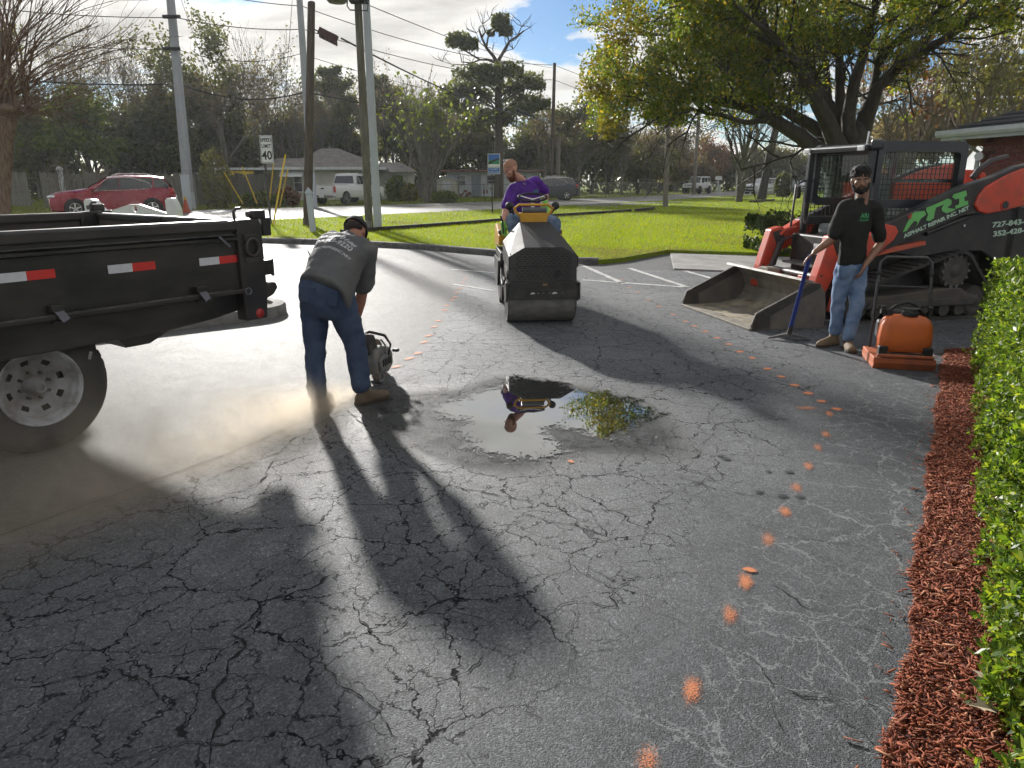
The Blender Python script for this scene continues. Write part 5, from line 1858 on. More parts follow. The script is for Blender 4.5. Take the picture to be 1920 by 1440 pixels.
# drums
def drum(y, name):
    d = MB().lathe([(0.25, -HW + 0.0), (0.305, -HW), (0.315, -HW + 0.012), (0.315, HW - 0.012), (0.305, HW), (0.25, HW)], (0, y, 0.315), (1, 0, 0), 64, caps=False).build(name, M_drum, rol, smooth=30)
    for s in (-1, 1):
        MB().lathe([(0.255, 0), (0.25, -0.06), (0.08, -0.06), (0.06, -0.03), (0, -.03)], (s * (HW - 0.001), y, 0.315), (s, 0, 0), 32).build('drum_end', M_rollblk, d, smooth=40)
    MB().box((0, y - 0.30 if y < 1 else y + 0.30, 0.46), (2 * HW, 0.012, 0.05)).build('scraper', M_rubber, d)
    return d


for s in (-1, 1):
    MB().lathe([(0.300, 0), (0.317, 0), (0.317, 0.010), (0.300, 0.010)], (s * (HW - 0.006), 0.36, 0.315), (s, 0, 0), 64, True).build('drum_rim', M_steel, rol)
MB().tube([(-HW - .03, 0.10, z_lo + .02), (-HW - .05, 0.30, z_lo - .08), (-HW - .045, 0.55, z_lo - .04), (-HW - .03, 0.75, z_lo + .06)], 0.012, 7).build('side_hose', M_blackdull, rol, smooth=60)
MB().box((-HW - 0.012, 0.13, z_lo + .06), (0.012, 0.07, 0.10)).build('side_plate', M_steel, rol, bevel=.004)
drum(0.36, 'front_drum')
drum(1.76, 'rear_drum')
# rear half: chassis, fenders, platform, seat
MB().box((0, 1.72, 0.66), (0.80, 0.98, 0.10)).build('platform', M_rollblk, rol, bevel=0.01)
MB().box((0, 1.08, 0.50), (0.34, 0.36, 0.30)).build('articulation_joint', M_rollblk, rol, bevel=0.02)
for s in (-1, 1):
    MB().prism([(1.34, 0.80), (2.2, 0.72), (2.2, 1.0), (1.9, 1.04), (1.45, 0.93), (1.34, 0.92)], (s * 0.365 - 0.05, 0, 0), (0, 1, 0), AZ, 0.10).build('fender', M_ry, rol, bevel=0.012)
    MB().prism([(1.3, 0.60), (2.2, 0.60), (2.05, 0.28), (1.78, 0.22), (1.5, 0.26)], (s * (HW + 0.022) - 0.012, 0, 0), (0, 1, 0), AZ, 0.024).build('rear_yoke', M_rollblk, rol)
    MB().box((s * 0.37, 1.42, 0.96), (0.09, 0.12, 0.05)).build('indicator_box', pmat('brown_box', (0.12, 0.06, 0.03), 0.5), rol, bevel=0.01)
MB().box((0, 1.95, 0.98), (0.46, 0.42, 0.10)).build('seat_cushion', M_blackdull, rol, bevel=0.03)
MB().box((0, 2.14, 1.16), (0.44, 0.08, 0.30)).build('seat_back', M_blackdull, rol, bevel=0.03)
MB().box((0, 1.95, 0.82), (0.40, 0.40, 0.22)).build('seat_base', M_rollblk, rol)
# console, guard bar, steering wheel
zc0, zc1 = at(1000, 418, 9.0).z, at(1000, 402, 9.0).z
MB().prism([(-0.155, zc0), (0.155, zc0), (0.18, zc1 + .02), (-0.18, zc1 + .02)], (0, 1.12, 0), AX, AZ, 0.16).build('console', M_ry, rol, bevel=0.01)
MB().box((0, 1.10, (zc0 + z_mid) / 2), (0.24, 0.16, zc0 - z_mid)).build('console_column', M_rollblk, rol)
zcy = zc1 + 0.05
MB().cyl((-0.145, 0.99, zcy), (0.155, 0.99, zcy), 0.036, 0.036, 14).build('document_tube', pmat('grey_tube', (0.10, 0.105, 0.11), 0.55), rol, smooth=40)
zg = at(1000, 384, 9.02).z
loop = [(-0.17, 1.0, zc1 - .02), (-0.225, 1.0, zc1 + .03), (-0.245, 1.0, zcy + .04), (-0.235, 1.0, zg - .04), (-0.19, 1.0, zg), (0.18, 1.0, zg), (0.225, 1.0, zg - .04), (0.235, 1.0, zcy + .04), (0.215, 1.0, zc1 + .03), (0.165, 1.0, zc1 - .02)]
MB().tube(loop, 0.016, 8).build('guard_bar', M_ry, rol, smooth=60)
for x_ in (-0.30, 0.275):
    st_ = MB()
    st_.cyl((x_ * 0.8, 1.08, zcy - .05), (x_, 1.06, zcy + .02), 0.012, 0.012, 8)
    st_.ball((x_, 1.05, zcy + .05), (0.05, 0.05, 0.05))
    st_.build('control_knob', M_blackdull, rol, smooth=60)
sw = [(0.18 * math.cos(a), 1.16 + 0.06 * math.sin(a), zg + 0.01 + 0.075 + 0.045 * math.sin(a)) for a in [2 * math.pi * i / 28 for i in range(29)]]
stw = MB().tube(sw, 0.014, 8).build('steering_wheel', M_blackdull, rol, smooth=60)
sk = MB()
for a in (0.4, 2.7, 4.7):
    sk.cyl((0, 1.15, zg + .06), (0.17 * math.cos(a), 1.16 + 0.06 * math.sin(a), zg + .085 + 0.04 * math.sin(a)), 0.010, 0.010, 6)
sk.cyl((0, 1.10, zc1), (0, 1.15, zg + .07), 0.02, 0.02, 8)
sk.build('spokes', M_chrome, stw)
MB().tube([(-0.36, 1.28, 0.95), (-0.37, 1.24, 1.10), (-0.40, 1.22, 1.18)], 0.012, 6).build('drive_lever', M_blackdull, rol)

# ---------------------------------------------------------------- compact track loader
KD = Vector((0.974, 0.227)).normalized()
KP = Vector((2.64, 7.75))
KN = Vector((-KD.y, KD.x))
ldr = thing('track_loader', 'orange and black compact track loader with its bucket lowered', 'loader', (KP.x, KP.y, 0), math.atan2(KD.y, KD.x))
M_or = pmat('loader_orange', (0.62, 0.060, 0.024), 0.42, vs=6, col2=(0.40, 0.065, 0.035), coat=0.15, rvar=0.2)
M_or2 = pmat('loader_orange_worn', (0.55, 0.085, 0.035), 0.6, vs=9, col2=(0.36, 0.10, 0.06))
M_kb = pmat('loader_black', (0.014, 0.014, 0.016), 0.45, vs=5, col2=(0.048, 0.042, 0.036), coat=0.05, rvar=0.2)
M_cabf = pmat('cab_frame', (0.020, 0.022, 0.030), 0.35, vs=3, var=0.3, coat=0.2)
M_buck = pmat('bucket_steel', (0.18, 0.165, 0.14), 0.62, 0.2, vs=5, col2=(0.32, 0.285, 0.23), bump=0.3, bs=30)
M_buckd = pmat('bucket_side', (0.11, 0.10, 0.092), 0.65, 0.15, vs=5, col2=(0.18, 0.15, 0.12), bump=0.2, bs=30)


def KPL(y):
    q = KP + KN * y
    return Plane(q, KD)


W = 1.68
# bucket
shell_o = [(0.0, 0.0), (0.60, 0.0), (0.78, 0.03), (0.90, 0.14), (0.93, 0.26), (0.88, 0.40), (0.78, 0.50), (0.64, 0.545)]
shell_i = [(0.64, 0.53), (0.77, 0.486), (0.862, 0.392), (0.908, 0.262), (0.88, 0.155), (0.77, 0.05), (0.60, 0.022), (0.0, 0.014)]
MB().prism(shell_o + shell_i, (0, W - 0.01, 0), AX, AZ, W - 0.02).build('bucket_shell', M_buck, ldr)
MB().box((0.07, W / 2, 0.012), (0.16, W + 0.02, 0.024)).build('cutting_edge', M_buck, ldr, bevel=0.005)
MB().prism([(0.60, 0.535), (0.76, 0.50), (0.775, 0.52), (0.62, 0.558)], (0, W - 0.02, 0), AX, AZ, W - 0.04).build('bucket_lip', pmat('bucket_pale', (0.27, 0.255, 0.225), 0.6, 0.2, vs=6, var=0.3), ldr)
side_poly = [(0.03, 0.0), (0.01, 0.06), (0.06, 0.195), (0.13, 0.225), (0.72, 0.50), (0.82, 0.50), (0.90, 0.40), (0.94, 0.12), (0.93, 0.0)]
for y0, y1 in ((-0.012, 0.012), (W - 0.012, W + 0.012)):
    sd = plate(side_poly, y0, y1).build('bucket_side', M_buckd, ldr, bevel=0.003)
    plate([(0.02, 0.01), (0.06, 0.19), (0.13, 0.215), (0.23, 0.17), (0.24, 0.03)], y0 - 0.012, y1 + 0.012).build('wear_plate', M_darksteel, sd, bevel=0.004)
    plate([(0.13, 0.228), (0.72, 0.503), (0.82, 0.503), (0.83, 0.45), (0.24, 0.165)], y0 - 0.007, y1 + 0.007).build('edge_bar', M_darksteel, sd, bevel=0.003)
    bt = MB()
    for k in range(4):
        for s in (-1, 1):
            yb = (y0 + y1) / 2 + s * 0.026
            bt.cyl((0.075 + k * 0.004, yb, 0.045 + k * 0.04), (0.075 + k * 0.004, yb + s * 0.012, 0.045 + k * 0.04), 0.012, 0.012, 6)
    bt.build('plate_bolts', M_darksteel, sd)
stp = MB()
stp.prism([(-0.10, 0), (0.10, 0), (0.10, 0.05), (0.06, 0.065), (-0.06, 0.065), (-0.10, 0.05)], (0.63, W * 0.50, 0.53), (0, 1, 0), (0.05, 0, 1), 0.16)
stp.build('bucket_step', M_buck, ldr, bevel=0.006)
# soil left in the bucket
V, F = grid(np.linspace(0.1, 0.84, 24), np.linspace(0.03, W - 0.03, 40))
zz = 0.025 + 0.10 * np.clip((V[:, 0] - 0.45) / 0.4, 0, 1) ** 2 + 0.012 * np.sin(V[:, 0] * 23 + V[:, 1] * 7) + 0.010 * np.sin(V[:, 1] * 19) + rng.normal(0, 0.003, len(V))
V[:, 2] = np.maximum(zz - 0.012, 0.018)
np_mesh('soil_residue', V, F, pmat('sandy_soil', (0.38, 0.33, 0.23), 0.9, vs=6, col2=(0.15, 0.125, 0.09), bump=0.5, bs=60), ldr, smooth=True)
# arm front legs, coupler
leg = [(0.86, 0.28), (0.98, 0.25), (1.06, 0.40), (1.22, 0.80), (1.28, 0.98), (1.16, 1.04), (1.02, 1.0), (0.90, 0.55)]
for y0 in (0.16, 1.34):
    lg = plate(leg, y0, y0 + 0.15).build('arm_leg', M_or, ldr, bevel=0.02)
    plate([(1.03, 0.965), (1.16, 1.0), (1.22, 0.9), (1.12, 0.78)], y0 - 0.006, y0 + 0.156).build('leg_pivot', M_kb, lg, bevel=0.01)
    plate([(0.90, 0.34), (0.975, 0.30), (1.00, 0.38), (0.93, 0.44)], y0 - 0.004, y0 + 0.154).build('leg_foot', M_kb, lg)
    for q in ((0.945, 0.56), (0.92, 0.40)):
        MB().cyl((q[0], y0 - 0.008, q[1]), (q[0], y0 + 0.158, q[1]), 0.014, 0.014, 8).build('leg_bolt', M_darksteel, lg)
    MB().tube([(0.96, y0 + 0.22 if y0 < 1 else y0 - 0.07, 0.36), (1.12, y0 + 0.22 if y0 < 1 else y0 - 0.07, 0.85)], 0.035, 10).build('tilt_cylinder', M_kb, lg, smooth=50)
plate([(0.92, 0.18), (1.0, 0.16), (1.06, 0.46), (0.98, 0.48)], 0.36, 1.30).build('coupler_plate', M_or2, ldr, bevel=0.008)
for y0 in (0.48, 1.02):
    plate([(0.90, 0.20), (1.0, 0.17), (1.05, 0.50), (0.95, 0.52)], y0, y0 + 0.12).build('coupler_rib', M_or, ldr, bevel=0.01)
MB().cyl((1.02, 0.30, 0.52), (1.02, 1.36, 0.52), 0.035, 0.035, 12).build('cross_tube', M_steel, ldr, smooth=50)
# side plates of the near leg seen behind the man (orange down to the track)
for y0 in (0.05, 1.56):
    plate([(1.02, 0.16), (1.16, 0.14), (1.26, 0.50), (1.36, 0.96), (1.28, 1.02), (1.20, 0.98)], y0, y0 + 0.06).build('guard_plate', M_or2, ldr, bevel=0.01)
MB().box((1.42, 0.10, 0.22), (0.12, 0.10, 0.16)).build('step_plate', M_steel, ldr, bevel=0.01)

# hydraulic hoses at the arm fronts
for k, (ya, yb) in enumerate(((0.34, 0.42), (0.40, 0.50), (1.30, 1.22), (1.26, 1.14))):
    MB().tube([(1.34, yb, 0.70), (1.24, yb, 0.86 + .03 * k), (1.16, ya, 0.88), (1.10, ya, 0.74), (1.06, ya, 0.56)], 0.014, 7).build('hydraulic_hose', M_kb, ldr, smooth=60)
for ya in (0.33, 1.33):
    MB().tube([(1.36, ya, 1.02), (1.22, ya, 1.0), (1.14, ya, 0.93)], 0.022, 8).build('hose_guard', M_or, ldr, smooth=60)
# main body between the tracks
plate([(1.30, 0.26), (3.30, 0.26), (3.45, 0.45), (3.45, 1.28), (3.05, 1.36), (2.45, 1.30), (1.45, 0.88), (1.28, 0.66)], 0.42, 1.26).build('chassis', M_kb, ldr, bevel=0.02)
pA = KPL(0.10)
rear = pA.poly([(1660, 470), (1700, 448), (1790, 415), (1840, 396), (1920, 388), (1990, 380), (2000, 560), (1905, 545), (1880, 495), (1840, 470), (1790, 470), (1720, 482)])
for k, y0 in enumerate((0.10, W - 0.14)):
    plate(rear, y0, y0 + 0.04).build('rear_side_panel', M_kb, ldr, bevel=0.006)
MB().box((3.42, W / 2, 0.85), (0.14, W - 0.2, 0.95)).build('rear_door', M_kb, ldr, bevel=0.02)
# lift arms: black beam, orange nose, orange rear link
pB = KPL(0.04)
arm = pB.poly([(1618, 470), (1652, 424), (1811, 347), (1862, 331), (1905, 312), (1960, 300), (1960, 372), (1838, 402), (1806, 404), (1700, 452), (1640, 482)])
nose = pB.poly([(1596, 487), (1618, 446), (1660, 420), (1678, 424), (1683, 434), (1674, 450), (1645, 474), (1612, 490)])
link_ = pB.poly([(1824, 385), (1830, 368), (1845, 350), (1866, 338), (1890, 325), (1925, 312), (1990, 300), (1990, 372), (1920, 384), (1870, 397), (1845, 401), (1830, 396)])
bar_ = pB.poly([(1632, 470), (1734, 452), (1735, 459), (1640, 480)])
for k, (ya, yb) in enumerate(((0.03, 0.15), (W - 0.15, W - 0.03))):
    ar = plate(arm, ya, yb).build('lift_arm', M_kb, ldr, bevel=0.015)
    n_ = plate(nose, ya - 0.012, yb + 0.012).build('arm_nose', M_or, ldr, bevel=0.012)
    l_ = plate(link_, ya - 0.03, yb + 0.03).build('rear_link', M_or, ldr, bevel=0.014)
    c_ = pB.sz(1878, 384)
    MB().cyl((c_[0], ya - 0.045, c_[1]), (c_[0], yb + 0.045, c_[1]), 0.045, 0.045, 16).build('link_pin', M_kb, l_, smooth=40)
    MB().lathe([(0.045, 0), (0.06, 0.0), (0.06, 0.01), (0.045, 0.01)], (c_[0], ya - 0.03, c_[1]), (0, -1, 0), 20, True).build('pin_ring', M_or, l_)
    plate(bar_, ya + 0.0, yb).build('warning_bar', M_or2, ldr)
q_ = pB.sz(1917, 371)
MB().box((q_[0], -0.003, q_[1]), (0.06, 0.004, 0.045)).build('warning_sticker', M_yellow, ldr)
# far link lug seen behind the cab
pF = KPL(1.45)
lug = pF.poly([(1812, 350), (1812, 318), (1830, 319), (1845, 325), (1847, 333), (1838, 346)])
lg_ = plate(lug, 1.42, 1.52).build('far_link_lug', M_or, ldr, bevel=0.01)
c_ = pF.sz(1828, 333)
MB().lathe([(0.025, 0), (0.05, 0), (0.05, 0.03), (0.025, 0.03)], (c_[0], 1.42, c_[1]), (0, -1, 0), 16, True).build('lug_eye', M_or, lg_)
hose = [pB.sz(*p) for p in ((1860, 334), (1872, 318), (1895, 302), (1925, 294))]
MB().tube([(a, 0.3, b_) for a, b_ in hose], 0.04, 8).build('hydraulic_hose', M_kb, ldr, smooth=60)
MB().tube([(2.2, 0.09, 1.02), (2.5, 0.10, 1.12), (2.75, 0.10, 1.2)], 0.035, 10).build('lift_cylinder', M_kb, ldr, smooth=60)
c_ = KPL(0.10).sz(1807, 423)
MB().lathe([(0.018, 0), (0.015, 0.012), (0, 0.012)], (c_[0], 0.098, c_[1]), (0, -1, 0), 10).build('panel_bolt', M_chrome, ldr)

# lettering on the arm and the panel
M_lg = pmat('letter_green', (0.16, 0.52, 0.14), 0.5, var=0.1)
M_lw = pmat('letter_mint', (0.50, 0.66, 0.52), 0.5, var=0.1)
M_lr = pmat('letter_red', (0.5, 0.04, 0.03), 0.5)


def letter_poly(name, pts, mat, y):
    s = pB.poly(pts)
    plate(s, y - 0.003, y).build(name, mat, ldr)


# broad angular A R I: outlines taken from the lettering's own corners
Z4 = lambda x, y: (1600 + x / 3.79, 260 + y / 3.79)
letter_poly('letter_a', [Z4(*p) for p in [(345, 665), (375, 600), (410, 535), (430, 520), (500, 512), (510, 540), (470, 570), (455, 600), (438, 625), (450, 590), (425, 585), (400, 615), (372, 655)]], M_lg, 0.028)
letter_poly('letter_r', [Z4(*p) for p in [(510, 580), (525, 540), (510, 510), (515, 490), (625, 445), (665, 425), (690, 435), (690, 465), (660, 490), (720, 500), (700, 515), (655, 530), (625, 515), (620, 495), (640, 465), (580, 490), (570, 530), (565, 565), (535, 585)]], M_lg, 0.028)
letter_poly('letter_i', [Z4(*p) for p in [(695, 415), (705, 395), (795, 368), (800, 405), (780, 415), (785, 445), (808, 440), (808, 468), (720, 500), (715, 478), (745, 465), (745, 425), (718, 432)]], M_lg, 0.028)
letter_poly('letter_spark', [Z4(*p) for p in [(380, 545), (398, 540), (405, 525), (408, 548), (398, 575), (385, 565)]], M_lr, 0.026)
a1, a2 = pB.sz(*Z4(352, 695)), pB.sz(*Z4(815, 490))
ang = math.atan2(a2[1] - a1[1], a2[0] - a1[0])
ln = math.hypot(a2[0] - a1[0], a2[1] - a1[1])
o = text_part('lettering', 'ASPHALT REPAIR INC. NET', 0.1, M_lw, ldr, (0, 0, 0), bold=0.003, shear=0.0)
sc = ln / max(o.dimensions.x, 1e-3)
o.scale = (sc, 0.62, 1)
o.location = ((a1[0] + a2[0]) / 2, 0.026, (a1[1] + a2[1]) / 2)
o.rotation_euler = (Matrix.Rotation(-ang, 4, 'Y') @ Matrix.Rotation(math.pi / 2, 4, 'X')).to_euler()
for (s_, a_, b_) in (('727-843-9220', Z4(985, 615), Z4(1215, 590)), ('352-428-0186', Z4(990, 680), Z4(1215, 650))):
    pa, pb = pA.sz(*a_), pA.sz(*b_)
    ang2 = math.atan2(pb[1] - pa[1], pb[0] - pa[0])
    l2 = math.hypot(pb[0] - pa[0], pb[1] - pa[1])
    o = text_part('lettering', s_, 0.1, M_lw, ldr, (0, 0, 0), bold=0.003, align='LEFT')
    o.scale = (l2 / 0.65 / max(o.dimensions.x, 1e-3), 0.85, 1)
    o.location = (pa[0], 0.096, pa[1])
    o.rotation_euler = (Matrix.Rotation(-ang2, 4, 'Y') @ Matrix.Rotation(math.pi / 2, 4, 'X')).to_euler()

# tracks
TCI = [(1.40, 0.21, 0.21), (2.70, 0.575, 0.235), (3.05, 0.21, 0.21)]   # idler, sprocket, rear idler: x, z, outer radius


def track_loop(n=120):
    """outline of the rubber belt, as points along it"""
    def tang(c0, c1):
        x0, z0, r0 = c0
        x1, z1, r1 = c1
        d = math.hypot(x1 - x0, z1 - z0)
        a = math.atan2(z1 - z0, x1 - x0)
        b = math.acos((r0 - r1) / d)
        return a - b
    order = [TCI[0], TCI[2], TCI[1]]
    pts = []
    angs = [tang(order[i], order[(i + 1) % 3]) for i in range(3)]
    for i in range(3):
        a0, a1 = angs[i - 1], angs[i]
        while a1 < a0:
            a1 += 2 * math.pi
        x, z, r = order[i]
        for k in range(13):
            a = a0 + (a1 - a0) * k / 12
            pts.append((x + r * math.cos(a), z + r * math.sin(a)))
    out = []
    m = len(pts)
    for i in range(m):
        a, b_ = Vector(pts[i]), Vector(pts[(i + 1) % m])
        k = max(1, int((b_ - a).length / 0.05))
        for j in range(k):
            out.append(a.lerp(b_, j / k))
    return out


loop_ = track_loop()
M_track = pmat('track_rubber', (0.022, 0.021, 0.021), 0.85, vs=6, col2=(0.060, 0.054, 0.048), bump=0.4, bs=40)
for ya, yb in ((0.03, 0.40), (W - 0.40, W - 0.03)):
    mb = MB()
    m = len(loop_)
    vs = []
    for i, p in enumerate(loop_):
        d = (loop_[(i + 1) % m] - loop_[i - 1]).normalized()
        n_ = Vector((d.y, -d.x))
        q = p - n_ * 0.028
        vs += [(p.x, ya, p.y), (p.x, yb, p.y), (q.x, yb, q.y), (q.x, ya, q.y)]
    fs = []
    for i in range(m):
        a, b_ = i * 4, ((i + 1) % m) * 4
        for k in range(4):
            fs.append((a + k, a + (k + 1) % 4, b_ + (k + 1) % 4, b_ + k))
    mb.add(vs, fs)
    tr = mb.build('track', M_track, ldr)
    lugs = MB()
    for i in range(0, m, 2):
        p = loop_[i]
        d = (loop_[(i + 1) % m] - loop_[i - 1]).normalized()
        n_ = Vector((d.y, -d.x))
        c = p + n_ * 0.004
        if p.y < 0.012:
            continue
        lugs.bar((c.x, ya + 0.004, c.y), (c.x, yb - 0.004, c.y), 0.040, 0.020, (n_.x, 0, n_.y))
    tag(lugs.build('track_lugs', M_track, tr), kind='stuff')
    ym = (ya + yb) / 2
    for (x, z, r) in TCI:
        sprk = (z > 0.4)
        wl = MB().lathe([(r - 0.03, -0.11), (r - 0.03, 0.11)], (x, ym, z), (0, 1, 0), 28)
        wl.lathe([(r - 0.06, 0.13), (r * 0.5, 0.11), (0.06, 0.14), (0.0, 0.14)], (x, ym, z), (0, -1, 0), 28)
        wl.build('sprocket' if sprk else 'idler', M_darksteel, tr, smooth=40)
        if sprk:
            th = MB()
            for k in range(14):
                a = 2 * math.pi * k / 14
                th.cyl((x + math.cos(a) * (r - 0.05), ym - 0.14, z + math.sin(a) * (r - 0.05)), (x + math.cos(a) * (r - 0.05), ym + 0.14, z + math.sin(a) * (r - 0.05)), 0.018, 0.018, 8)
            th.build('sprocket_pins', M_steel, tr)
    for x in (1.68, 1.92, 2.16, 2.40, 2.64, 2.86):
        rl_ = MB().lathe([(0.0, -0.12), (0.075, -0.12), (0.085, -0.09), (0.085, 0.09), (0.075, 0.12), (0, 0.12)], (x, ym, 0.115), (0, 1, 0), 18)
        rl_.build('roller', M_darksteel, tr, smooth=40)
    plate([(1.40, 0.16), (3.0, 0.16), (3.05, 0.24), (2.78, 0.38), (2.45, 0.37), (1.75, 0.31), (1.42, 0.30)], ya + 0.02, yb - 0.02).build('track_frame', pmat('dusty_frame', (0.05, 0.046, 0.042), 0.8, vs=5, col2=(0.10, 0.08, 0.062)), tr, bevel=0.015)
    plate([(1.5, 0.175), (2.95, 0.175), (2.9, 0.255), (1.55, 0.255)], ya - 0.005, ya + 0.03).build('frame_rail', M_darksteel, tr, bevel=0.008)

# cab
CY0, CY1 = 0.26, 1.42
pC = KPL(CY0)
M_wiremesh = pmat('cab_mesh', (0.02, 0.022, 0.022), 0.5)
sA, sR = 1.46, 2.74
ztop = pC.sz(1700, 264)[1]
zwin_t = pC.sz(1700, 284)[1]
zwin_b = pC.sz(1700, 374)[1]
zfr_b = pC.sz(1700, 390)[1]
arm_z = lambda x: 0.92 + (x - 1.46) * 0.44           # line of the lift arm beside the cab


def rrect(x0, x1, z0, z1, r, n=6):
    pts = []
    for cx, cz, a0 in ((x1 - r, z1 - r, 0), (x0 + r, z1 - r, 90), (x0 + r, z0 + r, 180), (x1 - r, z0 + r, 270)):
        for i in range(n + 1):
            a = rad(a0 + 90 * i / n)
            pts.append((cx + r * math.cos(a), cz + r * math.sin(a)))
    return pts


m, t, b, out = newmat('cab_glass')
tr_ = N(t, 'ShaderNodeBsdfTransparent')
tr_.inputs[0].default_value = (0.66, 0.80, 0.76, 1)
gl_ = N(t, 'ShaderNodeBsdfGlossy', i_Roughness=0.03)
mx_ = N(t, 'ShaderNodeMixShader', i_Fac=0.06)
t.links.new(tr_.outputs[0], mx_.inputs[1])
t.links.new(gl_.outputs[0], mx_.inputs[2])
t.links.new(mx_.outputs[0], out.inputs[0])
M_cabglass = m
for k, (ya, yb) in enumerate(((CY0, CY0 + 0.06), (CY1 - 0.06, CY1))):
    plate([(sA, 0.66), (sA + 0.075, 0.66), (sA + 0.095, ztop - 0.08), (sA + 0.02, ztop - 0.10)], ya, yb).build('front_pillar', M_cabf, ldr, bevel=0.012)
    outer = rrect(sA + 0.10, sR + 0.02, zfr_b, ztop, 0.09)
    inner = rrect(sA + 0.17, sR - 0.07, zwin_b, zwin_t, 0.06)
    ring_ = outer + [outer[0]] + [inner[0]] + inner[::-1]
    plate(ring_, ya - 0.012, yb + 0.006).build('side_frame', M_cabf, ldr)
    plate([(sA + 0.05, 0.74), (sA + 0.6, 1.10), (sR, 1.45), (sR, 1.40), (sA + 0.6, 1.02), (sA + 0.05, 0.66)], ya + 0.01, yb - 0.01).build('lower_sill', M_cabf, ldr)
    ym = (ya + yb) / 2
    mb = MB()
    x = sA + 0.12
    while x < sR - 0.06:
        mb.box((x, ym, (arm_z(x) + zwin_t + 0.02) / 2), (0.008, 0.006, zwin_t + 0.02 - arm_z(x)))
        x += 0.058
    z = 0.98
    while z < zwin_t + 0.02:
        x1 = min(sR - 0.07, sA + (z - 0.92) / 0.44)
        mb.box(((sA + 0.06 + x1) / 2, ym + 0.007, z), (x1 - sA - 0.06, 0.006, 0.008))
        z += 0.058
    tag(mb.build('wire_guard', M_wiremesh, ldr), kind='stuff')
    yg = ym + (0.018 if k == 0 else -0.018)
    MB().add([(sA + 0.20, yg, zwin_b - .01), (sR - 0.08, yg, zwin_b - .01), (sR - 0.08, yg, zwin_t + .01), (sA + 0.20, yg, zwin_t + .01)], [(0, 1, 2, 3)]).build('side_glass', M_cabglass, ldr)
zr0 = ztop - 0.09
MB().prism([(sA - 0.05, zr0 - 0.02), (sA - 0.06, zr0 + 0.045), (sA + 0.30, ztop - 0.01), (sR - 0.10, ztop + 0.006), (sR - 0.10, ztop - 0.05), (sA + 0.30, ztop - 0.07)], (0, CY1 - 0.01, 0), AX, AZ, CY1 - CY0 - 0.02).build('roof', M_cabf, ldr, bevel=0.02)
M_lampc = pmat('work_lamp', (0.62, 0.64, 0.62), 0.3)
for yy in (CY0 + 0.08, CY1 - 0.10):
    MB().box((sA - 0.065, yy, zr0 + 0.01), (0.02, 0.11, 0.06)).build('work_lamp', M_lampc, ldr, bevel=0.01)
MB().box((sA + 0.06, CY0 - 0.02, zr0 + 0.045), (0.15, 0.07, 0.12)).build('roof_hinge', M_cabf, ldr, bevel=0.03)
MB().cyl((sA + 0.02, CY0 + 0.1, ztop - .04), (sA + 0.03, CY0 + 0.1, ztop + 0.10), 0.009, 0.009, 8).build('aerial', M_white, ldr)
MB().box((sR - 0.02, (CY0 + CY1) / 2, 1.6), (0.04, CY1 - CY0 - 0.12, 0.04)).build('rear_cross_bar', M_cabf, ldr)
# mirror on its bent bracket
mx0 = KPL(CY1 - 0.02)
mt_ = (sA + 0.0, 1.60)
mbq = (sA, 0.98)
mr = MB().tube([(mt_[0] + 0.10, CY1 - 0.02, mt_[1]), (mt_[0] - 0.02, CY1 - 0.02, mt_[1] - 0.0), (mt_[0] - 0.10, CY1, mt_[1] - 0.06), (mt_[0] - 0.12, CY1, mbq[1])], 0.014, 8).build('grab_rail', M_kb, ldr, smooth=60)
MB().box((mt_[0] - 0.05, CY1 + 0.02, mt_[1] - 0.14), (0.05, 0.06, 0.16)).build('mirror', M_kb, ldr, bevel=0.015)
# driver's place
M_seat = pmat('seat_grey', (0.20, 0.22, 0.22), 0.7, vs=8)
MB().box((1.75, W / 2, 1.02), (0.5, 0.5, 0.14)).build('seat_cushion', M_seat, ldr, bevel=0.04)
MB().box((2.02, W / 2, 1.36), (0.14, 0.48, 0.62)).build('seat_back', M_seat, ldr, bevel=0.05)
for yy in (W / 2 - 0.34, W / 2 + 0.34):
    MB().box((1.62, yy, 1.12), (0.5, 0.10, 0.10)).build('armrest', M_kb, ldr, bevel=0.03)
    MB().tube([(1.38, yy, 1.12), (1.36, yy, 1.26), (1.37, yy, 1.34)], [0.02, 0.022, 0.03], 8).build('joystick', M_kb, ldr, smooth=50)
MB().box((1.32, W / 2, 0.78), (0.10, 0.86, 0.36)).build('front_panel', M_kb, ldr, bevel=0.02)
MB().box((1.262, W / 2 - 0.1, 0.80), (0.006, 0.10, 0.13)).build('warning_label', M_signw, ldr)
MB().box((1.18, W / 2, 0.62), (0.18, 0.62, 0.03)).build('entry_step', M_steel, ldr)

# ---------------------------------------------------------------- plate compactor
cp0, cp1 = Vector(gnd(1640, 690)), Vector(gnd(1757, 697))
cc = (cp0 + cp1) / 2 + Vector((0.02, 0.16))
comp = thing('plate_compactor', 'orange plate compactor with black fold-over handle beside the mulch bed', 'compactor', (cc.x, cc.y, 0), math.atan2(cp1.y - cp0.y, cp1.x - cp0.x))
M_co = pmat('tank_orange', (0.62, 0.14, 0.025), 0.45, vs=5, col2=(0.50, 0.11, 0.03), bump=0.05, bs=30)
M_cod = pmat('plate_orange', (0.50, 0.13, 0.04), 0.6, vs=7, col2=(0.28, 0.09, 0.05), bump=0.2, bs=30)
hw = 0.25
bp = MB()
for s0, s1, z0, z1 in ((1.0, 1.0, 0.0, 0.05),):
    bp.loft([[(-hw, -0.17, z), (hw, -0.17, z), (hw, 0.30, z), (-hw, 0.30, z)] for z in (0.03, 0.10)])
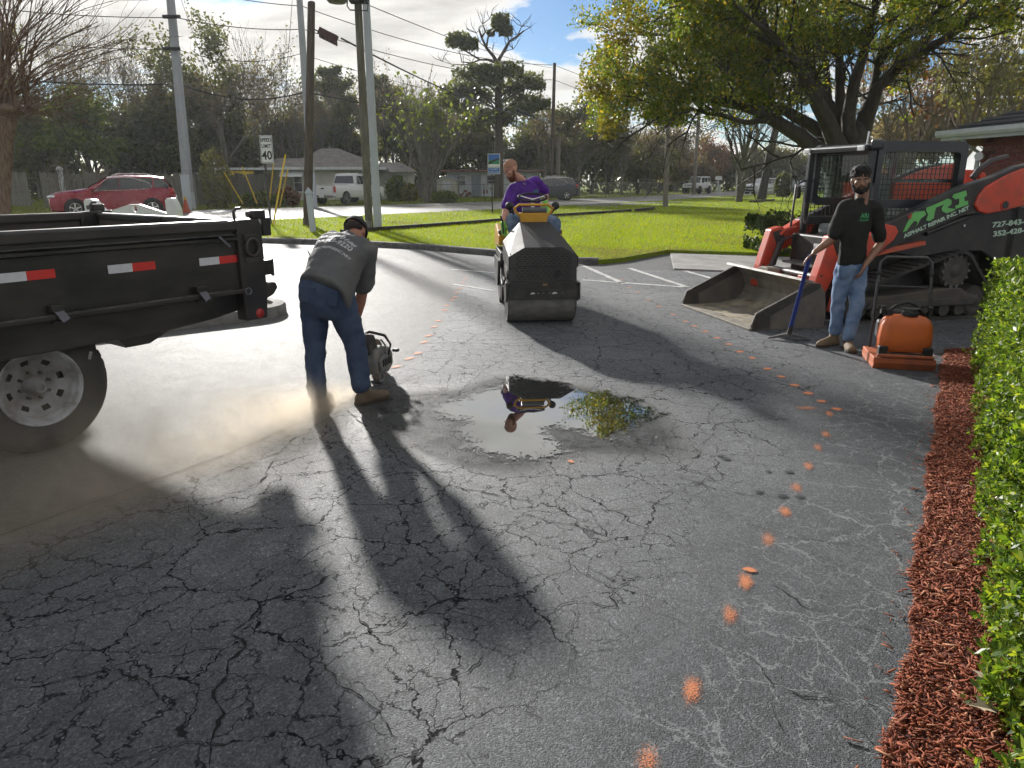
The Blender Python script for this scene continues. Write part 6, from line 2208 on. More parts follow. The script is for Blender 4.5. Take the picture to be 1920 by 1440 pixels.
bp.prism([(-0.20, 0.065), (-0.165, 0.0), (0.29, 0.0), (0.34, 0.07), (0.30, 0.035), (-0.15, 0.035)], (-hw, 0, 0), (0, 1, 0), AZ, 2 * hw)
bp.build('base_plate', M_cod, comp, bevel=0.012)
MB().box((0, -0.165, 0.12), (2 * hw - 0.04, 0.03, 0.03)).build('front_lip', M_cod, comp, bevel=0.01)
for s in (-1, 1):
    MB().box((s * 0.18, -0.13, 0.155), (0.075, 0.07, 0.09)).build('rubber_mount', M_blackdull, comp, bevel=0.01)
MB().cyl((-0.2, -0.15, 0.135), (0.2, -0.15, 0.135), 0.012, 0.012, 8).build('front_bar', M_blackdull, comp)
# water tank: rounded shell with a raised middle and V hollow
tz = lambda y: at(1700, y, cc.y - 0.1).z
rings = []
for z, hx_, y0, y1 in ((0.15, 0.195, -0.12, 0.02), (0.17, 0.212, -0.135, 0.04), (0.27, 0.218, -0.14, 0.05), (0.38, 0.208, -0.125, 0.05), (0.43, 0.185, -0.11, 0.04), (0.455, 0.15, -0.09, 0.03), (0.465, 0.11, -0.07, 0.015)):
    ring = []
    for k in range(28):
        a = 2 * math.pi * k / 28
        cx, sy = math.cos(a), math.sin(a)
        e = 0.38
        x = hx_ * math.copysign(abs(cx) ** e, cx)
        y = (y0 + y1) / 2 + (y1 - y0) / 2 * math.copysign(abs(sy) ** 0.5, sy)
        if sy < -0.3:
            v = abs(x) / hx_
            hol = max(0, 1 - abs(v - (0.35 + 0.9 * (z - 0.27))) / 0.22)
            y += 0.016 * hol
        ring.append((x, y, z))
    rings.append(ring)
MB().loft(rings).build('water_tank', M_co, comp, smooth=40)
MB().lathe([(0.068, 0), (0.068, 0.03), (0.06, 0.035), (0.055, 0.055), (0, 0.057)], (0.02, -0.03, 0.462), AZ, 20).build('tank_cap', M_blackdull, comp, smooth=40)
MB().box((0.02, -0.03, 0.525), (0.15, 0.02, 0.014)).build('cap_grip', M_steel, comp, bevel=0.004)
MB().cyl((-0.13, -0.03, 0.44), (-0.13, -0.03, 0.50), 0.018, 0.016, 10).build('tank_valve', M_blackdull, comp)
MB().tube([(-0.16, -0.02, 0.49), (-0.08, 0.0, 0.55), (0.0, 0.0, 0.575), (0.07, 0.0, 0.55), (0.14, -0.02, 0.48)], 0.014, 8).build('lift_handle', M_blackdull, comp, smooth=60)
eng = MB()
eng.box((0, 0.16, 0.27), (0.30, 0.20, 0.24))
eng.cyl((-0.19, 0.16, 0.30), (0.19, 0.16, 0.30), 0.09, 0.09, 16)
eng.box((0.0, 0.16, 0.43), (0.26, 0.18, 0.10))
eng.build('engine', M_blackdull, comp, bevel=0.02)
bk_ = MB()
for s in (-1, 1):
    bk_.box((s * 0.19, 0.02, 0.50), (0.03, 0.06, 0.07))
    bk_.bar((s * 0.14, 0.0, 0.46), (s * 0.215, 0.04, 0.53), 0.02, 0.03)
bk_.build('tank_brackets', M_blackdull, comp)
hb = MB()
zt_ = at(1720, 482, cc.y + 0.28).z
for s in (-1, 1):
    hb.tube([(s * 0.235, 0.12, 0.13), (s * 0.225, 0.19, 0.60), (s * 0.215, 0.24, zt_ - 0.14)], 0.013, 8)
hb.tube([(-0.215, 0.24, zt_ - 0.13), (-0.21, 0.25, zt_ - 0.05), (-0.17, 0.26, zt_), (0.17, 0.26, zt_), (0.21, 0.25, zt_ - 0.05), (0.215, 0.24, zt_ - 0.13)], 0.014, 8)
hb.tube([(-0.218, 0.228, zt_ - 0.26), (0.218, 0.228, zt_ - 0.26)], 0.008, 6)
hb.build('handle', pmat('handle_black', (0.02, 0.02, 0.022), 0.3, var=0.2, coat=0.3), comp, smooth=60)
for s in (-1, 1):
    MB().ball((s * 0.215, 0.235, zt_ - 0.14), (0.022, 0.022, 0.03)).build('handle_knuckle', M_blackdull, comp, smooth=60)

# ---------------------------------------------------------------- pick mattock
gb = gnd(1478, 637)
hnd = at(1519, 478, 7.12)
pm_ = thing('pick_mattock', 'blue handled pick mattock standing head down under the man hand', 'pick', (gb[0], gb[1], 0))
H_ = hnd - Vector((gb[0], gb[1], 0))
base_ = Vector((0, 0, 0.05))
mb = MB()
mb.tube([base_ + (H_ - base_) * f for f in (0.10, 0.16, 0.3, 0.6, 0.9, 1.0)], [0.020, 0.0185, 0.018, 0.0175, 0.0175, 0.018], 12, flat=1.25)
mb.build('handle', pmat('handle_blue', (0.018, 0.04, 0.22), 0.35, var=0.2, vs=8), pm_, smooth=50)
mb = MB()
mb.tube([base_ + (H_ - base_) * f for f in (-0.02, 0.04, 0.13)], [0.030, 0.026, 0.021], 10)
mb.build('socket', M_darksteel, pm_, smooth=50)
mb = MB()
dv = Vector((1, -0.12, 0)).normalized()
mb.loft([[tuple(Vector((0, 0, zc)) + dv * s + Vector((0, w2, 0)) + Vector((0, 0, hh))) for w2, hh in ((-wd, -th), (wd, -th), (wd, th), (-wd, th))] for s, zc, wd, th in
         ((-0.21, 0.012, 0.008, 0.006), (-0.10, 0.040, 0.018, 0.012), (0.0, 0.052, 0.028, 0.022), (0.10, 0.040, 0.026, 0.011), (0.21, 0.014, 0.042, 0.005))])
mb.build('pick_head', pmat('pick_steel', (0.16, 0.155, 0.15), .5, .4, vs=14, var=.4), pm_, bevel=0.002)
# ================================================================== PLANTS
class Tree:
    """limbs as tapering tubes, leaves as many small faces"""
    def __init__(self, seed):
        self.r = random.Random(seed)
        self.np = np.random.default_rng(seed)
        self.mb = MB()
        self.tips = []            # (point, direction, weight)

    def limb(self, pts, r0, r1, n=7):
        m = len(pts)
        self.mb.tube(pts, [r0 + (r1 - r0) * (i / (m - 1)) ** 0.8 for i in range(m)], n)

    def grow(self, p, d, L, r, depth, spread=0.6, up=0.15, kids=(2, 4), wig=0.22, n=6, taper=0.6, minr=0.006, tipdepth=1):
        R = self.r
        segs = 5 if depth > 1 else 4
        pts = [Vector(p)]
        d = Vector(d).normalized()
        for i in range(segs):
            d = (d + Vector((R.gauss(0, wig), R.gauss(0, wig), R.gauss(0, wig) + up * 0.5))).normalized()
            pts.append(pts[-1] + d * (L / segs))
        self.limb(pts, r, max(minr, r * taper), n)
        if depth <= tipdepth:
            for q in pts[1:]:
                self.tips.append((q, d.copy(), 1.0))
        if depth > 0:
            k = R.randint(*kids)
            for j in range(k):
                f = 0.35 + 0.65 * (j + R.random()) / k
                i = min(segs - 1, int(f * segs))
                q = pts[i].lerp(pts[i + 1], f * segs - i) if i < segs else pts[-1]
                ax = Vector((R.gauss(0, 1), R.gauss(0, 1), R.gauss(0, 1))).normalized()
                nd = (d + ax * spread + Vector((0, 0, up))).normalized()
                self.grow(q, nd, L * R.uniform(0.55, 0.8), max(minr, r * taper * R.uniform(0.55, 0.8)), depth - 1, spread, up, kids, wig, max(4, n - 1), taper, minr, tipdepth)

    def wood(self, name, mat, parent):
        return self.mb.build(name, mat, parent, smooth=60)


def leaf_cloud(C, size, rg, elong=1.5, jitter=0.3, droop=0.0, flat=0.0):
    """one quad per centre in C (n,3) with random facing"""
    n = len(C)
    a = rg.normal(size=(n, 3))
    a[:, 2] -= droop
    a /= np.linalg.norm(a, axis=1)[:, None] + 1e-9
    b = rg.normal(size=(n, 3))
    if flat:
        b[:, 2] *= (1 - flat)
    b -= a * (a * b).sum(1)[:, None]
    b /= np.linalg.norm(b, axis=1)[:, None] + 1e-9
    s = size * rg.uniform(1 - jitter, 1 + jitter, n)
    u = a * (s * elong / 2)[:, None]
    v = b * (s / 2)[:, None]
    # diamond leaf
    V = np.stack([C - u, C + v * 0.9 - u * 0.1, C + u, C - v * 0.9 - u * 0.1], 1).reshape(-1, 3)
    F = np.arange(4 * n).reshape(n, 4)
    return V, F


def scatter(tips, per, spread, rg, flat=1.0):
    T = np.array([tuple(t[0]) for t in tips])
    idx = rg.integers(0, len(T), int(len(T) * per))
    off = np.clip(rg.normal(size=(len(idx), 3)), -1.5, 1.5) * spread
    off[:, 2] *= flat
    return T[idx] + off


M_bark = pmat('bark_grey_brown', (0.085, 0.068, 0.052), 0.95, vs=5, col2=(0.045, 0.036, 0.028), bump=0.8, bs=14, stretch=(3, 3, 0.7))
M_barkpale = pmat('bark_pale', (0.17, 0.135, 0.105), 0.95, vs=4, col2=(0.10, 0.078, 0.058), bump=0.5, bs=14, stretch=(3, 3, 0.6))
M_barkgrey = pmat('bark_grey_twig', (0.16, 0.145, 0.125), 0.95, vs=5, col2=(0.10, 0.09, 0.075))
M_barkred = pmat('bark_reddish', (0.19, 0.125, 0.085), 0.9, vs=5, col2=(0.085, 0.05, 0.034), bump=0.7, bs=12, stretch=(4, 4, 0.6))
M_barkdark = pmat('bark_dark', (0.04, 0.034, 0.028), 0.95, vs=5, var=0.4, bump=0.8, bs=14, stretch=(3, 3, 0.7))
L_ever = leafmat('leaf_dark_evergreen', [(0.0562, 0.065, 0.0325), (0.0875, 0.1, 0.045), (0.125, 0.1313, 0.06)], trans=0.50)
L_olive = leafmat('leaf_olive', [(0.084, 0.0864, 0.0432), (0.126, 0.126, 0.0624), (0.168, 0.162, 0.0792)], trans=0.50)
L_bright = leafmat('leaf_bright', [(0.0625, 0.0938, 0.0175), (0.1063, 0.1438, 0.025), (0.1625, 0.1875, 0.035)], trans=0.50)
L_pine = leafmat('pine_needles', [(0.06, 0.0744, 0.0384), (0.096, 0.114, 0.0528), (0.138, 0.15, 0.072)], trans=0.50)
L_rust = leafmat('leaf_rust', [(0.13, 0.0455, 0.026), (0.169, 0.078, 0.039), (0.1105, 0.078, 0.039)], trans=0.45)
L_brown = leafmat('leaf_brown_grey', [(0.135, 0.099, 0.0684), (0.171, 0.1296, 0.0864), (0.108, 0.0936, 0.0612)], trans=0.45)
L_moss = leafmat('hanging_moss', [(0.09, 0.088, 0.075), (0.12, 0.118, 0.10), (0.07, 0.07, 0.06)], trans=0.30)
L_oak = leafmat('leaf_oak', [(0.0571, 0.0922, 0.0176), (0.0988, 0.1449, 0.0221), (0.1538, 0.1977, 0.0307), (0.1208, 0.1645, 0.0264), (0.4173, 0.3074, 0.0395)], trans=0.58)
L_gold = leafmat('leaf_gold', [(0.10, 0.12, 0.015), (0.17, 0.16, 0.02), (0.23, 0.18, 0.025), (0.14, 0.13, 0.02)], trans=0.5)


def moss_strands(tips, n, rg, lo=0.4, hi=1.5, wd=0.05):
    n, wd = int(n * .6), wd * .6
    T = np.array([tuple(t[0]) for t in tips])
    C = T[rg.integers(0, len(T), n)] + rg.normal(size=(n, 3)) * 0.3
    ln = rg.uniform(lo, hi, n)
    a = rg.uniform(0, math.pi, n)
    u = np.stack([np.cos(a), np.sin(a), np.zeros(n)], 1) * (wd * rg.uniform(0.5, 1.4, n))[:, None]
    dn = np.stack([rg.normal(0, 0.05, n), rg.normal(0, 0.05, n), -ln], 1)
    V = np.stack([C - u, C + u, C + u * 0.7 + dn * 0.6, C + dn], 1).reshape(-1, 3)
    return V, np.arange(4 * n).reshape(n, 4)


def crown_tree(name, label, base, H, crown_r, seed, leaf, size=0.28, count=5000, trunk_r=0.22, bark=None, group=None, low=0.25, shape='round', moss=0, cat='tree', lean=(0, 0), depth=3, mossmat=None, spread=0.75, clump=None):
    """broad tree: trunk, forking limbs, leaf clumps about the limb ends inside an uneven crown"""
    T = Tree(seed)
    R = T.r
    t = thing(name, label, cat, base, group=group)
    fork = Vector((lean[0] * 0.4, lean[1] * 0.4, H * low))
    T.limb([Vector((0, 0, -0.1)), Vector((0, 0, H * low * 0.3)), fork * 0.7 + Vector((R.gauss(0, .1), R.gauss(0, .1), 0)), fork], trunk_r * 1.15, trunk_r * 0.8, 9)
    nl = R.randint(4, 6)
    for k in range(nl):
        a = 2 * math.pi * (k + R.random() * 0.6) / nl
        rr = crown_r * R.uniform(0.55, 1.0)
        top = H * (R.uniform(0.6, 0.95) if shape == 'round' else R.uniform(0.8, 1.0))
        tgt = Vector((math.cos(a) * rr * (0.55 if k else 0.1) + lean[0], math.sin(a) * rr * (0.55 if k else 0.1) + lean[1], top))
        d = tgt - fork
        T.grow(fork + Vector((0, 0, -R.random() * H * low * 0.3)), d, d.length * 0.62, trunk_r * R.uniform(0.45, 0.65), depth, spread, 0.12, (2, 4), 0.16, 6)
    T.wood('trunk', bark or M_bark, t)
    # keep the tips that lie in the crown envelope
    tips = [q for q in T.tips if q[0].z > H * low * 0.8]
    per = count / max(1, len(tips))
    C = scatter(tips, per, clump or crown_r * 0.10, T.np, 0.75)
    C = C[C[:, 2] > H * low * 0.7]
    V, F = leaf_cloud(C, size, T.np, 1.4)
    np_mesh('crown', V, F, leaf, t)
    if moss:
        V, F = moss_strands(tips, moss, T.np, 0.4, 1.6, 0.06)
        tag(np_mesh('hanging_moss', V, F, mossmat or L_moss, t), kind='stuff')
    return t


def pine_tree(name, label, base, H, seed, width=2.6, low=0.35, trunk_r=0.22, count=5000, group=None, leaf=None, size=0.20, lean=(0, 0)):
    T = Tree(seed)
    R = T.r
    t = thing(name, label, 'tree', base, group=group)
    T.limb([Vector((lean[0] * f * f, lean[1] * f * f, H * f)) for f in (0, .2, .4, .6, .8, 1.0)], trunk_r, 0.04, 9)
    nb = 26
    for k in range(nb):
        f = low + (1 - low) * (k + R.random()) / nb
        a = R.uniform(0, 2 * math.pi)
        L = width * (1.05 - (f - low) / (1 - low)) ** 0.6 * R.uniform(0.55, 1.1)
        p = Vector((lean[0] * f * f, lean[1] * f * f, H * f))
        T.grow(p, (math.cos(a), math.sin(a), 0.25), L, 0.05, 1, 0.6, 0.2, (3, 5), 0.15, 5)
    T.wood('trunk', M_bark, t)
    C = scatter(T.tips, 2.0 * count / len(T.tips), 0.26, T.np, 0.6)
    V, F = leaf_cloud(C, size, T.np, 1.3)
    np_mesh('crown', V, F, leaf or L_pine, t)
    return t


def bare_tree(name, label, base, H, seed, trunk_r=0.15, bark=None, leaf=None, count=0, group=None, spread=0.55, lean=(0, 0), depth=4, low=0.3, size=0.18, limbs=(4, 6), cat='tree', fan=0.35, moss=0):
    T = Tree(seed)
    R = T.r
    t = thing(name, label, cat, base, group=group)
    fork = Vector((lean[0] * low, lean[1] * low, H * low))
    T.limb([Vector((0, 0, -0.1)), fork * 0.5, fork], trunk_r * 1.2, trunk_r * 0.85, 9)
    nl = R.randint(*limbs)
    for k in range(nl):
        a = 2 * math.pi * (k + R.random() * 0.5) / nl
        d = Vector((math.cos(a) * fan + lean[0] / H, math.sin(a) * fan + lean[1] / H, 1.0))
        T.grow(fork, d, H * (1 - low) * 0.55 * R.uniform(0.8, 1.1), trunk_r * R.uniform(0.4, 0.6), depth, spread, 0.12, (2, 4), 0.14, 5, 0.6, 0.008)
    T.wood('branches', bark or M_barkpale, t)
    if count:
        C = scatter(T.tips, count / len(T.tips), 0.28, T.np, 0.8)
        V, F = leaf_cloud(C, size, T.np, 1.4)
        np_mesh('crown', V, F, leaf, t)
    if moss:
        V, F = moss_strands([q for q in T.tips if q[0].z > H * 0.3], moss, T.np, 0.3, 1.2, 0.05)
        tag(np_mesh('hanging_moss', V, F, L_moss, t), kind='stuff')
    return t


def spot(px, Y):
    return (at(px, 360, Y).x, Y, 0.0)


def ht(px, py, Y):
    return at(px, py, Y).z


G_w = 'trees of the wood behind the houses'
# ---- the wood, from left to right: (kind, px, Y, top py, extra)
woods = [
    ('pine', -20, 52, -60, dict(width=4.2, low=0.3, count=7000), 'tall dark pine at the very edge behind the bare many-stemmed tree'),
    ('crown', 40, 62, 190, dict(crown_r=4.2, leaf=L_ever, moss=0), 'dark evergreen behind the short fence panel'),
    ('crown', 95, 58, 215, dict(crown_r=3.6, leaf=L_olive, low=.12), 'low olive green tree above the left end of the board fence'),
    ('crown', 150, 64, 160, dict(crown_r=4.6, leaf=L_olive), 'broad olive tree rising over the board fence'),
    ('crown', 185, 56, 185, dict(crown_r=3.4, leaf=L_bright, low=.15), 'yellowish green tree above the red car'),
    ('crown', 240, 66, 165, dict(crown_r=4.2, leaf=L_olive), 'olive tree left of the leaning grey pole'),
    ('bare', 268, 70, 85, dict(trunk_r=.16, fan=.22), 'thin leafless tree standing over the wood left of the leaning pole'),
    ('crown', 290, 60, 200, dict(crown_r=3.6, leaf=L_ever, low=.12), 'dark evergreen just left of the leaning grey pole'),
    ('crown', 365, 66, 72, dict(crown_r=3.6, leaf=L_ever, count=9000, low=.2, depth=4), 'tallest dense dark tree right of the leaning pole'),
    ('crown', 420, 64, 190, dict(crown_r=3.8, leaf=L_ever, low=.15), 'dark tree in the shade of the tallest dense tree'),
    ('bare', 457, 66, 95, dict(trunk_r=.18, fan=.25), 'tall leafless tree above the speed sign'),
    ('crown', 465, 72, 205, dict(crown_r=4.2, leaf=L_olive), 'grey green tree behind the speed sign'),
    ('bare', 535, 68, 115, dict(trunk_r=.16, fan=.22, leaf=L_olive, count=900), 'slender half bare tree left of the brown pole'),
    ('crown', 520, 70, 190, dict(crown_r=3.6, leaf=L_olive, moss=300), 'mossy olive tree left of the brown pole'),
    ('crown', 585, 74, 195, dict(crown_r=4.0, leaf=L_bright), 'bright green tree glimpsed behind the brown pole'),
    ('pine', 632, 72, 135, dict(width=3.4, low=.4, count=5500), 'loose-topped pine between the two pairs of poles'),
    ('crown', 660, 76, 185, dict(crown_r=4.2, leaf=L_olive, moss=200), 'olive tree behind the bungalow roof'),
    ('pine', 726, 74, 150, dict(width=3.2, low=.35, count=5000), 'pine just right of the paired pale pole'),
    ('crown', 745, 78, 195, dict(crown_r=4.4, leaf=L_olive, moss=300), 'grey olive tree behind the bungalow wing'),
    ('crown', 790, 74, 170, dict(crown_r=3.6, leaf=L_ever, moss=250), 'dark feathery tree left of the large pine'),
    ('crown', 850, 80, 205, dict(crown_r=4.6, leaf=L_olive, moss=400), 'mossy tree behind the shed'),
    ('crown', 905, 82, 215, dict(crown_r=4.6, leaf=L_ever, moss=500), 'dark mossy oak behind the cottage'),
    ('crown', 985, 76, 225, dict(crown_r=4.8, leaf=L_ever, moss=900, bark=M_barkdark), 'dark oak hung with grey moss right of the large pine'),
    ('crown', 1050, 78, 165, dict(crown_r=4.0, leaf=L_ever, moss=600), 'tall mossy tree behind the tall dark pole'),
    ('crown', 1075, 74, 250, dict(crown_r=4.6, leaf=L_ever, moss=900, low=.12), 'low dark mossy oak behind the dark blue car'),
    ('crown', 1110, 80, 215, dict(crown_r=3.8, leaf=L_olive, moss=400), 'olive mossy tree under the yellow leaves'),
    ('crown', 1140, 76, 240, dict(crown_r=4.2, leaf=L_ever, moss=900, low=.12), 'dark mossy thicket tree behind the chain-link fence'),
    ('crown', 1195, 82, 268, dict(crown_r=4.2, leaf=L_olive, moss=500, low=.12), 'low grey green tree behind the distant pole'),
    ('crown', 1235, 86, 255, dict(crown_r=4.0, leaf=L_ever, moss=300), 'dark tree right of the distant pole'),
    ('crown', 1268, 92, 228, dict(crown_r=5.0, leaf=L_brown, low=.15), 'rounded brown tree behind the slim pole'),
    ('crown', 1325, 96, 262, dict(crown_r=4.2, leaf=L_rust, low=.15), 'rusty red tree behind the white off-road car'),
    ('crown', 1290, 84, 300, dict(crown_r=3.2, leaf=L_brown, low=.12), 'low brown tree left of the white off-road car'),
    ('crown', 1365, 100, 290, dict(crown_r=4.8, leaf=L_ever, low=.1), 'dark green tree behind the mailbox'),
    ('crown', 1420, 104, 265, dict(crown_r=4.6, leaf=L_olive, low=.12), 'olive tree behind the dark trunk'),
    ('crown', 1460, 98, 285, dict(crown_r=4.0, leaf=L_olive, low=.1), 'olive tree seen under the big tree limbs'),
    ('crown', 1510, 102, 290, dict(crown_r=4.6, leaf=L_ever, low=.1), 'dark tree behind the cab mirror'),
    ('crown', 1600, 90, 280, dict(crown_r=5.0, leaf=L_olive, low=.1), 'olive tree seen through the cab'),
]
for i, (kind, px_, Y_, top, kw, lab) in enumerate(woods):
    Hh = ht(px_, top, Y_)
    if kind == 'pine':
        pine_tree('pine_tree', lab, spot(px_, Y_), Hh, 100 + i, group=G_w, **kw)
    elif kind == 'bare':
        bare_tree('bare_tree', lab, spot(px_, Y_), Hh, 100 + i, group=G_w, bark=M_barkpale, **kw)
    else:
        kw['count'] = int(kw.get('count', 4800) * 1.5)
        kw.setdefault('low', 0.22)
        crown_tree('woodland_tree', lab, spot(px_, Y_), Hh, kw.pop('crown_r'), 100 + i, kw.pop('leaf'), group=G_w, size=0.21, **kw)
for i, (px_, Y_, top, kd, lab) in enumerate([
    (75, 60, 120, 'bare', 'leafless tree rising behind the left fence end'), (130, 66, 110, 'bare', 'thin leafless tree over the board fence middle'), (205, 62, 100, 'bare', 'fine leafless tree above the red car roof'),
    (315, 60, 130, 'bare', 'leafless tree touching the leaning grey pole'), (430, 60, 150, 'bare', 'grey leafless tree above the young conifer'), (500, 64, 140, 'bare', 'grey leafless tree right of the speed sign'),
    (560, 66, 160, 'bare', 'leafless tree framed by the pale pole'), (605, 68, 180, 'bare', 'leafless tree between the paired poles'), (700, 70, 165, 'bare', 'thin leafless tree behind the pale pole foot'),
    (770, 68, 175, 'bare', 'leafless tree left of the mossy yard tree'), (820, 72, 185, 'bare', 'leafless tree behind the mossy yard tree'), (1020, 70, 205, 'bare', 'mossy leafless tree beside the tall dark pole'),
    (1085, 70, 230, 'bare', 'mossy leafless tree behind the dark blue car'), (1165, 74, 250, 'bare', 'leafless tree behind the chain-link fence'), (1215, 80, 240, 'bare', 'leafless tree by the distant pole')]):
    bare_tree('bare_tree', lab, spot(px_, Y_), ht(px_, top, Y_), 300 + i, .15, M_barkgrey, L_brown, 900, group=G_w, fan=.35, depth=4, size=.14, moss=160 if px_ > 690 else 40)
# undergrowth that closes the foot of the wood
C = []
for k in range(42000):
    px_ = random.uniform(-150, 1700)
    Y_ = 84 + 14 * math.sin(px_ / 130.0) * 0.3 + random.uniform(-4, 10)
    if px_ > 1150:
        Y_ += 18
    elif px_ < 520:
        Y_ -= 18
    x = at(px_, 360, Y_).x
    h = (4.4 + 1.4 * math.sin(px_ / 41.0) + 1.0 * math.sin(px_ / 17.0)) * random.random() ** 0.7
    C.append((x, Y_, h))
V, F = leaf_cloud(np.array(C), 0.42, rng, 1.3)
tag(np_mesh('undergrowth', V, F, leafmat('leaf_shade', [(0.03, 0.036, 0.018), (0.05, 0.055, 0.026), (0.07, 0.07, 0.036)], trans=0.35)), 'dark undergrowth filling the foot of the wood', 'undergrowth', kind='stuff')

# ---- the large pine behind the sign: flat clumps low, bare twisted top
def large_pine():
    Y = 62
    t = thing('large_pine', 'large pine with dense flat clumps and bare twisted top limbs', 'tree', spot(935, Y))
    b = Vector(t.location)
    T = Tree(501)
    q = lambda x, y, dy=0: at(x, y, Y + dy) - b
    T.limb([Vector((0, 0, -0.1)), q(936, 300), q(935, 220), q(934, 160), q(932, 118)], 0.42, 0.24, 12)
    for pts, r in [([(932, 118), (925, 105), (912, 90), (903, 70), (898, 55)], .18), ([(932, 118), (940, 104), (948, 90), (955, 78), (970, 68), (982, 58)], .17),
                   ([(903, 70), (910, 60), (905, 45), (918, 35)], .09), ([(912, 90), (915, 70), (930, 55), (940, 40)], .10), ([(930, 118), (915, 112), (900, 112), (885, 118), (865, 116)], .12),
                   ([(900, 112), (880, 100), (862, 88), (850, 78)], .08), ([(955, 78), (950, 62), (942, 48)], .07), ([(940, 104), (950, 95), (962, 92)], .05),
                   ([(885, 118), (870, 122), (845, 120), (830, 115)], .05), ([(970, 68), (978, 50), (975, 40)], .05), ([(912, 90), (900, 80), (893, 62)], .05)]:
        P = [q(x, y, T.r.uniform(-1, 1)) for x, y in pts]
        T.limb(P, r, r * 0.35, 6)
        for k in range(5):
            i = T.r.randrange(1, len(P))
            T.grow(P[i], (T.r.gauss(0, 1), T.r.gauss(0, 1), 0.7), 0.9, 0.03, 1, .6, .1, (1, 3), .2, 4)
    bare = len(T.tips)
    tips = []
    for (x, y, rx, ry) in [(858, 75, 22, 12), (880, 82, 16, 10), (938, 42, 16, 14), (948, 58, 12, 8), (920, 62, 6, 4)]:
        tips.append((x, y, rx, ry, 800))
    for (x, y, rx, ry) in [(880, 140, 32, 14), (905, 130, 26, 10), (955, 130, 26, 12), (985, 150, 34, 14), (1005, 160, 18, 9), (850, 172, 28, 14), (880, 165, 32, 13), (905, 180, 30, 14), (960, 165, 24, 10), (980, 185, 36, 12), (865, 200, 34, 14), (900, 215, 30, 12), (840, 190, 18, 9), (975, 205, 36, 12), (945, 225, 26, 12), (920, 150, 24, 10), (890, 235, 30, 12), (1010, 195, 22, 9)]:
        tips.append((x, y, rx, ry, 620))
        c = q(x, y, T.r.uniform(-2.5, 2.5))
        st = q(935, min(300, y + 35))
        T.limb([st, st.lerp(c, .5) + Vector((0, 0, .2)), c], .10, .03, 5)
        for k in range(4):
            T.grow(c, (T.r.gauss(0, 1), T.r.gauss(0, 1), .3), 1.0, .03, 1, .6, .1, (2, 3), .2, 4)
    T.wood('trunk', M_bark, t)
    V_, F_ = [], []
    k = 0
    for (x, y, rx, ry, n) in tips:
        sc_ = Y / 1300.0
        c = np.array(q(x, y, T.r.uniform(-2, 2)))
        o = np.clip(T.np.normal(size=(n, 3)), -1.7, 1.7) * np.array([rx * sc_ * .50, rx * sc_ * .50, ry * sc_ * .48])
        V, F = leaf_cloud(c + o, 0.20, T.np, 1.5)
        V_.append(V)
        F_.append(F + k)
        k += len(V)
    np_mesh('crown', np.concatenate(V_), np.concatenate(F_), L_pine, t)


large_pine()

# ---- many-stemmed bare yard tree with moss, in front of the shed
def fan_tree(name, label, px, base_y, Y, H, half, seed, trunk_r, stems, bark, moss, trunk_h, leaf=None, leafn=0):
    t = thing(name, label, 'tree', (at(px, base_y, Y).x, Y, 0.05))
    T = Tree(seed)
    R = T.r
    for k in range(3):
        T.limb([Vector((R.gauss(0, .05), R.gauss(0, .05), -0.1)), Vector((R.gauss(0, .12), R.gauss(0, .12), trunk_h * .5)), Vector((R.gauss(0, .2), R.gauss(0, .2), trunk_h))], trunk_r * .8, trunk_r * .6, 9)
    for k in range(stems):
        a = R.uniform(0, 2 * math.pi)
        e = R.random() ** .6
        d = Vector((math.cos(a) * half / H * e * 1.3, math.sin(a) * half / H * e * 1.3, 1))
        T.grow((R.gauss(0, .12), R.gauss(0, .12), trunk_h * R.uniform(.8, 1)), d, (H - trunk_h) * .62, trunk_r * .38, 3, .38, .08, (2, 4), .10, 5, .6, .010)
    T.wood('branches', bark, t)
    if moss:
        V, F = moss_strands([q for q in T.tips if q[0].z > trunk_h], moss, T.np, .3, 1.2, .045)
        tag(np_mesh('hanging_moss', V, F, L_moss, t), kind='stuff')
    if leafn:
        C = scatter(T.tips, leafn / len(T.tips), .25, T.np)
        V, F = leaf_cloud(C, .2, T.np)
        np_mesh('crown', V, F, leaf, t)
    return t


fan_tree('mossy_tree', 'grey many-branched yard tree hung with moss before the shed', 804, 381, 51, ht(804, 185, 51), 4.2, 611, .30, 11, pmat('bark_grey', (0.13, 0.12, 0.10), .95, vs=5, var=.4), 350, 1.3, L_bright, 700)

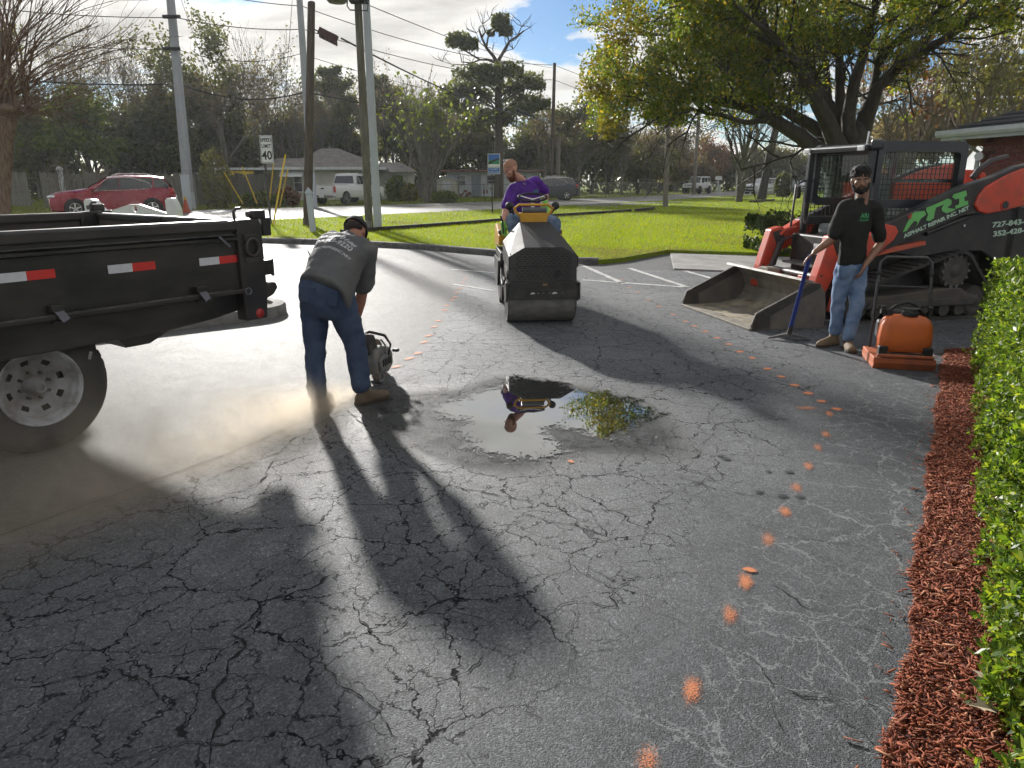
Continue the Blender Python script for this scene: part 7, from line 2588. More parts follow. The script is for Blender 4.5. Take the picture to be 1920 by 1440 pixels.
# ---- bare many-stemmed tree at the left edge
def stem_tree():
    Y = 24.0
    bx = at(18, 450, Y).x
    t = thing('crape_myrtle', 'bare many-stemmed tree with a thick fluted trunk at the left edge', 'tree', (bx, Y, LAWN_Z))
    b = Vector(t.location)
    q = lambda x, y, dy=0: at(x, y, Y + dy) - b
    T = Tree(733)
    R = T.r
    for (xa, xb, xc, r) in ((-6, -3, 2, .16), (8, 10, 14, .16), (2, 5, 8, .15), (-18, -14, -14, .14)):
        T.limb([q(xa, 462, R.uniform(-.15, .15)), q(xb, 340, R.uniform(-.1, .1)), q(xc, 270), q(xc + 10, 215)], r * 1.15, r, 10)
    T.mb.ball(q(22, 206), (.45, .4, .22))
    T.mb.ball(q(-10, 203), (.5, .4, .24))
    for k in range(34):
        s0 = q(R.uniform(-25, 60), R.uniform(195, 212), R.uniform(-.3, .3))
        f = R.random()
        e = q(-60 + 330 * f ** 1.3 + R.uniform(-10, 10), -90 + 170 * f ** 2.2 + R.uniform(-40, 60), R.uniform(-1.6, 1.6))
        d = e - s0
        n = 6
        pts = [s0]
        bow = Vector((0, 0, R.uniform(.0, .25)))
        for i in range(1, n + 1):
            u = i / n
            pts.append(s0 + d * u + Vector((d.x * -.12, 0, d.z * .06)) * math.sin(u * math.pi) + Vector((R.gauss(0, .03), R.gauss(0, .03), 0)))
        T.limb(pts, R.uniform(.028, .05), .009, 6)
        for j in range(R.randint(3, 6)):
            i = R.randrange(2, n)
            dd = (pts[i + 1] - pts[i]).normalized()
            T.grow(pts[i], dd + Vector((R.gauss(0, .35), R.gauss(0, .35), .05)), d.length * R.uniform(.22, .4), .013, 1, .35, .05, (1, 3), .10, 4, .6, .005)
    for k in range(46):
        s0 = q(R.uniform(-20, 75), R.uniform(200, 225), R.uniform(-.3, .3))
        e = q(R.uniform(60, 210), R.uniform(110, 235), R.uniform(-1, 1))
        d = (e - s0)
        T.grow(s0, d, d.length * .9, .014, 1, .3, .05, (1, 3), .12, 4, .5, .005)
    T.wood('trunk', M_barkred, t)


stem_tree()

# ---- trees on the far lawn: forked mossy tree, dark trunk
bt = fan_tree('forked_tree', 'forked leafless tree with grey limbs on the far lawn', 1385, 381, 51, ht(1385, 190, 51), 5.0, 771, .30, 9, pmat('bark_mossy', (0.11, 0.105, 0.075), .95, vs=5, var=.45, bump=.6, bs=14), 160, 2.4)
tt = thing('dark_trunk_tree', 'dark straight trunk with ivy standing beside the forked tree', 'tree', (at(1427, 377, 57).x, 57, LAWN_Z))
T = Tree(808)
T.limb([Vector((0, 0, -.1)), Vector((.1, 0, 1)), Vector((.35, 0, 3.4)), Vector((.75, 0, 6.2)), Vector((.9, .2, 8))], .36, .22, 10)
for k in range(6):
    T.grow((.75, 0, 5.6 + k * .35), (T.r.gauss(0, 1), T.r.gauss(0, 1), .8), 2.2, .10, 3, .6, .1, (2, 3), .2, 5)
T.wood('trunk', M_barkdark, tt)
V, F = leaf_cloud(scatter(T.tips, 2500 / len(T.tips), .3, T.np), .26, T.np)
np_mesh('crown', V, F, L_ever, tt)
for (px_, Y_, top, sd, lab) in ((1700, 40, 70, 901, 'bare tree with sparse reddish leaves beyond the brick building'), (1790, 34, 55, 902, 'forked leafless tree above the brick building roof'), (1870, 40, 90, 903, 'bare tree with amber leaves at the right frame edge'), (1640, 48, 130, 904, 'leafless tree behind the cab roof')):
    Hh = ht(px_, top, Y_)
    bare_tree('bare_tree', lab, spot(px_, Y_), Hh, sd, .26, M_barkpale, L_rust if sd in (901,) else (L_gold if sd == 903 else L_olive), 1500 if sd != 904 else 700, spread=.5, depth=4, low=.28, size=.16, fan=.5, moss=120)
for (px_, Y_, top, cr, lf, sd, lab) in ((1860, 62, 110, 5.0, L_ever, 905, 'dark tree behind the bare trees at the right edge'), (1740, 60, 190, 4.5, L_brown, 906, 'brown tree behind the brick building gable'), (1660, 70, 200, 4.5, L_brown, 907, 'greyish brown tree behind the loader cab')):
    crown_tree('woodland_tree', lab, spot(px_, Y_), ht(px_, top, Y_), cr, sd, lf, size=.3, count=4200, moss=200, group='trees beyond the brick building')

# ---- the big spreading tree on the right
def big_tree():
    Y = 22.0
    b = Vector((at(1590, 440, Y).x, Y, LAWN_Z))
    t = thing('spreading_tree', 'big spreading tree with heavy dark limbs and green and golden leaves', 'tree', b)
    q = lambda x, y, dy=0: at(x, y, Y + dy) - b
    T = Tree(42)
    R = T.r
    T.limb([Vector((0, 0, -.2)), q(1592, 400), q(1592, 340), q(1590, 290)], .72, .66, 16)
    limbs = [
        ([(1575, 330), (1545, 290), (1500, 255), (1450, 225), (1390, 197), (1330, 185), (1260, 190)], .34, 0, -1),
        ([(1580, 300), (1555, 260), (1520, 235), (1470, 205), (1420, 185), (1340, 172), (1280, 168), (1180, 178)], .28, .5, 2),
        ([(1580, 290), (1550, 225), (1525, 175), (1500, 130), (1470, 95), (1430, 50), (1400, -20)], .30, -.3, -2.5),
        ([(1585, 285), (1562, 225), (1545, 180), (1520, 130), (1500, 125), (1450, 138), (1400, 140), (1370, 120)], .20, .3, 1.5),
        ([(1590, 285), (1570, 230), (1552, 190), (1548, 120), (1530, 60), (1510, -30)], .24, .5, 2.5),
        ([(1592, 285), (1576, 200), (1574, 120), (1570, 40), (1565, -60)], .22, .2, .5),
        ([(1600, 285), (1590, 220), (1603, 150), (1625, 80), (1640, 20), (1650, -60)], .26, 0, -1.5),
        ([(1605, 290), (1615, 235), (1630, 190), (1645, 120), (1668, 50), (1690, -40)], .24, -.4, 2),
        ([(1605, 290), (1625, 225), (1645, 165), (1690, 120), (1740, 90), (1790, 60), (1850, 20), (1900, -10)], .26, .2, -1),
        ([(1655, 155), (1700, 100), (1750, 60), (1800, 35), (1860, 15)], .16, .8, 2),
        ([(1555, 260), (1530, 260), (1490, 290), (1440, 305), (1390, 318)], .05, -.5, 1),
        ([(1450, 225), (1400, 230), (1350, 215), (1300, 205), (1250, 215)], .10, -.5, -2),
        ([(1500, 130), (1440, 100), (1370, 90), (1290, 70), (1200, 60)], .16, .5, 3),
        ([(1470, 95), (1400, 60), (1330, 20), (1260, -20)], .15, 0, -3),
        ([(1545, 180), (1500, 120), (1440, 60), (1380, 10)], .13, .2, -4),
        ([(1645, 120), (1700, 60), (1760, 20), (1800, -30)], .14, -.4, -3),
    ]
    ends = []
    for pts, r, d0, d1 in limbs:
        m = len(pts)
        P = [q(x, y, d0 + (d1 - d0) * i / (m - 1)) for i, (x, y) in enumerate(pts)]
        # rounder curve
        S = [P[0]]
        for a, c in zip(P[:-1], P[1:]):
            S.append(a.lerp(c, .5) + Vector((R.gauss(0, .03), R.gauss(0, .03), R.gauss(0, .03))))
            S.append(c)
        T.limb(S, r * .92, max(.03, r * .22), 9)
        for i in range(len(S) // 3, len(S)):
            for k in range(2 if r > .1 else 1):
                d = (S[i] - S[i - 1]).normalized()
                nd = d + Vector((R.gauss(0, .7), R.gauss(0, .9), R.gauss(.15, .6)))
                T.grow(S[i], nd, R.uniform(.9, 1.9), .035, 2, .65, .05, (2, 4), .2, 4, .6, .006, tipdepth=2)
    T.wood('trunk', pmat('bark_oak', (0.055, 0.046, 0.037), .95, vs=4, col2=(0.030, 0.026, 0.021), bump=.9, bs=10, stretch=(3, 3, .8)), t)
    tips = [x for x in T.tips]
    Tp = np.array([tuple(x[0]) for x in tips])
    # leaves thin out where the photo shows open limbs low in the middle
    w = Tp + np.array(b)
    dep_ = w[:, 1] * CP - (w[:, 2] - CAM_H) * SP
    sx = 960 + FPX * w[:, 0] / dep_
    sy = 720 - FPX * (w[:, 1] * SP + (w[:, 2] - CAM_H) * CP) / dep_
    rnd = T.np.random(len(Tp))
    keep = np.ones(len(Tp), bool)
    keep &= ~((sx > 1450) & (sy > 100) & (rnd > .10))
    keep &= ~((sx > 1465) & (sy <= 100) & (rnd > .55))
    keep &= ~((sx > 1720) & (sy > 62))
    keep &= ~((sy > 232) & (sx > 1170))
    keep &= ~((sy > 200) & (sx > 1290) & (rnd > .15))
    keep &= sx < 1905
    keep &= sy < 250
    hole = np.sin(Tp[:, 0] * 2.6 + 1) + np.sin(Tp[:, 1] * 2.1 + 2) + np.sin(Tp[:, 2] * 3.1) + .8 * np.sin(Tp[:, 0] * 5.2 - Tp[:, 2] * 4.1)
    keep &= hole < .60
    Tp = Tp[keep]
    nL = 80000
    C = Tp[T.np.integers(0, len(Tp), nL)] + np.clip(T.np.normal(size=(nL, 3)), -1.5, 1.5) * np.array([.15, .15, .115])
    V, F = leaf_cloud(C, .066, T.np, 1.6)
    np_mesh('crown', V, F, L_oak, t)
    # golden sprays at the outer left edge
    C2 = []
    for (x, y, rx, ry, n) in [(1130, 150, 34, 26, 900), (1150, 110, 26, 30, 600), (1165, 60, 26, 30, 500), (1150, 215, 22, 24, 700), (1120, 165, 18, 14, 300), (1140, 245, 14, 12, 250), (1230, 195, 40, 20, 700), (1250, 215, 30, 14, 500), (1180, 20, 26, 26, 400), (1440, 70, 30, 34, 700), (1470, 90, 26, 20, 400), (1690, 105, 30, 20, 600), (1450, 165, 22, 12, 250), (1710, 125, 22, 14, 250)]:
        c = np.array(q(x, y, R.uniform(-.6, .6)))
        n = int(n * 1.1)
        C2.append(c + np.clip(T.np.normal(size=(n, 3)), -1.4, 1.4) * np.array([rx, rx, ry]) * (Y / 1300.0) * .75)
    C2 = np.concatenate(C2)
    V, F = leaf_cloud(C2, .070, T.np, 1.6)
    np_mesh('golden_leaves', V, F, L_gold, t)


big_tree()

# ---- shrubs
def shrub(name, label, base, rx, ry, h, n, leaf, size, seed, cat='shrub', boxy=0.0):
    t = thing(name, label, cat, base)
    T = Tree(seed)
    for k in range(9):
        a = T.r.uniform(0, 2 * math.pi)
        T.grow((math.cos(a) * rx * .3, math.sin(a) * ry * .3, 0), (math.cos(a) * .6, math.sin(a) * .6, 1), h * .7, .02, 2, .6, .1, (2, 3), .15, 4)
    tag(T.wood('stems', M_bark, t), kind='stuff')
    p = T.np.normal(size=(n * 3, 3))
    p /= np.linalg.norm(p, axis=1)[:, None]
    p *= T.np.uniform(.55, 1.0, n * 3)[:, None] ** .5
    if boxy:
        p = np.sign(p) * np.abs(p) ** (1 - boxy * .6)
    p = p[p[:, 2] > -.75][:n]
    p[:, 2] = (p[:, 2] + .75) / 1.75
    lump = 1 + .14 * np.sin(p[:, 0] * 9 + seed) * np.cos(p[:, 1] * 8)
    C = p * np.array([rx, ry, h]) * lump[:, None]
    V, F = leaf_cloud(C, size, T.np, 1.5)
    np_mesh('foliage', V, F, leaf, t)
    return t


s_ = at(834, 383, 49.5)
shrub('clump_plant', 'round dark green strappy clump in front of the cottage', (s_.x, 49.5, 0.05), .85, .7, .72, 1400, L_bright, .22, 21)
s_ = at(745, 377, 55)
shrub('shrub', 'leafy shrub at the right corner of the bungalow', (s_.x, 55, 0.05), .8, .7, 1.7, 1400, L_bright, .22, 22)
s_ = at(768, 378, 54)
shrub('shrub', 'yellowish plants beside the bungalow corner shrub', (s_.x, 54, 0.05), .6, .5, 1.2, 900, L_gold, .2, 23)
s_ = at(537, 388, 44)
shrub('shrub', 'reddish brown plant behind the yellow guy guards', (s_.x, 44, 0.05), .8, .6, 1.0, 1200, L_rust, .18, 24)
s_ = at(490, 387, 43)
shrub('shrub', 'green weeds at the foot of the speed sign fence', (s_.x, 43, 0.05), 1.3, .5, .8, 1200, L_bright, .18, 25)
s_ = at(403, 388, 40)
shrub('young_conifer', 'loose young conifer right of the leaning grey pole', (s_.x, 40.5, 0.05), .85, .8, 3.1, 1200, L_olive, .13, 26, 'tree')
s_ = at(1466, 372, 66)
shrub('column_shrub', 'dark upright clipped shrub on the far lawn', (s_.x, 66, LAWN_Z), .75, .7, 2.0, 1500, L_ever, .2, 27)
s_ = gnd(1446, 474, LAWN_Z)
shrub('clipped_shrub', 'low boxy clipped shrub behind the loader bucket arm', (s_[0] + .75, s_[1] + .35, LAWN_Z), 1.05, .7, .78, 7000, leafmat('leaf_box', [(0.020, 0.040, 0.010), (0.040, 0.070, 0.015), (0.075, 0.11, 0.020)], trans=.35), .055, 28, boxy=1.0)
for (px_, Y_, lab) in ((118, 40.6, 'small leafless bush in front of the grey fence'), (207, 41, 'pale leafless bush behind the red car roof')):
    bare_tree('bare_bush', lab, spot(px_, Y_), 2.6, int(px_) + 40, .05, M_barkpale, fan=.8, depth=3, low=.25, cat='shrub')

# ---- clipped hedge beside the mulch bed
hp0, hp1 = Vector((1.30, 1.50)), Vector((4.32, 6.36))
hdv = (hp1 - hp0).normalized()
hn = Vector((hdv.y, -hdv.x))           # towards the right
hp0 = hp0 - hdv * 1.6
HL = (hp1 - hp0).length
hedge = thing('clipped_hedge', 'bright green clipped hedge along the red mulch bed', 'hedge', (hp0.x, hp0.y, 0), math.atan2(hdv.y, hdv.x))
L_hedge = leafmat('leaf_hedge', [(0.0322, 0.0633, 0.0115), (0.0575, 0.1092, 0.0149), (0.0978, 0.1725, 0.0207), (0.1725, 0.253, 0.0287), (0.299, 0.345, 0.0403)], rough=.35, trans=0.50, spec=.22)
hr = np.random.default_rng(5)
HH, HWd = 0.94, 0.85                      # height, depth; the face is at local y = 0, the hedge lies towards -y


def sprigs(n, face):
    """whorls of narrow leaves on the clipped faces"""
    if face == 'side':
        s = hr.uniform(0, HL, n)
        z = hr.uniform(0.03, HH, n) ** 1.0
        bulge = .05 * np.sin(s * 6.1 + 1) * np.sin(z * 7) + .035 * np.sin(s * 13 + z * 9)
        c = np.stack([s, bulge - hr.exponential(.05, n) - .10 * np.clip(z - .75, 0, 1), z], 1)
        nrm = np.tile([0, 1.0, .25], (n, 1))
    elif face == 'top':
        s = hr.uniform(0, HL, n)
        y = -hr.uniform(0, HWd, n)
        c = np.stack([s, y, HH + .03 * np.sin(s * 7) * np.sin(y * 8) - hr.exponential(.04, n)], 1)
        nrm = np.tile([0, .15, 1.0], (n, 1))
    else:
        y = -hr.uniform(0, HWd, n)
        z = hr.uniform(.03, HH, n)
        c = np.stack([HL + .04 * np.sin(y * 9 + z * 7) - hr.exponential(.05, n), y, z], 1)
        nrm = np.tile([1.0, 0, .25], (n, 1))
    shoot = hr.random(n) < .035
    c[shoot] += nrm[shoot] * hr.uniform(.02, .09, shoot.sum())[:, None]
    nrm = nrm + hr.normal(0, .38, (n, 3))
    nrm /= np.linalg.norm(nrm, axis=1)[:, None]
    return c, nrm


Cs, Ns = [], []
for n_, fc in ((11000, 'side'), (3800, 'top'), (1800, 'end')):
    c, nn = sprigs(n_, fc)
    Cs.append(c)
    Ns.append(nn)
Cs, Ns = np.concatenate(Cs), np.concatenate(Ns)
sizes = hr.uniform(.7, 1.25, len(Cs))
K = 8
Vh = []
for k in range(K):
    a = 2 * math.pi * k / K
    t1 = np.cross(Ns, [.31, .2, .93])
    t1 /= np.linalg.norm(t1, axis=1)[:, None]
    t2 = np.cross(Ns, t1)
    ph = a + hr.uniform(0, .5, len(Cs))
    rd = t1 * np.cos(ph)[:, None] + t2 * np.sin(ph)[:, None]
    dirn = Ns * hr.uniform(.35, 1.0, len(Cs))[:, None] + rd
    dirn /= np.linalg.norm(dirn, axis=1)[:, None]
    ln = (hr.uniform(.016, .038, len(Cs)) * sizes)[:, None]
    sd_ = np.cross(dirn, Ns)
    sd_ /= np.linalg.norm(sd_, axis=1)[:, None] + 1e-6
    wd_ = ln * .20
    base = Cs + Ns * (.022 * k / K)
    Vh.append(np.stack([base, base + dirn * ln * .5 + sd_ * wd_, base + dirn * ln, base + dirn * ln * .5 - sd_ * wd_], 1))
Vh = np.concatenate(Vh).reshape(-1, 3)
fo = np_mesh('foliage', Vh, np.arange(len(Vh)).reshape(-1, 4), L_hedge, hedge)
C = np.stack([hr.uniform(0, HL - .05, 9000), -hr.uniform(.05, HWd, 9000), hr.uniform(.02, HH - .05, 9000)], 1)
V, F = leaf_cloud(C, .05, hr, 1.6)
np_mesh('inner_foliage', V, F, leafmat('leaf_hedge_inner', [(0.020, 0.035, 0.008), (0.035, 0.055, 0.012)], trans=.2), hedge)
T = Tree(77)
for k in range(26):
    T.grow((HL * (k + .5) / 26, -.40 + T.r.uniform(-.08, .08), 0), (T.r.gauss(0, .15), T.r.gauss(0, .15), 1), .42, .014, 1, .3, .1, (2, 3), .08, 4)
tag(T.wood('stems', M_bark, hedge), kind='stuff')

# ---- mulch bed
mul = [gnd(1670, 1400), gnd(1750, 850), gnd(1770, 660)]
mp0 = Vector(mul[0])
mdir = (Vector(mul[2]) - mp0).normalized()
mp0 = mp0 - mdir * 1.6
ML = (Vector(mul[2]) - mp0).length
M_mulchbed = pmat('mulch_ground', (0.10, 0.022, 0.012), .95, vs=30, col2=(0.045, 0.012, 0.008), bump=1.0, bs=60)
q0 = mp0 + Vector((mdir.y, -mdir.x)) * .02
bed = tag(thing('mulch_bed', None, None, (mp0.x, mp0.y, 0), math.atan2(mdir.y, mdir.x)), kind='structure')
V, F = grid(np.linspace(0, ML, 90), np.linspace(-1.3, 0, 26))
V[:, 2] = .012 + .045 * np.clip(-V[:, 1] / .25, 0, 1) + .012 * np.sin(V[:, 0] * 8) * np.sin(V[:, 1] * 11)
V[:, 1] += np.where(V[:, 1] > -.05, .014 * np.sin(V[:, 0] * 5) + .01 * np.sin(V[:, 0] * 17), 0)
np_mesh('mulch_soil', V, F, M_mulchbed, bed, smooth=True)
mr_ = np.random.default_rng(9)


def mulch_chips(n, lo, hi):
    s = mr_.uniform(0, ML, n)
    y = -np.abs(mr_.uniform(-.015, .62, n))
    stray = mr_.random(n) < .004
    y[stray] = mr_.uniform(0, .09, stray.sum())
    y += .014 * np.sin(s * 5) + .010 * np.sin(s * 17)
    z = .016 + .045 * np.clip(-y / .25, 0, 1) + mr_.uniform(0, .022, n)
    z[stray] = .008
    C = np.stack([s, y, z], 1)
    az = mr_.uniform(0, 2 * math.pi, n)
    el = mr_.normal(0, .30, n)
    el[stray] = 0
    ln = lo + (hi - lo) * mr_.random(n) ** 2.2
    wd = mr_.uniform(.0012, .0048, n) * (1 + .5 * (ln > .05))
    th = mr_.uniform(.0010, .0030, n)
    d = np.stack([np.cos(az) * np.cos(el), np.sin(az) * np.cos(el), np.sin(el)], 1)
    sd = np.stack([-np.sin(az), np.cos(az), mr_.normal(0, .3, n)], 1)
    sd /= np.linalg.norm(sd, axis=1)[:, None]
    up = np.cross(d, sd)
    out = []
    for a, b_, c in ((-1, -1, -1), (1, -.6, -1), (1, .5, -1), (-1, 1, -1), (-1, -1, 1), (1, -.6, 1), (1, .5, 1), (-1, 1, 1)):
        out.append(C + d * (a * ln / 2)[:, None] + sd * (b_ * wd)[:, None] + up * (c * th / 2)[:, None])
    V = np.stack(out, 1).reshape(-1, 3)
    f0 = np.array([(3, 2, 1, 0), (4, 5, 6, 7), (0, 1, 5, 4), (1, 2, 6, 5), (2, 3, 7, 6), (3, 0, 4, 7)])
    F = (np.arange(n)[:, None, None] * 8 + f0[None]).reshape(-1, 4)
    return V, F


L_mulch = leafmat('mulch_chip', [(0.09, 0.024, 0.014), (0.22, 0.056, 0.026), (0.31, 0.088, 0.040), (0.14, 0.036, 0.019), (0.26, 0.072, 0.034), (0.42, 0.21, 0.12)], rough=.8, trans=.0, spec=.3)
V, F = mulch_chips(46000, .008, .055)
tag(np_mesh('mulch_chips', V, F, L_mulch, bed), kind='stuff')
# dry leaves on the mulch
for (px_, py_) in ((1850, 1275), (1846, 1330)):
    x, y = gnd(px_, py_, .08)
    lf = thing('dry_leaf', 'pale dry leaf lying on the mulch ' + ('near the hedge foot' if py_ < 1300 else 'closest to the camera'), 'leaf', (x, y, .085), random.uniform(0, 3))
    mb = MB()
    out_ = [(0, -.045), (.018, -.02), (.03, -.022), (.02, 0), (.034, .018), (.012, .018), (0, .05), (-.012, .018), (-.034, .012), (-.018, 0), (-.028, -.024), (-.014, -.02)]
    mb.add([(a, b_, .012 * abs(a) / .03) for a, b_ in out_] + [(0, 0, .0)], [(i, (i + 1) % 12, 12) for i in range(12)])
    mb.build('blade', pmat('dry_leaf_tan', (0.42, 0.34, 0.24), .8), lf)

# ---- grass blades over the lawns (nobody could count them)
def grass(name, n, poly, z, ymin, ymax, h, mat, seed, dry=None):
    g = np.random.default_rng(seed)
    xs_ = [p[0] for p in poly]
    P = []
    tot = 0
    while tot < n:
        # more blades near the viewer: uniform in 1/Y
        iy = g.uniform(1 / ymax, 1 / ymin, n * 2)
        Y = 1 / iy
        X = g.uniform(-.80, .72, n * 2) * Y
        q = np.stack([X, Y], 1)
        q = q[in_poly(q, poly)]
        P.append(q)
        tot += len(q)
    P = np.concatenate(P)[:n]
    if dry is not None:
        f = np.sin(P[:, 0] * 1.1 + 2 * np.sin(P[:, 1] * .37)) + np.sin(P[:, 1] * .83 + 1.7 * np.sin(P[:, 0] * .53 + 1)) + .7 * np.sin(P[:, 0] * 2.9 + P[:, 1] * 1.7)
        edge_ = np.abs(seg_sd(P, KERB + LAWN_E))
        f = f + 2.2 * np.exp(-edge_ / .45) + g.normal(0, .7, len(P))
        P = P[(f > 1.55)] if dry else P[(f <= 1.55) | (g.random(len(P)) < .25)]
        n = len(P)
    sc = np.clip(P[:, 1] / 18.0, .8, 3.2)
    hh = h * g.uniform(.5, 1.3, n) * np.clip(sc, .8, 1.5)
    wd = .006 * sc * g.uniform(.7, 1.5, n)
    a = g.uniform(0, math.pi, n)
    u = np.stack([np.cos(a), np.sin(a), np.zeros(n)], 1) * wd[:, None]
    lean = np.stack([g.normal(0, .35, n), g.normal(0, .35, n), np.ones(n)], 1) * hh[:, None]
    B = np.stack([P[:, 0], P[:, 1], np.full(n, z)], 1)
    V = np.stack([B - u, B + u, B + lean], 1).reshape(-1, 3)
    o = np_mesh(name, V, np.arange(3 * n).reshape(n, 3), mat)
    return o


L_grass = leafmat('grass_blade', [(0.12, 0.20, 0.003), (0.18, 0.27, 0.003), (0.24, 0.32, 0.004), (0.27, 0.30, 0.010), (0.28, 0.25, 0.04)], rough=.5, trans=0.60, spec=.08)
tag(grass('lawn_grass', 170000, lawn_poly, LAWN_Z, 13.5, 70, .045, L_grass, 3, False), 'bright backlit grass of the near lawn', 'grass', kind='stuff')
L_dry = leafmat('grass_blade_dry', [(0.16, 0.13, 0.05), (0.22, 0.18, 0.07), (0.13, 0.14, 0.03), (0.28, 0.22, 0.10)], rough=.6, trans=.45, spec=.08)
tag(grass('dry_grass', 120000, lawn_poly, LAWN_Z, 13.5, 70, .04, L_dry, 13, True), 'straw coloured dry patches in the near lawn', 'grass', kind='stuff')
verge_poly = ROAD_F + [(60, 190), (-140, 190), (-140, 2.5)]
L_grass2 = leafmat('grass_blade_dull', [(0.066, 0.0935, 0.0154), (0.1045, 0.132, 0.0242), (0.143, 0.143, 0.044), (0.176, 0.143, 0.066)], rough=.5, trans=0.50, spec=.3)
tag(grass('verge_grass', 50000, verge_poly, .05, 32, 95, .07, L_grass2, 4), 'dull grass of the verge beyond the road', 'grass', kind='stuff')
# ================================================================== PEOPLE
from mathutils import noise as mnoise
from mathutils.bvhtree import BVHTree


def remesh(name, mb, vox, mat, parent, smooth_it=6, fold=None, sm=0.5):
    """weld overlapping solids into one continuous skin, relax it, then push folds into it (world space vertices)"""
    me = bpy.data.meshes.new(name + '_src')
    me.from_pydata(mb.v, [], mb.f)
    bm = bmesh.new()
    bm.from_mesh(me)
    bmesh.ops.recalc_face_normals(bm, faces=bm.faces)
    bm.to_mesh(me)
    bm.free()
    o = bpy.data.objects.new(name + '_src', me)
    COL.objects.link(o)
    r = o.modifiers.new('r', 'REMESH')
    r.mode = 'VOXEL'
    r.voxel_size = vox
    s = o.modifiers.new('s', 'SMOOTH')
    s.iterations = smooth_it
    s.factor = sm
    bpy.context.view_layer.update()
    out = bpy.data.meshes.new_from_object(o.evaluated_get(bpy.context.evaluated_depsgraph_get()))
    bpy.data.objects.remove(o, do_unlink=True)
    bpy.data.meshes.remove(me)
    out.name = name
    if fold:
        n = len(out.vertices)
        co = np.empty(n * 3, dtype=np.float32)
        no = np.empty(n * 3, dtype=np.float32)
        out.vertices.foreach_get('co', co)
        out.vertices.foreach_get('normal', no)
        co = co.reshape(-1, 3)
        no = no.reshape(-1, 3)
        d = np.array([fold(Vector(p)) for p in co], dtype=np.float32)
        co = co + no * d[:, None]
        out.vertices.foreach_set('co', co.ravel())
        out.update()
    out.polygons.foreach_set('use_smooth', [True] * len(out.polygons))
    out.materials.clear()
    out.materials.append(mat)
    return link(name, out, parent, world=True)


def ering(c, u, v, a, b, n=22, p=2.0):
    """elliptical ring about c in the plane of u, v"""
    c, u, v = Vector(c), Vector(u).normalized(), Vector(v).normalized()
    out = []
    for k in range(n):
        t = 2 * math.pi * k / n
        ct, st = math.cos(t), math.sin(t)
        out.append(c + u * (a * math.copysign(abs(ct) ** (2 / p), ct)) + v * (b * math.copysign(abs(st) ** (2 / p), st)))
    return out


def chain(mb, pts, rs, n=14):
    """rounded limb through joints with a radius each (finely stepped)"""
    P, Rr = [], []
    for i in range(len(pts) - 1):
        a, c = Vector(pts[i]), Vector(pts[i + 1])
        for k in range(5):
            f = k / 5
            P.append(a.lerp(c, f))
            Rr.append(rs[i] + (rs[i + 1] - rs[i]) * f)
    P.append(Vector(pts[-1]))
    Rr.append(rs[-1])
    mb.tube(P, Rr, n)
    for p, r in ((P[0], Rr[0]), (P[-1], Rr[-1])):
        mb.ball(p, r * 0.98, 12, 8)


def hand(mb, wrist, d, pn, curl, side, spread=1.0):
    """palm, four unequal fingers with two bends, thumb from the side of the palm"""
    w, d, pn = Vector(wrist), Vector(d).normalized(), Vector(pn).normalized()
    ac = d.cross(pn).normalized()
    M = Matrix((ac, d, pn)).transposed()
    mb.ball(w + d * 0.045, (0.042, 0.055, 0.018), 14, 10, M)
    mb.ball(w + d * 0.005, (0.028, 0.035, 0.020), 12, 8, M)
    for off, ln in ((-0.031, 0.060), (-0.0105, 0.078), (0.0105, 0.082), (0.031, 0.070)):
        o = off * side
        p = w + d * 0.085 + ac * o
        dd = d.copy()
        pts = [w + d * 0.05 + ac * o * 0.9, p]
        for f, cv in ((0.45, curl), (0.30, curl * 1.3), (0.25, curl * 0.9)):
            dd = (dd * math.cos(cv) + pn * math.sin(cv)).normalized()
            p = p + dd * ln * f
            pts.append(p)
        mb.tube(pts, [0.0105, 0.0100, 0.0092, 0.0085, 0.0070], 10)
        mb.ball(p, 0.0070, 8, 6)
    b = w + d * 0.022 + ac * (0.032 * side)
    t1 = b + (d * 0.55 + ac * side * 0.6 + pn * 0.35).normalized() * 0.042
    t2 = t1 + (d * 0.8 + ac * side * 0.15 + pn * 0.5).normalized() * 0.034
    mb.tube([w + d * 0.012 + ac * 0.015 * side, b, t1, t2], [0.013, 0.0125, 0.0105, 0.0085], 10)
    mb.ball(t2, 0.0085, 8, 6)


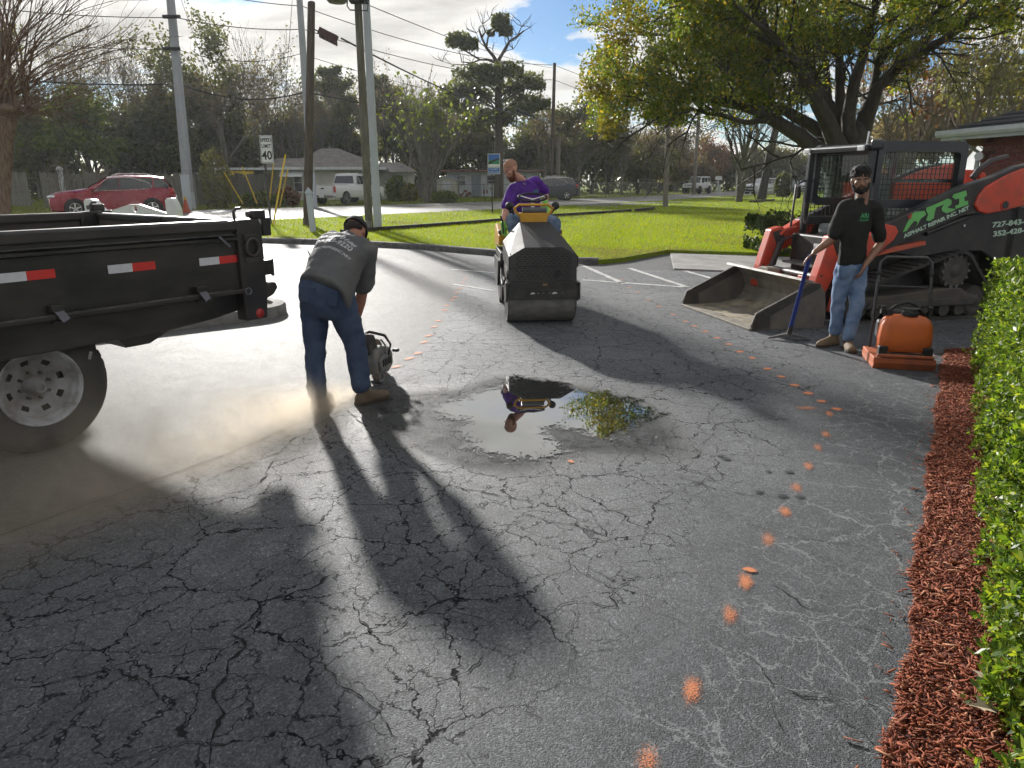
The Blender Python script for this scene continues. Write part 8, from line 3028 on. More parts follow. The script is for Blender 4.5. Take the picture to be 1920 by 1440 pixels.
def head(mb, c, f, up, k=1.0):
    """skull, jaw, nose, ears, lips and brow ridge; returns the head's frame"""
    c, f, up = Vector(c), Vector(f).normalized(), Vector(up)
    s = f.cross(up).normalized()
    u = s.cross(f).normalized()
    M = Matrix((s, f, u)).transposed()
    P = lambda x, y, z: c + (s * x + f * y + u * z) * k
    mb.ball(P(0, -0.012, 0.030), (0.076 * k, 0.096 * k, 0.092 * k), 20, 14, M)      # cranium
    mb.ball(P(0, 0.022, -0.030), (0.062 * k, 0.066 * k, 0.078 * k), 18, 12, M)      # face
    mb.ball(P(0, 0.045, -0.085), (0.040 * k, 0.038 * k, 0.030 * k), 14, 10, M)      # chin
    mb.ball(P(0, 0.070, 0.018), (0.050 * k, 0.020 * k, 0.014 * k), 14, 8, M)        # brow
    mb.tube([P(0, 0.082, 0.006), P(0, 0.098, -0.018), P(0, 0.105, -0.030)], [0.009 * k, 0.011 * k, 0.014 * k], 10)
    mb.ball(P(0, 0.100, -0.032), (0.017 * k, 0.012 * k, 0.009 * k), 10, 8, M)
    mb.ball(P(0, 0.083, -0.060), (0.024 * k, 0.011 * k, 0.010 * k), 12, 8, M)       # lips
    for q in (-1, 1):
        mb.ball(P(q * 0.040, 0.064, -0.018), (0.022 * k, 0.018 * k, 0.020 * k), 10, 8, M)   # cheek
        mb.ball(P(q * 0.078, -0.008, -0.010), (0.010 * k, 0.020 * k, 0.031 * k), 10, 8, M)  # ear
    return P, M, s, f, u


M_eye = pmat('eye_white', (0.55, 0.52, 0.48), 0.2)
M_pupil = pmat('pupil', (0.012, 0.008, 0.006), 0.15)


def face_parts(root, P, M, k, browmat, lipmat):
    for q in (-1, 1):
        MB().ball(P(q * 0.031, 0.0755, 0.000), (0.0135 * k, 0.009 * k, 0.0075 * k), 12, 8, M).build('eye', M_eye, root, smooth=80, world=True)
        MB().ball(P(q * 0.031, 0.0835, 0.000), (0.0062 * k, 0.003 * k, 0.0062 * k), 10, 8, M).build('iris', M_pupil, root, smooth=80, world=True)
        MB().tube([P(q * 0.012, 0.0915, 0.017), P(q * 0.032, 0.0895, 0.0225), P(q * 0.052, 0.074, 0.016)], [0.004 * k, 0.0052 * k, 0.003 * k], 8, flat=.8).build('eyebrow', browmat, root, smooth=80, world=True)
    MB().tube([P(-0.024, 0.086, -0.0615), P(0, 0.0945, -0.0605), P(0.024, 0.086, -0.0615)], [0.003 * k, 0.0058 * k, 0.003 * k], 8, flat=.9).build('lips', lipmat, root, smooth=80, world=True)


def folds(scale, amp, dirn=(0, 0, 1), squash=3.0, seed=0.0):
    d = Vector(dirn).normalized()

    def f(p):
        q = p - d * p.dot(d) * (1 - 1 / squash)
        v = mnoise.noise((q + Vector((seed, seed * 2, 0))) * scale)
        w_ = mnoise.noise((p + Vector((0, seed, 3))) * scale * 2.3)
        return amp * (1 - abs(v) * 2.2) * 0.8 + amp * 0.5 * w_
    return f


def skinmat(name, col, col2):
    m = pmat(name, col, 0.48, vs=14, col2=col2, bump=0.08, bs=160)
    b = [n for n in m.node_tree.nodes if n.type == 'BSDF_PRINCIPLED'][0]
    b.inputs['Subsurface Weight'].default_value = 0.06
    b.inputs['Subsurface Radius'].default_value = (0.012, 0.005, 0.003)
    return m


def denim(name, col, col2):
    return pmat(name, col, 0.85, vs=7, col2=col2, bump=0.25, bs=260, spec=0.25)


def boot(mb_up, mb_sole, heel, toe, ankle, wd=0.052):
    """upper and sole of a work boot from heel to toe"""
    h, t, a = Vector(heel), Vector(toe), Vector(ankle)
    d = (t - h)
    L = d.length
    d.normalize()
    s = d.cross(Vector((0, 0, 1))).normalized()
    z = Vector((0, 0, 1))
    rings = []
    for f, w_, hh in ((0.0, .030, .060), (.10, .040, .095), (.28, .043, .105), (.45, .045, .082), (.62, .050, .066), (.80, .050, .058), (.93, .040, .048), (1.0, .022, .034)):
        c = h + d * (L * f)
        rings.append([c + s * (w_ * math.cos(q) * wd / .05) + z * (.018 + max(0, math.sin(q)) * (hh - .0) + min(0, math.sin(q)) * .004) for q in [2 * math.pi * i / 16 for i in range(16)]])
    mb_up.loft(rings)
    an = a.copy()
    mb_up.tube([h + d * (L * .22) + z * .05, h.lerp(t, .22) + z * .10, Vector((an.x, an.y, 0)).lerp(h + d * L * .22, .4) + z * .15], [.044, .046, .048], 14)
    outl = []
    for f, w_ in ((-.02, .026), (.05, .040), (.25, .042), (.45, .040), (.65, .051), (.85, .050), (.97, .034), (1.03, .012)):
        outl.append((f, w_))
    poly = [h + d * (L * f) + s * (w_ * wd / .05) for f, w_ in outl] + [h + d * (L * f) - s * (w_ * wd / .05) for f, w_ in outl[::-1]]
    n = len(poly)
    mb_sole.add([(p.x, p.y, .0) for p in poly] + [(p.x, p.y, .026) for p in poly], [tuple(range(n))[::-1], tuple(range(n, 2 * n))] + [(i, (i + 1) % n, n + (i + 1) % n, n + i) for i in range(n)])


def wrap_text(s, size, mat, parent, target, origin, right, upv, name='lettering', sx=1.0, bold=0.0, off=0.004, curve=0.0):
    """lettering laid onto a garment: flat text pushed along its normal onto the cloth"""
    tmp = text_part('tmp_text', s, size, mat, None, (0, 0, 0), extrude=0.0, bold=bold, sx=sx)
    me = tmp.data
    bpy.data.objects.remove(tmp)
    bm = bmesh.new()
    bm.from_mesh(me)
    bmesh.ops.subdivide_edges(bm, edges=[e for e in bm.edges if e.calc_length() > size * .4], cuts=1)
    bm.to_mesh(me)
    bm.free()
    tm = target.data
    off_t = target.matrix_basis.translation + (target.parent.location if target.parent else Vector())
    bvh = BVHTree.FromPolygons([v.co for v in tm.vertices], [p.vertices[:] for p in tm.polygons])
    r, u = Vector(right).normalized(), Vector(upv).normalized()
    nrm = r.cross(u).normalized()
    u = nrm.cross(r)
    o = Vector(origin)
    for v in me.vertices:
        x, y = v.co.x, v.co.y - curve * v.co.x ** 2
        p = o + r * x + u * y + nrm * 0.35
        hit = bvh.ray_cast(p, -nrm, 0.8)
        v.co = (hit[0] + nrm * off) if hit[0] is not None else (o + r * x + u * y)
    me.update()
    return link(name, me, parent, world=True)


Zv = Vector((0, 0, 1))
# ---------------------------------------------------------------- the man standing with the pick
def standing_man():
    base = Vector((3.22, 7.02, 0))
    t = thing('person', 'man in black t-shirt and blue jeans standing with his hand on the pick', 'person', base)
    A = lambda x, y, Y=7.0: at(x, y, Y)
    skin = skinmat('skin_brown', (0.27, 0.135, 0.082), (0.20, 0.095, 0.056))
    # torso turned a little to his right (picture left)
    side = Vector((0.93, 0.36, 0)).normalized()       # towards his left shoulder
    fwd = Vector((-0.36, -0.93, 0)).normalized()
    pel = A(1597, 492, 7.04)
    wai = A(1600, 462, 7.03)
    che = A(1606, 415, 7.02)
    shc = A(1613, 386, 7.03)
    neck = A(1617, 370, 7.04)
    hc = A(1614, 338.5, 6.99)
    shR = shc - side * 0.185 + Zv * 0.0 + Vector((0, 0, -.005))
    shL = shc + side * 0.185 + Vector((0, 0, -.02))
    elR, wrR = A(1561, 448, 6.96), A(1527, 473, 6.98)
    elL, wrL = A(1652, 455, 7.10), A(1622, 497, 6.95)
    body = MB()
    body.loft([ering(p, side, fwd, a, b, 20, 2.4) for p, a, b in ((pel - Zv * .06, .13, .10), (pel, .155, .105), (wai, .140, .095), (che, .165, .11), (shc - Zv * .02, .150, .085), (shc + Zv * .03, .06, .055))])
    chain(body, [shc, neck, neck + Zv * .05], [.062, .056, .055])
    P, M, s, f, u = head(body, hc, (-0.30, -0.95, -0.05), Zv + Vector((-.06, 0, 0)), 1.0)
    chain(body, [shR, elR, elR.lerp(wrR, .35), wrR], [.048, .038, .040, .026])
    chain(body, [shL, elL, elL.lerp(wrL, .35), wrL], [.048, .038, .040, .026])
    hand(body, wrR, Vector((-.62, .10, -.62)), Vector((-.25, -.1, -1)), 0.75, -1)
    hand(body, wrL, Vector((-.42, -.25, -.85)), Vector((-.75, .45, .1)), 0.28, 1)
    bd = remesh('body', body, .0075, skin, t, 4)
    # hair, beard, brows
    hairm = pmat('hair_black', (0.010, 0.008, 0.007), 0.8, vs=60, var=.4, bump=.8, bs=120)
    hb_ = MB()
    hb_.ball(P(0, -.025, .062), (.092, .108, .088), 20, 14, M)
    hb_.ball(P(0, .030, .098), (.075, .06, .045), 16, 10, M)
    hb_.ball(P(0, -.055, .015), (.084, .070, .075), 16, 10, M)
    remesh('hair', hb_, .008, hairm, t, 2, lambda p: .010 * mnoise.noise(p * 55) + .006 * mnoise.noise(p * 110))
    be = MB()
    be.ball(P(0, .050, -.092), (.046, .045, .032), 16, 10, M)
    for q in (-1, 1):
        be.tube([P(q * .066, .012, -.012), P(q * .064, .026, -.055), P(q * .040, .060, -.090)], [.012, .017, .022], 10)
        be.tube([P(q * .036, .070, -.078), P(q * .030, .086, -.056), P(0, .0965, -.047)], [.010, .007, .006], 8)
    remesh('beard', be, .006, hairm, t, 2, lambda p: .002 * mnoise.noise(p * 160))
    face_parts(t, P, M, 1.0, hairm, pmat('lip_brown', (0.16, 0.06, 0.045), .5))
    # necklace
    nk = MB()
    nk.tube([neck + side * .068 + Zv * .012, neck + fwd * .035 + side * .062 - Zv * .015, neck + fwd * .070 - Zv * .038, neck + fwd * .035 - side * .062 - Zv * .015, neck - side * .068 + Zv * .012], .0035, 6)
    nk.build('necklace', pmat('gold', (.6, .42, .18), .3, .9), t, world=True)
    # shirt
    sh = MB()
    sh.loft([ering(p, side, fwd, a, b, 24, 2.5) for p, a, b in ((pel - Zv * .015, .178, .132), (pel + Zv * .05, .175, .130), (wai, .168, .122), (che - Zv * .02, .190, .132), (che + Zv * .08, .195, .122), (shc - Zv * .005, .172, .092), (shc + Zv * .035, .088, .072), (neck - Zv * .004, .076, .074))])
    for S, E in ((shR, elR), (shL, elL)):
        out = (S - shc).normalized()
        chain(sh, [S - out * .05, S + out * .004 - Zv * .01, S.lerp(E, .45), S.lerp(E, .82)], [.072, .071, .067, .069])
    blk = pmat('tshirt_black', (0.0135, 0.0145, 0.013), 0.85, vs=9, col2=(0.022, 0.023, 0.021), bump=.12, bs=400, spec=.2)
    sho = remesh('tshirt', sh, .011, blk, t, 5, folds(8, .010, (0.2, 0, 1), 2.6, 4.0))
    # logo on his left chest
    lgo = che + side * .075 + fwd * .12 + Zv * .055
    M_lgreen = pmat('logo_green', (0.05, 0.35, 0.13), .6)
    wrap_text('ARI', .062, M_lgreen, t, sho, lgo, side, Zv, 'logo', sx=1.25, bold=.002)
    wrap_text('ASPHALT REPAIR', .018, M_lgreen, t, sho, lgo - Zv * .040, side, Zv, 'logo', sx=1.0, bold=.0008)
    # jeans
    hipR, hipL = pel - side * .085 - Zv * .03, pel + side * .085 - Zv * .03
    knR, anR = A(1572, 562, 6.99), A(1566, 622, 7.03)
    knL, anL = A(1607, 570, 6.92), A(1590, 634, 6.86)
    je = MB()
    je.loft([ering(p, side, fwd, a, b, 20, 2.3) for p, a, b in ((pel + Zv * .03, .160, .112), (pel - Zv * .05, .172, .125), (pel - Zv * .12, .165, .125), (pel - Zv * .17, .12, .10))])
    chain(je, [hipR, hipR.lerp(knR, .5), knR, knR.lerp(anR, .5), anR + Zv * .01], [.090, .078, .064, .059, .056])
    chain(je, [hipL, hipL.lerp(knL, .5), knL, knL.lerp(anL, .5), anL + Zv * .01], [.090, .078, .064, .059, .056])
    remesh('jeans', je, .012, denim('denim_light', (0.10, 0.165, 0.29), (0.19, 0.26, 0.38)), t, 5, folds(9, .010, (0.3, 0, 1), 1.0, 2.0))
    # boots: his right foot points picture left, his left foot at the camera
    up_, so_ = MB(), MB()
    hR, tR = Vector((anR.x + .05, anR.y + .03, 0)), Vector((anR.x - .20, anR.y - .09, 0))
    hL, tL = Vector((anL.x + .02, anL.y + .07, 0)), Vector((anL.x - .035, anL.y - .20, 0))
    bm_ = pmat('boot_tan', (0.17, 0.115, 0.062), .75, vs=12, var=.35, bump=.2, bs=80)
    sl_ = pmat('boot_sole', (0.05, 0.035, 0.022), .8)
    for nm, h_, t_, a_ in (('boot', hR, tR, anR), ('boot', hL, tL, anL)):
        u1, s1 = MB(), MB()
        boot(u1, s1, h_, t_, a_)
        bo = remesh(nm, u1, .008, bm_, t, 3)
        s1.build('sole', sl_, bo, world=True, bevel=.004)


standing_man()


# ---------------------------------------------------------------- the roller driver
def roller_driver():
    base = Vector((0.21, 9.84, 0.70))
    t = thing('person', 'bearded man in purple shirt leaning sideways on the roller seat', 'person', base)
    A = at
    skin = skinmat('skin_fair', (0.52, 0.27, 0.19), (0.42, 0.20, 0.14))
    pel = Vector((0.22, 9.86, 1.10))
    shc = A(984, 347, 9.72)
    side = (A(1011, 339, 9.86) - A(961, 354, 9.58)).normalized()     # towards his left shoulder
    spine = (shc - pel).normalized()
    fwd = spine.cross(side).normalized()
    if fwd.y > 0:
        fwd = -fwd
    wai = pel.lerp(shc, .35)
    che = pel.lerp(shc, .72)
    neck = A(976, 337, 9.66)
    hc = A(958, 318, 9.56)
    shL = shc + side * .175 - Zv * .01
    shR = shc - side * .175 - Zv * .015
    elL, wrL = A(1023, 362, 9.98), A(1023, 384, 9.74)
    elR, wrR = A(948, 393, 9.52), A(944, 424, 9.34)
    body = MB()
    body.loft([ering(p, side, fwd, a, b, 20, 2.4) for p, a, b in ((pel - spine * .05, .14, .11), (wai, .15, .105), (che, .165, .11), (shc, .14, .08))])
    chain(body, [shc, neck, hc - Zv * .04], [.065, .060, .056])
    f_ = Vector((-.70, -.45, -.50))
    P, M, s, f, u = head(body, hc, f_, Zv * 1.0 + Vector((-.35, 0, 0)), 1.02)
    chain(body, [shL, elL, elL.lerp(wrL, .35), wrL], [.050, .041, .043, .029])
    chain(body, [shR, elR, elR.lerp(wrR, .35), wrR], [.050, .041, .043, .029])
    remesh('body', body, .0075, skin, t, 4)
    hairm = pmat('hair_short_red', (0.38, 0.20, 0.13), .8, vs=60, var=.3)
    hb_ = MB()
    hb_.ball(P(0, -.016, .040), (.0805, .098, .088), 20, 14, M)
    remesh('hair', hb_, .008, hairm, t, 2)
    bdm = pmat('beard_red', (0.15, 0.045, 0.018), .85, vs=50, var=.4, bump=.6, bs=140)
    be = MB()
    be.ball(P(0, .052, -.100), (.050, .050, .046), 16, 10, M)
    for q in (-1, 1):
        be.tube([P(q * .068, .010, -.015), P(q * .066, .028, -.060), P(q * .040, .062, -.095)], [.014, .020, .028], 10)
        be.tube([P(q * .036, .072, -.080), P(q * .030, .088, -.056), P(0, .098, -.047)], [.011, .008, .007], 8)
    remesh('beard', be, .006, bdm, t, 2, lambda p: .003 * mnoise.noise(p * 130))
    face_parts(t, P, M, 1.02, bdm, pmat('lip_pink', (0.35, .14, .12), .5))
    sh = MB()
    sh.loft([ering(p, side, fwd, a, b, 24, 2.5) for p, a, b in ((pel - spine * .02, .182, .145), (wai, .180, .140), (che - spine * .03, .196, .138), (che + spine * .06, .195, .125), (shc - spine * .0, .175, .092), (shc + spine * .04, .09, .07), (neck - spine * .005, .075, .068))])
    for S, E in ((shR, elR), (shL, elL)):
        out = (S - shc).normalized()
        chain(sh, [S - out * .05, S + out * .015, S.lerp(E, .45), S.lerp(E, .80)], [.078, .080, .078, .080])
    pur = pmat('shirt_purple', (0.105, 0.028, 0.27), .75, vs=9, col2=(0.075, 0.020, 0.20), bump=.12, bs=400, spec=.2)
    sho = remesh('shirt', sh, .011, pur, t, 5, folds(8, .011, spine, 2.2, 9.0))
    wrap_text('ARI', .055, pmat('logo_teal', (.03, .22, .20), .6), t, sho, che + side * .07 + fwd * .12 + spine * .05, side, spine, 'logo', bold=.002)
    # collar opening
    MB().tube([neck + side * .05 + fwd * .03, neck + fwd * .085 - spine * .05, neck - side * .05 + fwd * .03], .006, 6).build('collar', pmat('collar_white', (.5, .5, .55), .7), t, world=True)
    # gloves gripping seat and lever
    glm = pmat('glove_lime', (0.25, 0.62, 0.10), .6, vs=12, var=.25)
    for wr, d, pn, sd in ((wrL, Vector((.15, -.35, -1)), Vector((-.6, -.6, .2)), 1), (wrR, Vector((.1, -.15, -1)), Vector((.5, -.6, 0)), -1)):
        g = MB()
        hand(g, wr, d, pn, .6, sd)
        chain(g, [wr - d.normalized() * .03, wr + d.normalized() * .02], [.036, .034])
        remesh('glove', g, .0065, glm, t, 2, lambda p: .003)
    # jeans: thighs forward over the seat, shins down to the platform
    je = MB()
    sd2 = Vector((1, .08, 0)).normalized()
    je.loft([ering(p, sd2, Vector((0, 1, 0)), a, b, 20, 2.3) for p, a, b in ((pel + Zv * .06, .165, .135), (pel - Zv * .03, .185, .155), (pel - Zv * .07, .15, .13))])
    knR, knL = A(960, 412, 9.33), A(1041, 418, 9.36)
    for hip, kn, an in ((pel - sd2 * .10, knR, Vector((knR.x + .03, 9.36, .80))), (pel + sd2 * .10, knL, Vector((knL.x - .02, 9.38, .80)))):
        chain(je, [hip, hip.lerp(kn, .5), kn, kn.lerp(an, .5), an], [.098, .092, .076, .066, .060])
    remesh('jeans', je, .012, denim('denim_mid', (0.10, 0.15, 0.24), (0.19, 0.25, 0.34)), t, 5, folds(10, .009, (0, 1, 0), .6, 5.0))
    for kn in (knR + Vector((.03, 0, 0)), knL - Vector((.02, 0, 0))):
        u1, s1 = MB(), MB()
        boot(u1, s1, Vector((kn.x, 9.45, 0)), Vector((kn.x, 9.20, 0)), Vector((kn.x, 9.40, .1)))
        u1.v = [(x, y, z + .71) for x, y, z in u1.v]
        s1.v = [(x, y, z + .71) for x, y, z in s1.v]
        bo = remesh('boot', u1, .009, pmat('boot_tan', (0.17, 0.115, 0.062)), t, 3)
        s1.build('sole', pmat('boot_sole', (0.05, 0.035, 0.022)), bo, world=True)


roller_driver()


# ---------------------------------------------------------------- the man bent over the saw
def bent_worker():
    base = Vector((-1.25, 5.05, 0))
    t = thing('person', 'man in grey t-shirt and cap bending over a dusty cut-off saw', 'person', base)
    A = at
    skin = skinmat('skin_tan', (0.36, 0.16, 0.10), (0.26, 0.11, 0.07))
    pel = A(613, 545, 5.14)
    che = A(634, 462, 5.40)
    shc = A(651, 461, 5.60)
    side = (A(696, 487, 5.52) - A(606, 466, 5.70)).normalized()       # towards his right shoulder
    spine = (shc - pel).normalized()
    back = side.cross(spine).normalized()
    if back.z < 0:
        back = -back
    wai = pel.lerp(shc, .30) + back * .03
    mid = pel.lerp(shc, .62) + back * .045
    shR = shc + side * .165
    shL = shc - side * .165
    neck = A(665, 444, 5.70)
    hc = A(667, 436, 5.78)
    elR, wrR = A(680, 545, 5.62), A(666, 607, 5.62)
    elL, wrL = A(632, 580, 5.80), A(655, 640, 5.78)
    body = MB()
    body.loft([ering(p, side, back, a, b, 20, 2.3) for p, a, b in ((pel, .15, .11), (wai, .15, .105), (mid, .165, .11), (shc, .15, .085))])
    chain(body, [shc, neck, hc], [.065, .060, .058])
    f_ = Vector((.25, .45, -.86))
    P, M, s, f, u = head(body, hc, f_, Vector((.1, .85, .45)), 1.02)
    chain(body, [shR, elR, elR.lerp(wrR, .35), wrR], [.052, .043, .046, .030])
    chain(body, [shL, elL, elL.lerp(wrL, .35), wrL], [.052, .043, .046, .030])
    hand(body, wrR, Vector((.25, .1, -1)), Vector((.8, .3, .2)), .7, 1)
    hand(body, wrL, Vector((.6, .0, -.6)), Vector((.5, .2, -.8)), .7, -1)
    remesh('body', body, .0075, skin, t, 4)
    # cap: crown, bill, button
    capm = pmat('cap_black', (0.016, 0.010, 0.012), .85, vs=10, var=.4, bump=.15, bs=300)
    cp_ = MB()
    rings = []
    for k in range(8):
        a = math.pi / 2 * k / 7
        r = math.cos(a)
        c_ = P(0, -.012, .015 + .118 * math.sin(a))
        rings.append(ering(c_, s, f, max(.004, .094 * r), max(.004, .116 * r), 22))
    cp_.loft(rings)
    cap = cp_.build('cap', capm, t, smooth=60, world=True)
    bl = MB()
    rows = []
    for k in range(7):
        v = k / 6
        row = []
        for j in range(11):
            a = math.pi * (j / 10)
            x = .080 * math.cos(a) * (1 - .08 * v)
            y = .070 + (.015 + .075 * v) * math.sin(a) ** .6
            row.append(P(x, y - .0, .030 - .020 * (x / .08) ** 2 - .012 * v))
        rows.append(row)
    for th in (0.0,):
        vs = [p for r_ in rows for p in r_]
        bl.add(vs, [(i * 11 + j, i * 11 + j + 1, (i + 1) * 11 + j + 1, (i + 1) * 11 + j) for i in range(6) for j in range(10)])
    bo_ = bl.build('bill', capm, cap, smooth=60, world=True)
    md = bo_.modifiers.new('thick', 'SOLIDIFY')
    md.thickness = .005
    MB().ball(P(0, -.012, .135), .008, 8, 6).build('button', capm, cap, world=True)
    hb_ = MB()
    hb_.ball(P(0, -.045, -.005), (.077, .065, .050), 14, 10, M)
    remesh('hair', hb_, .009, pmat('hair_dark', (0.02, 0.013, 0.010), .8), t, 2)
    # shirt
    sh = MB()
    sh.loft([ering(p, side, back, a, b, 24, 2.4) for p, a, b in ((pel - spine * .06 + back * .005, .206, .176), (pel + spine * .03 + back * .01, .205, .165), (wai, .202, .150), (mid, .208, .148), (shc - spine * .05 + back * .015, .205, .130), (shc + spine * .02, .170, .098), (neck - spine * .03, .08, .07))])
    for S, E in ((shR, elR), (shL, elL)):
        out = (S - shc).normalized()
        chain(sh, [S - out * .06, S + out * .010, S.lerp(E, .5), S.lerp(E, .82)], [.085, .084, .082, .084])
    gry = pmat('tshirt_charcoal', (0.095, 0.097, 0.102), .85, vs=8, col2=(0.12, 0.117, 0.112), bump=.12, bs=400, spec=.2)
    sho = remesh('tshirt', sh, .011, gry, t, 5, folds(7, .014, spine, 2.2, 1.5))
    wm = pmat('print_white', (.50, .50, .52), .7, var=.2, vs=60)
    o = mid + back * .16
    oc = shc + back * .13
    ctr = oc.lerp(o, .55) - spine * .05 - side * .01
    wrap_text('352-428-0186', .070, wm, t, sho, ctr + spine * .035, side, spine, sx=.92, bold=.0015, curve=.6)
    wrap_text('727-843-9220', .070, wm, t, sho, ctr - spine * .045, side, spine, sx=.92, bold=.0015, curve=.6)
    wrap_text('ASPHALTREPAIRINC.NET', .034, wm, t, sho, ctr - spine * .125, side, spine, sx=1.0, bold=.0008, curve=.6)
    wrap_text('ARI', .105, wm, t, sho, ctr + spine * .155, side, spine, sx=1.3, bold=.003)
    # jeans
    je = MB()
    sd2 = Vector((.97, -.12, -.12)).normalized()
    fw2 = Vector((.12, .97, 0)).normalized()
    je.loft([ering(p, sd2, fw2, a, b, 20, 2.3) for p, a, b in ((pel + Zv * .08 + fw2 * .03, .180, .140), (pel + Zv * .02, .196, .158), (pel - Zv * .08, .196, .165), (pel - Zv * .16, .17, .14), (pel - Zv * .2, .12, .10))])
    hipL, hipR = pel - sd2 * .09 - Zv * .06, pel + sd2 * .09 - Zv * .06
    knL, anL = A(590, 640, 5.12), A(594, 735, 4.99)
    knR, anR = A(666, 640, 5.15), A(677, 722, 5.08)
    chain(je, [hipL, hipL.lerp(knL, .5), knL, knL.lerp(anL, .5), anL], [.112, .098, .078, .070, .066])
    chain(je, [hipR, hipR.lerp(knR, .5), knR, knR.lerp(anR, .5), anR], [.112, .100, .080, .074, .068])
    dn = denim('denim_dark', (0.034, 0.052, 0.098), (0.060, 0.082, 0.135))
    jo = remesh('jeans', je, .012, dn, t, 5, folds(9, .010, (0.3, 0, 1), 1.0, 7.0))
    bel = MB()
    for k in (-1, 1):
        c = pel + sd2 * (.085 * k) - fw2 * .155 - Zv * .015
        bel.box(c, (.11, .012, .12), Matrix((sd2, fw2, sd2.cross(fw2))).transposed())
    bel.build('back_pocket', dn, jo, world=True, bevel=.01)
    for (h_, t_, a_) in ((Vector((anL.x - .01, anL.y - .06, 0)), Vector((anL.x + .04, anL.y + .20, 0)), anL), (Vector((anR.x - .03, anR.y - .05, 0)), Vector((anR.x + .17, anR.y + .17, 0)), anR)):
        u1, s1 = MB(), MB()
        boot(u1, s1, h_, t_, a_, .054)
        bo = remesh('boot', u1, .008, pmat('boot_brown', (0.12, 0.085, 0.055), .8, vs=12, var=.35), t, 3)
        s1.build('sole', pmat('boot_sole', (0.05, 0.035, 0.022)), bo, world=True, bevel=.004)


bent_worker()

# ---------------------------------------------------------------- cut-off saw
cdir = Vector((0.30, 0.95, 0)).normalized()
sloc = Vector((*gnd(690, 712), 0))
saw = thing('cutoff_saw', 'grey cut-off saw with black handle resting on the asphalt', 'saw', sloc, math.atan2(cdir.y, cdir.x))
saw.scale = (.82, .82, .82)
M_sawg = pmat('saw_grey', (0.15, 0.15, 0.155), .6, vs=10, col2=(0.24, 0.22, 0.19), bump=.1, bs=60)
M_sawd = pmat('saw_dark', (0.035, 0.034, 0.034), .7, vs=10, col2=(0.10, 0.09, 0.075))
# local: +x ahead along the cut, +y to the left, z up
MB().prism([(-.16, .10), (.10, .08), (.20, .14), (.20, .26), (.12, .34), (-.02, .38), (-.16, .34), (-.20, .22)], (0, .02, 0), (1, 0, 0), (0, 0, 1), .22).build('engine_housing', M_sawg, saw, bevel=.025)
MB().prism([(-.12, .13), (.06, .12), (.12, .18), (.10, .26), (-.06, .30), (-.14, .24)], (0, -.20, 0), (1, 0, 0), (0, 0, 1), .03).build('starter_cover', M_sawg, saw, bevel=.012)
st2 = MB()
for k in range(5):
    st2.box((-.09 + k * .04, -.235, .215), (.016, .006, .07))
st2.build('cooling_slots', M_blackdull, saw)
MB().prism([(-.18, .30), (-.02, .37), (-.08, .50), (-.16, .52), (-.24, .44)], (0, -.01, 0), (1, 0, 0), (0, 0, 1), .14).build('air_filter_cover', M_sawd, saw, bevel=.02)
MB().tube([(-.20, -.09, .36), (-.34, -.09, .40), (-.38, -.09, .33), (-.34, -.09, .22), (-.18, -.09, .18)], .018, 8).build('rear_handle', M_blackdull, saw, smooth=60)
MB().tube([(.04, -.22, .24), (.05, -.25, .38), (.03, -.20, .47), (.02, -.04, .50), (.03, .05, .46), (.05, .06, .32)], [.011, .011, .015, .016, .015, .011], 8).build('front_handle', M_blackdull, saw, smooth=60)
MB().tube([(.02, -.215, .28), (-.02, -.23, .38), (-.06, -.2, .45)], .010, 6).build('handle_brace', M_chrome, saw)
MB().box((.14, -.26, .30), (.05, .06, .03)).build('choke_knob', M_blackdull, saw, bevel=.005)
MB().prism([(.08, .16), (.44, .13), (.46, .19), (.10, .26)], (0, .10, 0), (1, 0, 0), (0, 0, 1), .05).build('cutting_arm', M_sawg, saw, bevel=.01)
MB().lathe([(0, -.0025), (.165, -.0025), (.165, .0025), (0, .0025)], (.40, .13, .15), (0, 1, 0), 40).build('blade', M_steel, saw)
gd = [(.40 + .185 * math.cos(a), .15 + .185 * math.sin(a)) for a in [math.pi * (.02 + 1.05 * i / 16) for i in range(17)]] + [(.40 + .06 * math.cos(a), .15 + .06 * math.sin(a)) for a in [math.pi * (1.07 - 1.05 * i / 8) for i in range(9)]]
MB().prism(gd, (0, .165, 0), (1, 0, 0), (0, 0, 1), .05).build('blade_guard', pmat('dusty_guard', (0.17, 0.135, 0.10), .85, vs=14, var=.3), saw, bevel=.008)
for s_ in (-1, 1):
    MB().lathe([(.03, -.015), (.062, -.015), (.062, .015), (.03, .015)], (-.06, s_ * .10 - .08, .062), (0, 1, 0), 18, True).build('support_wheel', M_sawg, saw, smooth=40)

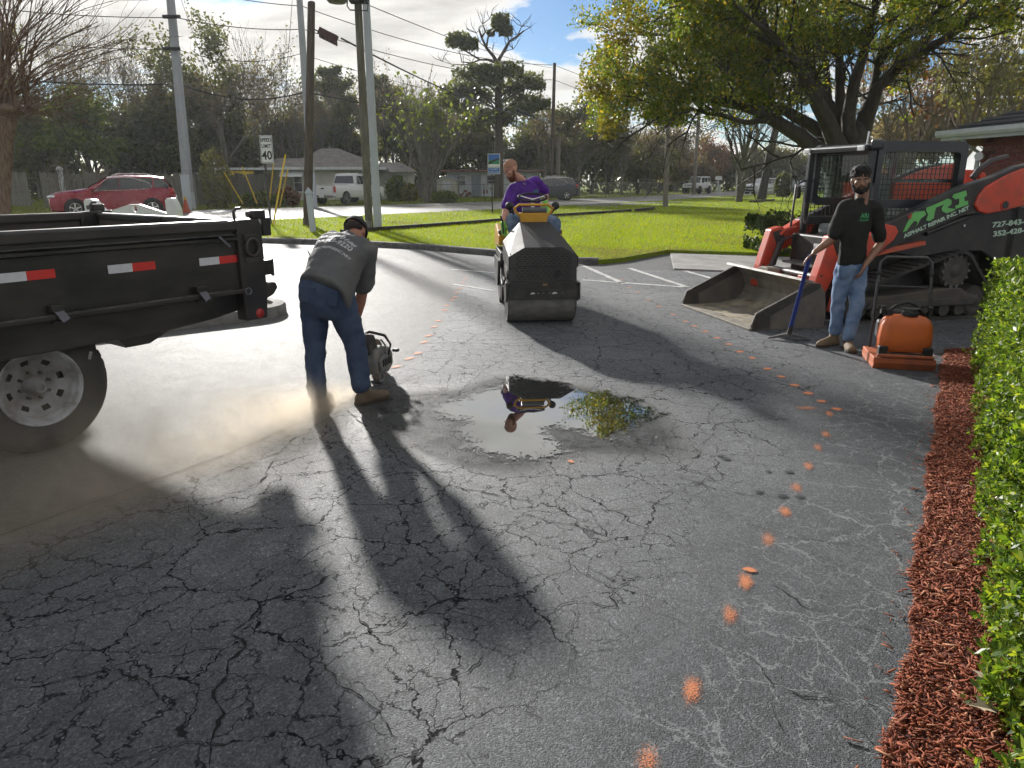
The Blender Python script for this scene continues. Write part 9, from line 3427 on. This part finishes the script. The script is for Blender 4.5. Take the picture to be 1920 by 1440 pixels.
# ---------------------------------------------------------------- dust thrown back along the cut
def dust_cloud():
    L, HW_, HT = 3.6, .85, 1.05
    bdir = -(Vector(gnd(640, 750)) - Vector(gnd(0, 1005))).normalized()
    o0 = Vector(gnd(665, 742))
    mb = MB().box((L / 2 - .05, 0, HT / 2 + .006), (L, 2 * HW_, HT))
    m = bpy.data.materials.new('airborne_dust')
    m.use_nodes = True
    t = m.node_tree
    t.nodes.clear()
    out = t.nodes.new('ShaderNodeOutputMaterial')
    pv = N(t, 'ShaderNodeVolumePrincipled')
    pv.inputs['Color'].default_value = (.82, .73, .60, 1)
    pv.inputs['Anisotropy'].default_value = .35
    tc = N(t, 'ShaderNodeTexCoord')
    sp = N(t, 'ShaderNodeSeparateXYZ')
    t.links.new(tc.outputs['Object'], sp.inputs[0])
    x, y, z = sp.outputs
    mn = lambda op, a, b=None, c=False: math_node(t, op, a, b, c)
    sg = mn('ADD', mn('MULTIPLY', x, .20), .04)
    sgz = mn('ADD', mn('MULTIPLY', x, .17), .05)
    yy = mn('DIVIDE', mn('ADD', y, mn('MULTIPLY', x, -.05)), sg)
    zz = mn('DIVIDE', mn('SUBTRACT', z, mn('MULTIPLY', x, .03)), sgz)
    r2 = mn('ADD', mn('MULTIPLY', yy, yy), mn('MULTIPLY', zz, zz))
    g = mn('POWER', 2.718, mn('MULTIPLY', r2, -1.0))
    fall = mn('DIVIDE', 1.0, mn('ADD', mn('MULTIPLY', mn('MULTIPLY', x, x), 5.0), mn('ADD', mn('MULTIPLY', x, 2.0), .35)))
    nz = N(t, 'ShaderNodeTexNoise', i_Scale=4.0, i_Detail=3.0, i_Roughness=.65, i_Distortion=.6)
    t.links.new(tc.outputs['Object'], nz.inputs['Vector'])
    nm = ramp(t, nz.outputs[0], [(.36, .05), (.66, 1.25)])
    endf = mn('SUBTRACT', 1.0, mn('DIVIDE', mn('SUBTRACT', x, L - 1.4), 1.3, True), True)
    edge = mn('MULTIPLY', mn('SUBTRACT', 1.0, mn('POWER', mn('DIVIDE', mn('ABSOLUTE', y), HW_), 4.0), True), mn('SUBTRACT', 1.0, mn('POWER', mn('DIVIDE', z, HT), 4.0), True))
    dns = mn('MULTIPLY', mn('MULTIPLY', mn('MULTIPLY', g, fall), mn('MULTIPLY', nm, endf)), mn('MULTIPLY', edge, 30.0))
    t.links.new(dns, pv.inputs['Density'])
    t.links.new(pv.outputs[0], out.inputs['Volume'])
    d = mb.build('dust', m)
    d.location = (o0.x, o0.y, 0)
    d.rotation_euler = (0, 0, math.atan2(bdir.y, bdir.x))
    tag(d, 'brown dust drifting back from the saw along the cut', 'dust', kind='stuff')


dust_cloud()
# thin morning haze: far things pale towards the light
hz = MB().box((0, 700, 9), (1900, 1900, 21))
m = bpy.data.materials.new('haze_air')
m.use_nodes = True
t = m.node_tree
t.nodes.clear()
o_ = t.nodes.new('ShaderNodeOutputMaterial')
pv = N(t, 'ShaderNodeVolumePrincipled')
pv.inputs['Color'].default_value = (.86, .90, .95, 1)
pv.inputs['Density'].default_value = .00038
pv.inputs['Anisotropy'].default_value = .35
t.links.new(pv.outputs[0], o_.inputs['Volume'])
tag(hz.build('haze', m), 'thin pale haze over the whole place', 'haze', kind='stuff')
SC.cycles.volume_step_rate = 2.0
SC.cycles.volume_max_steps = 64
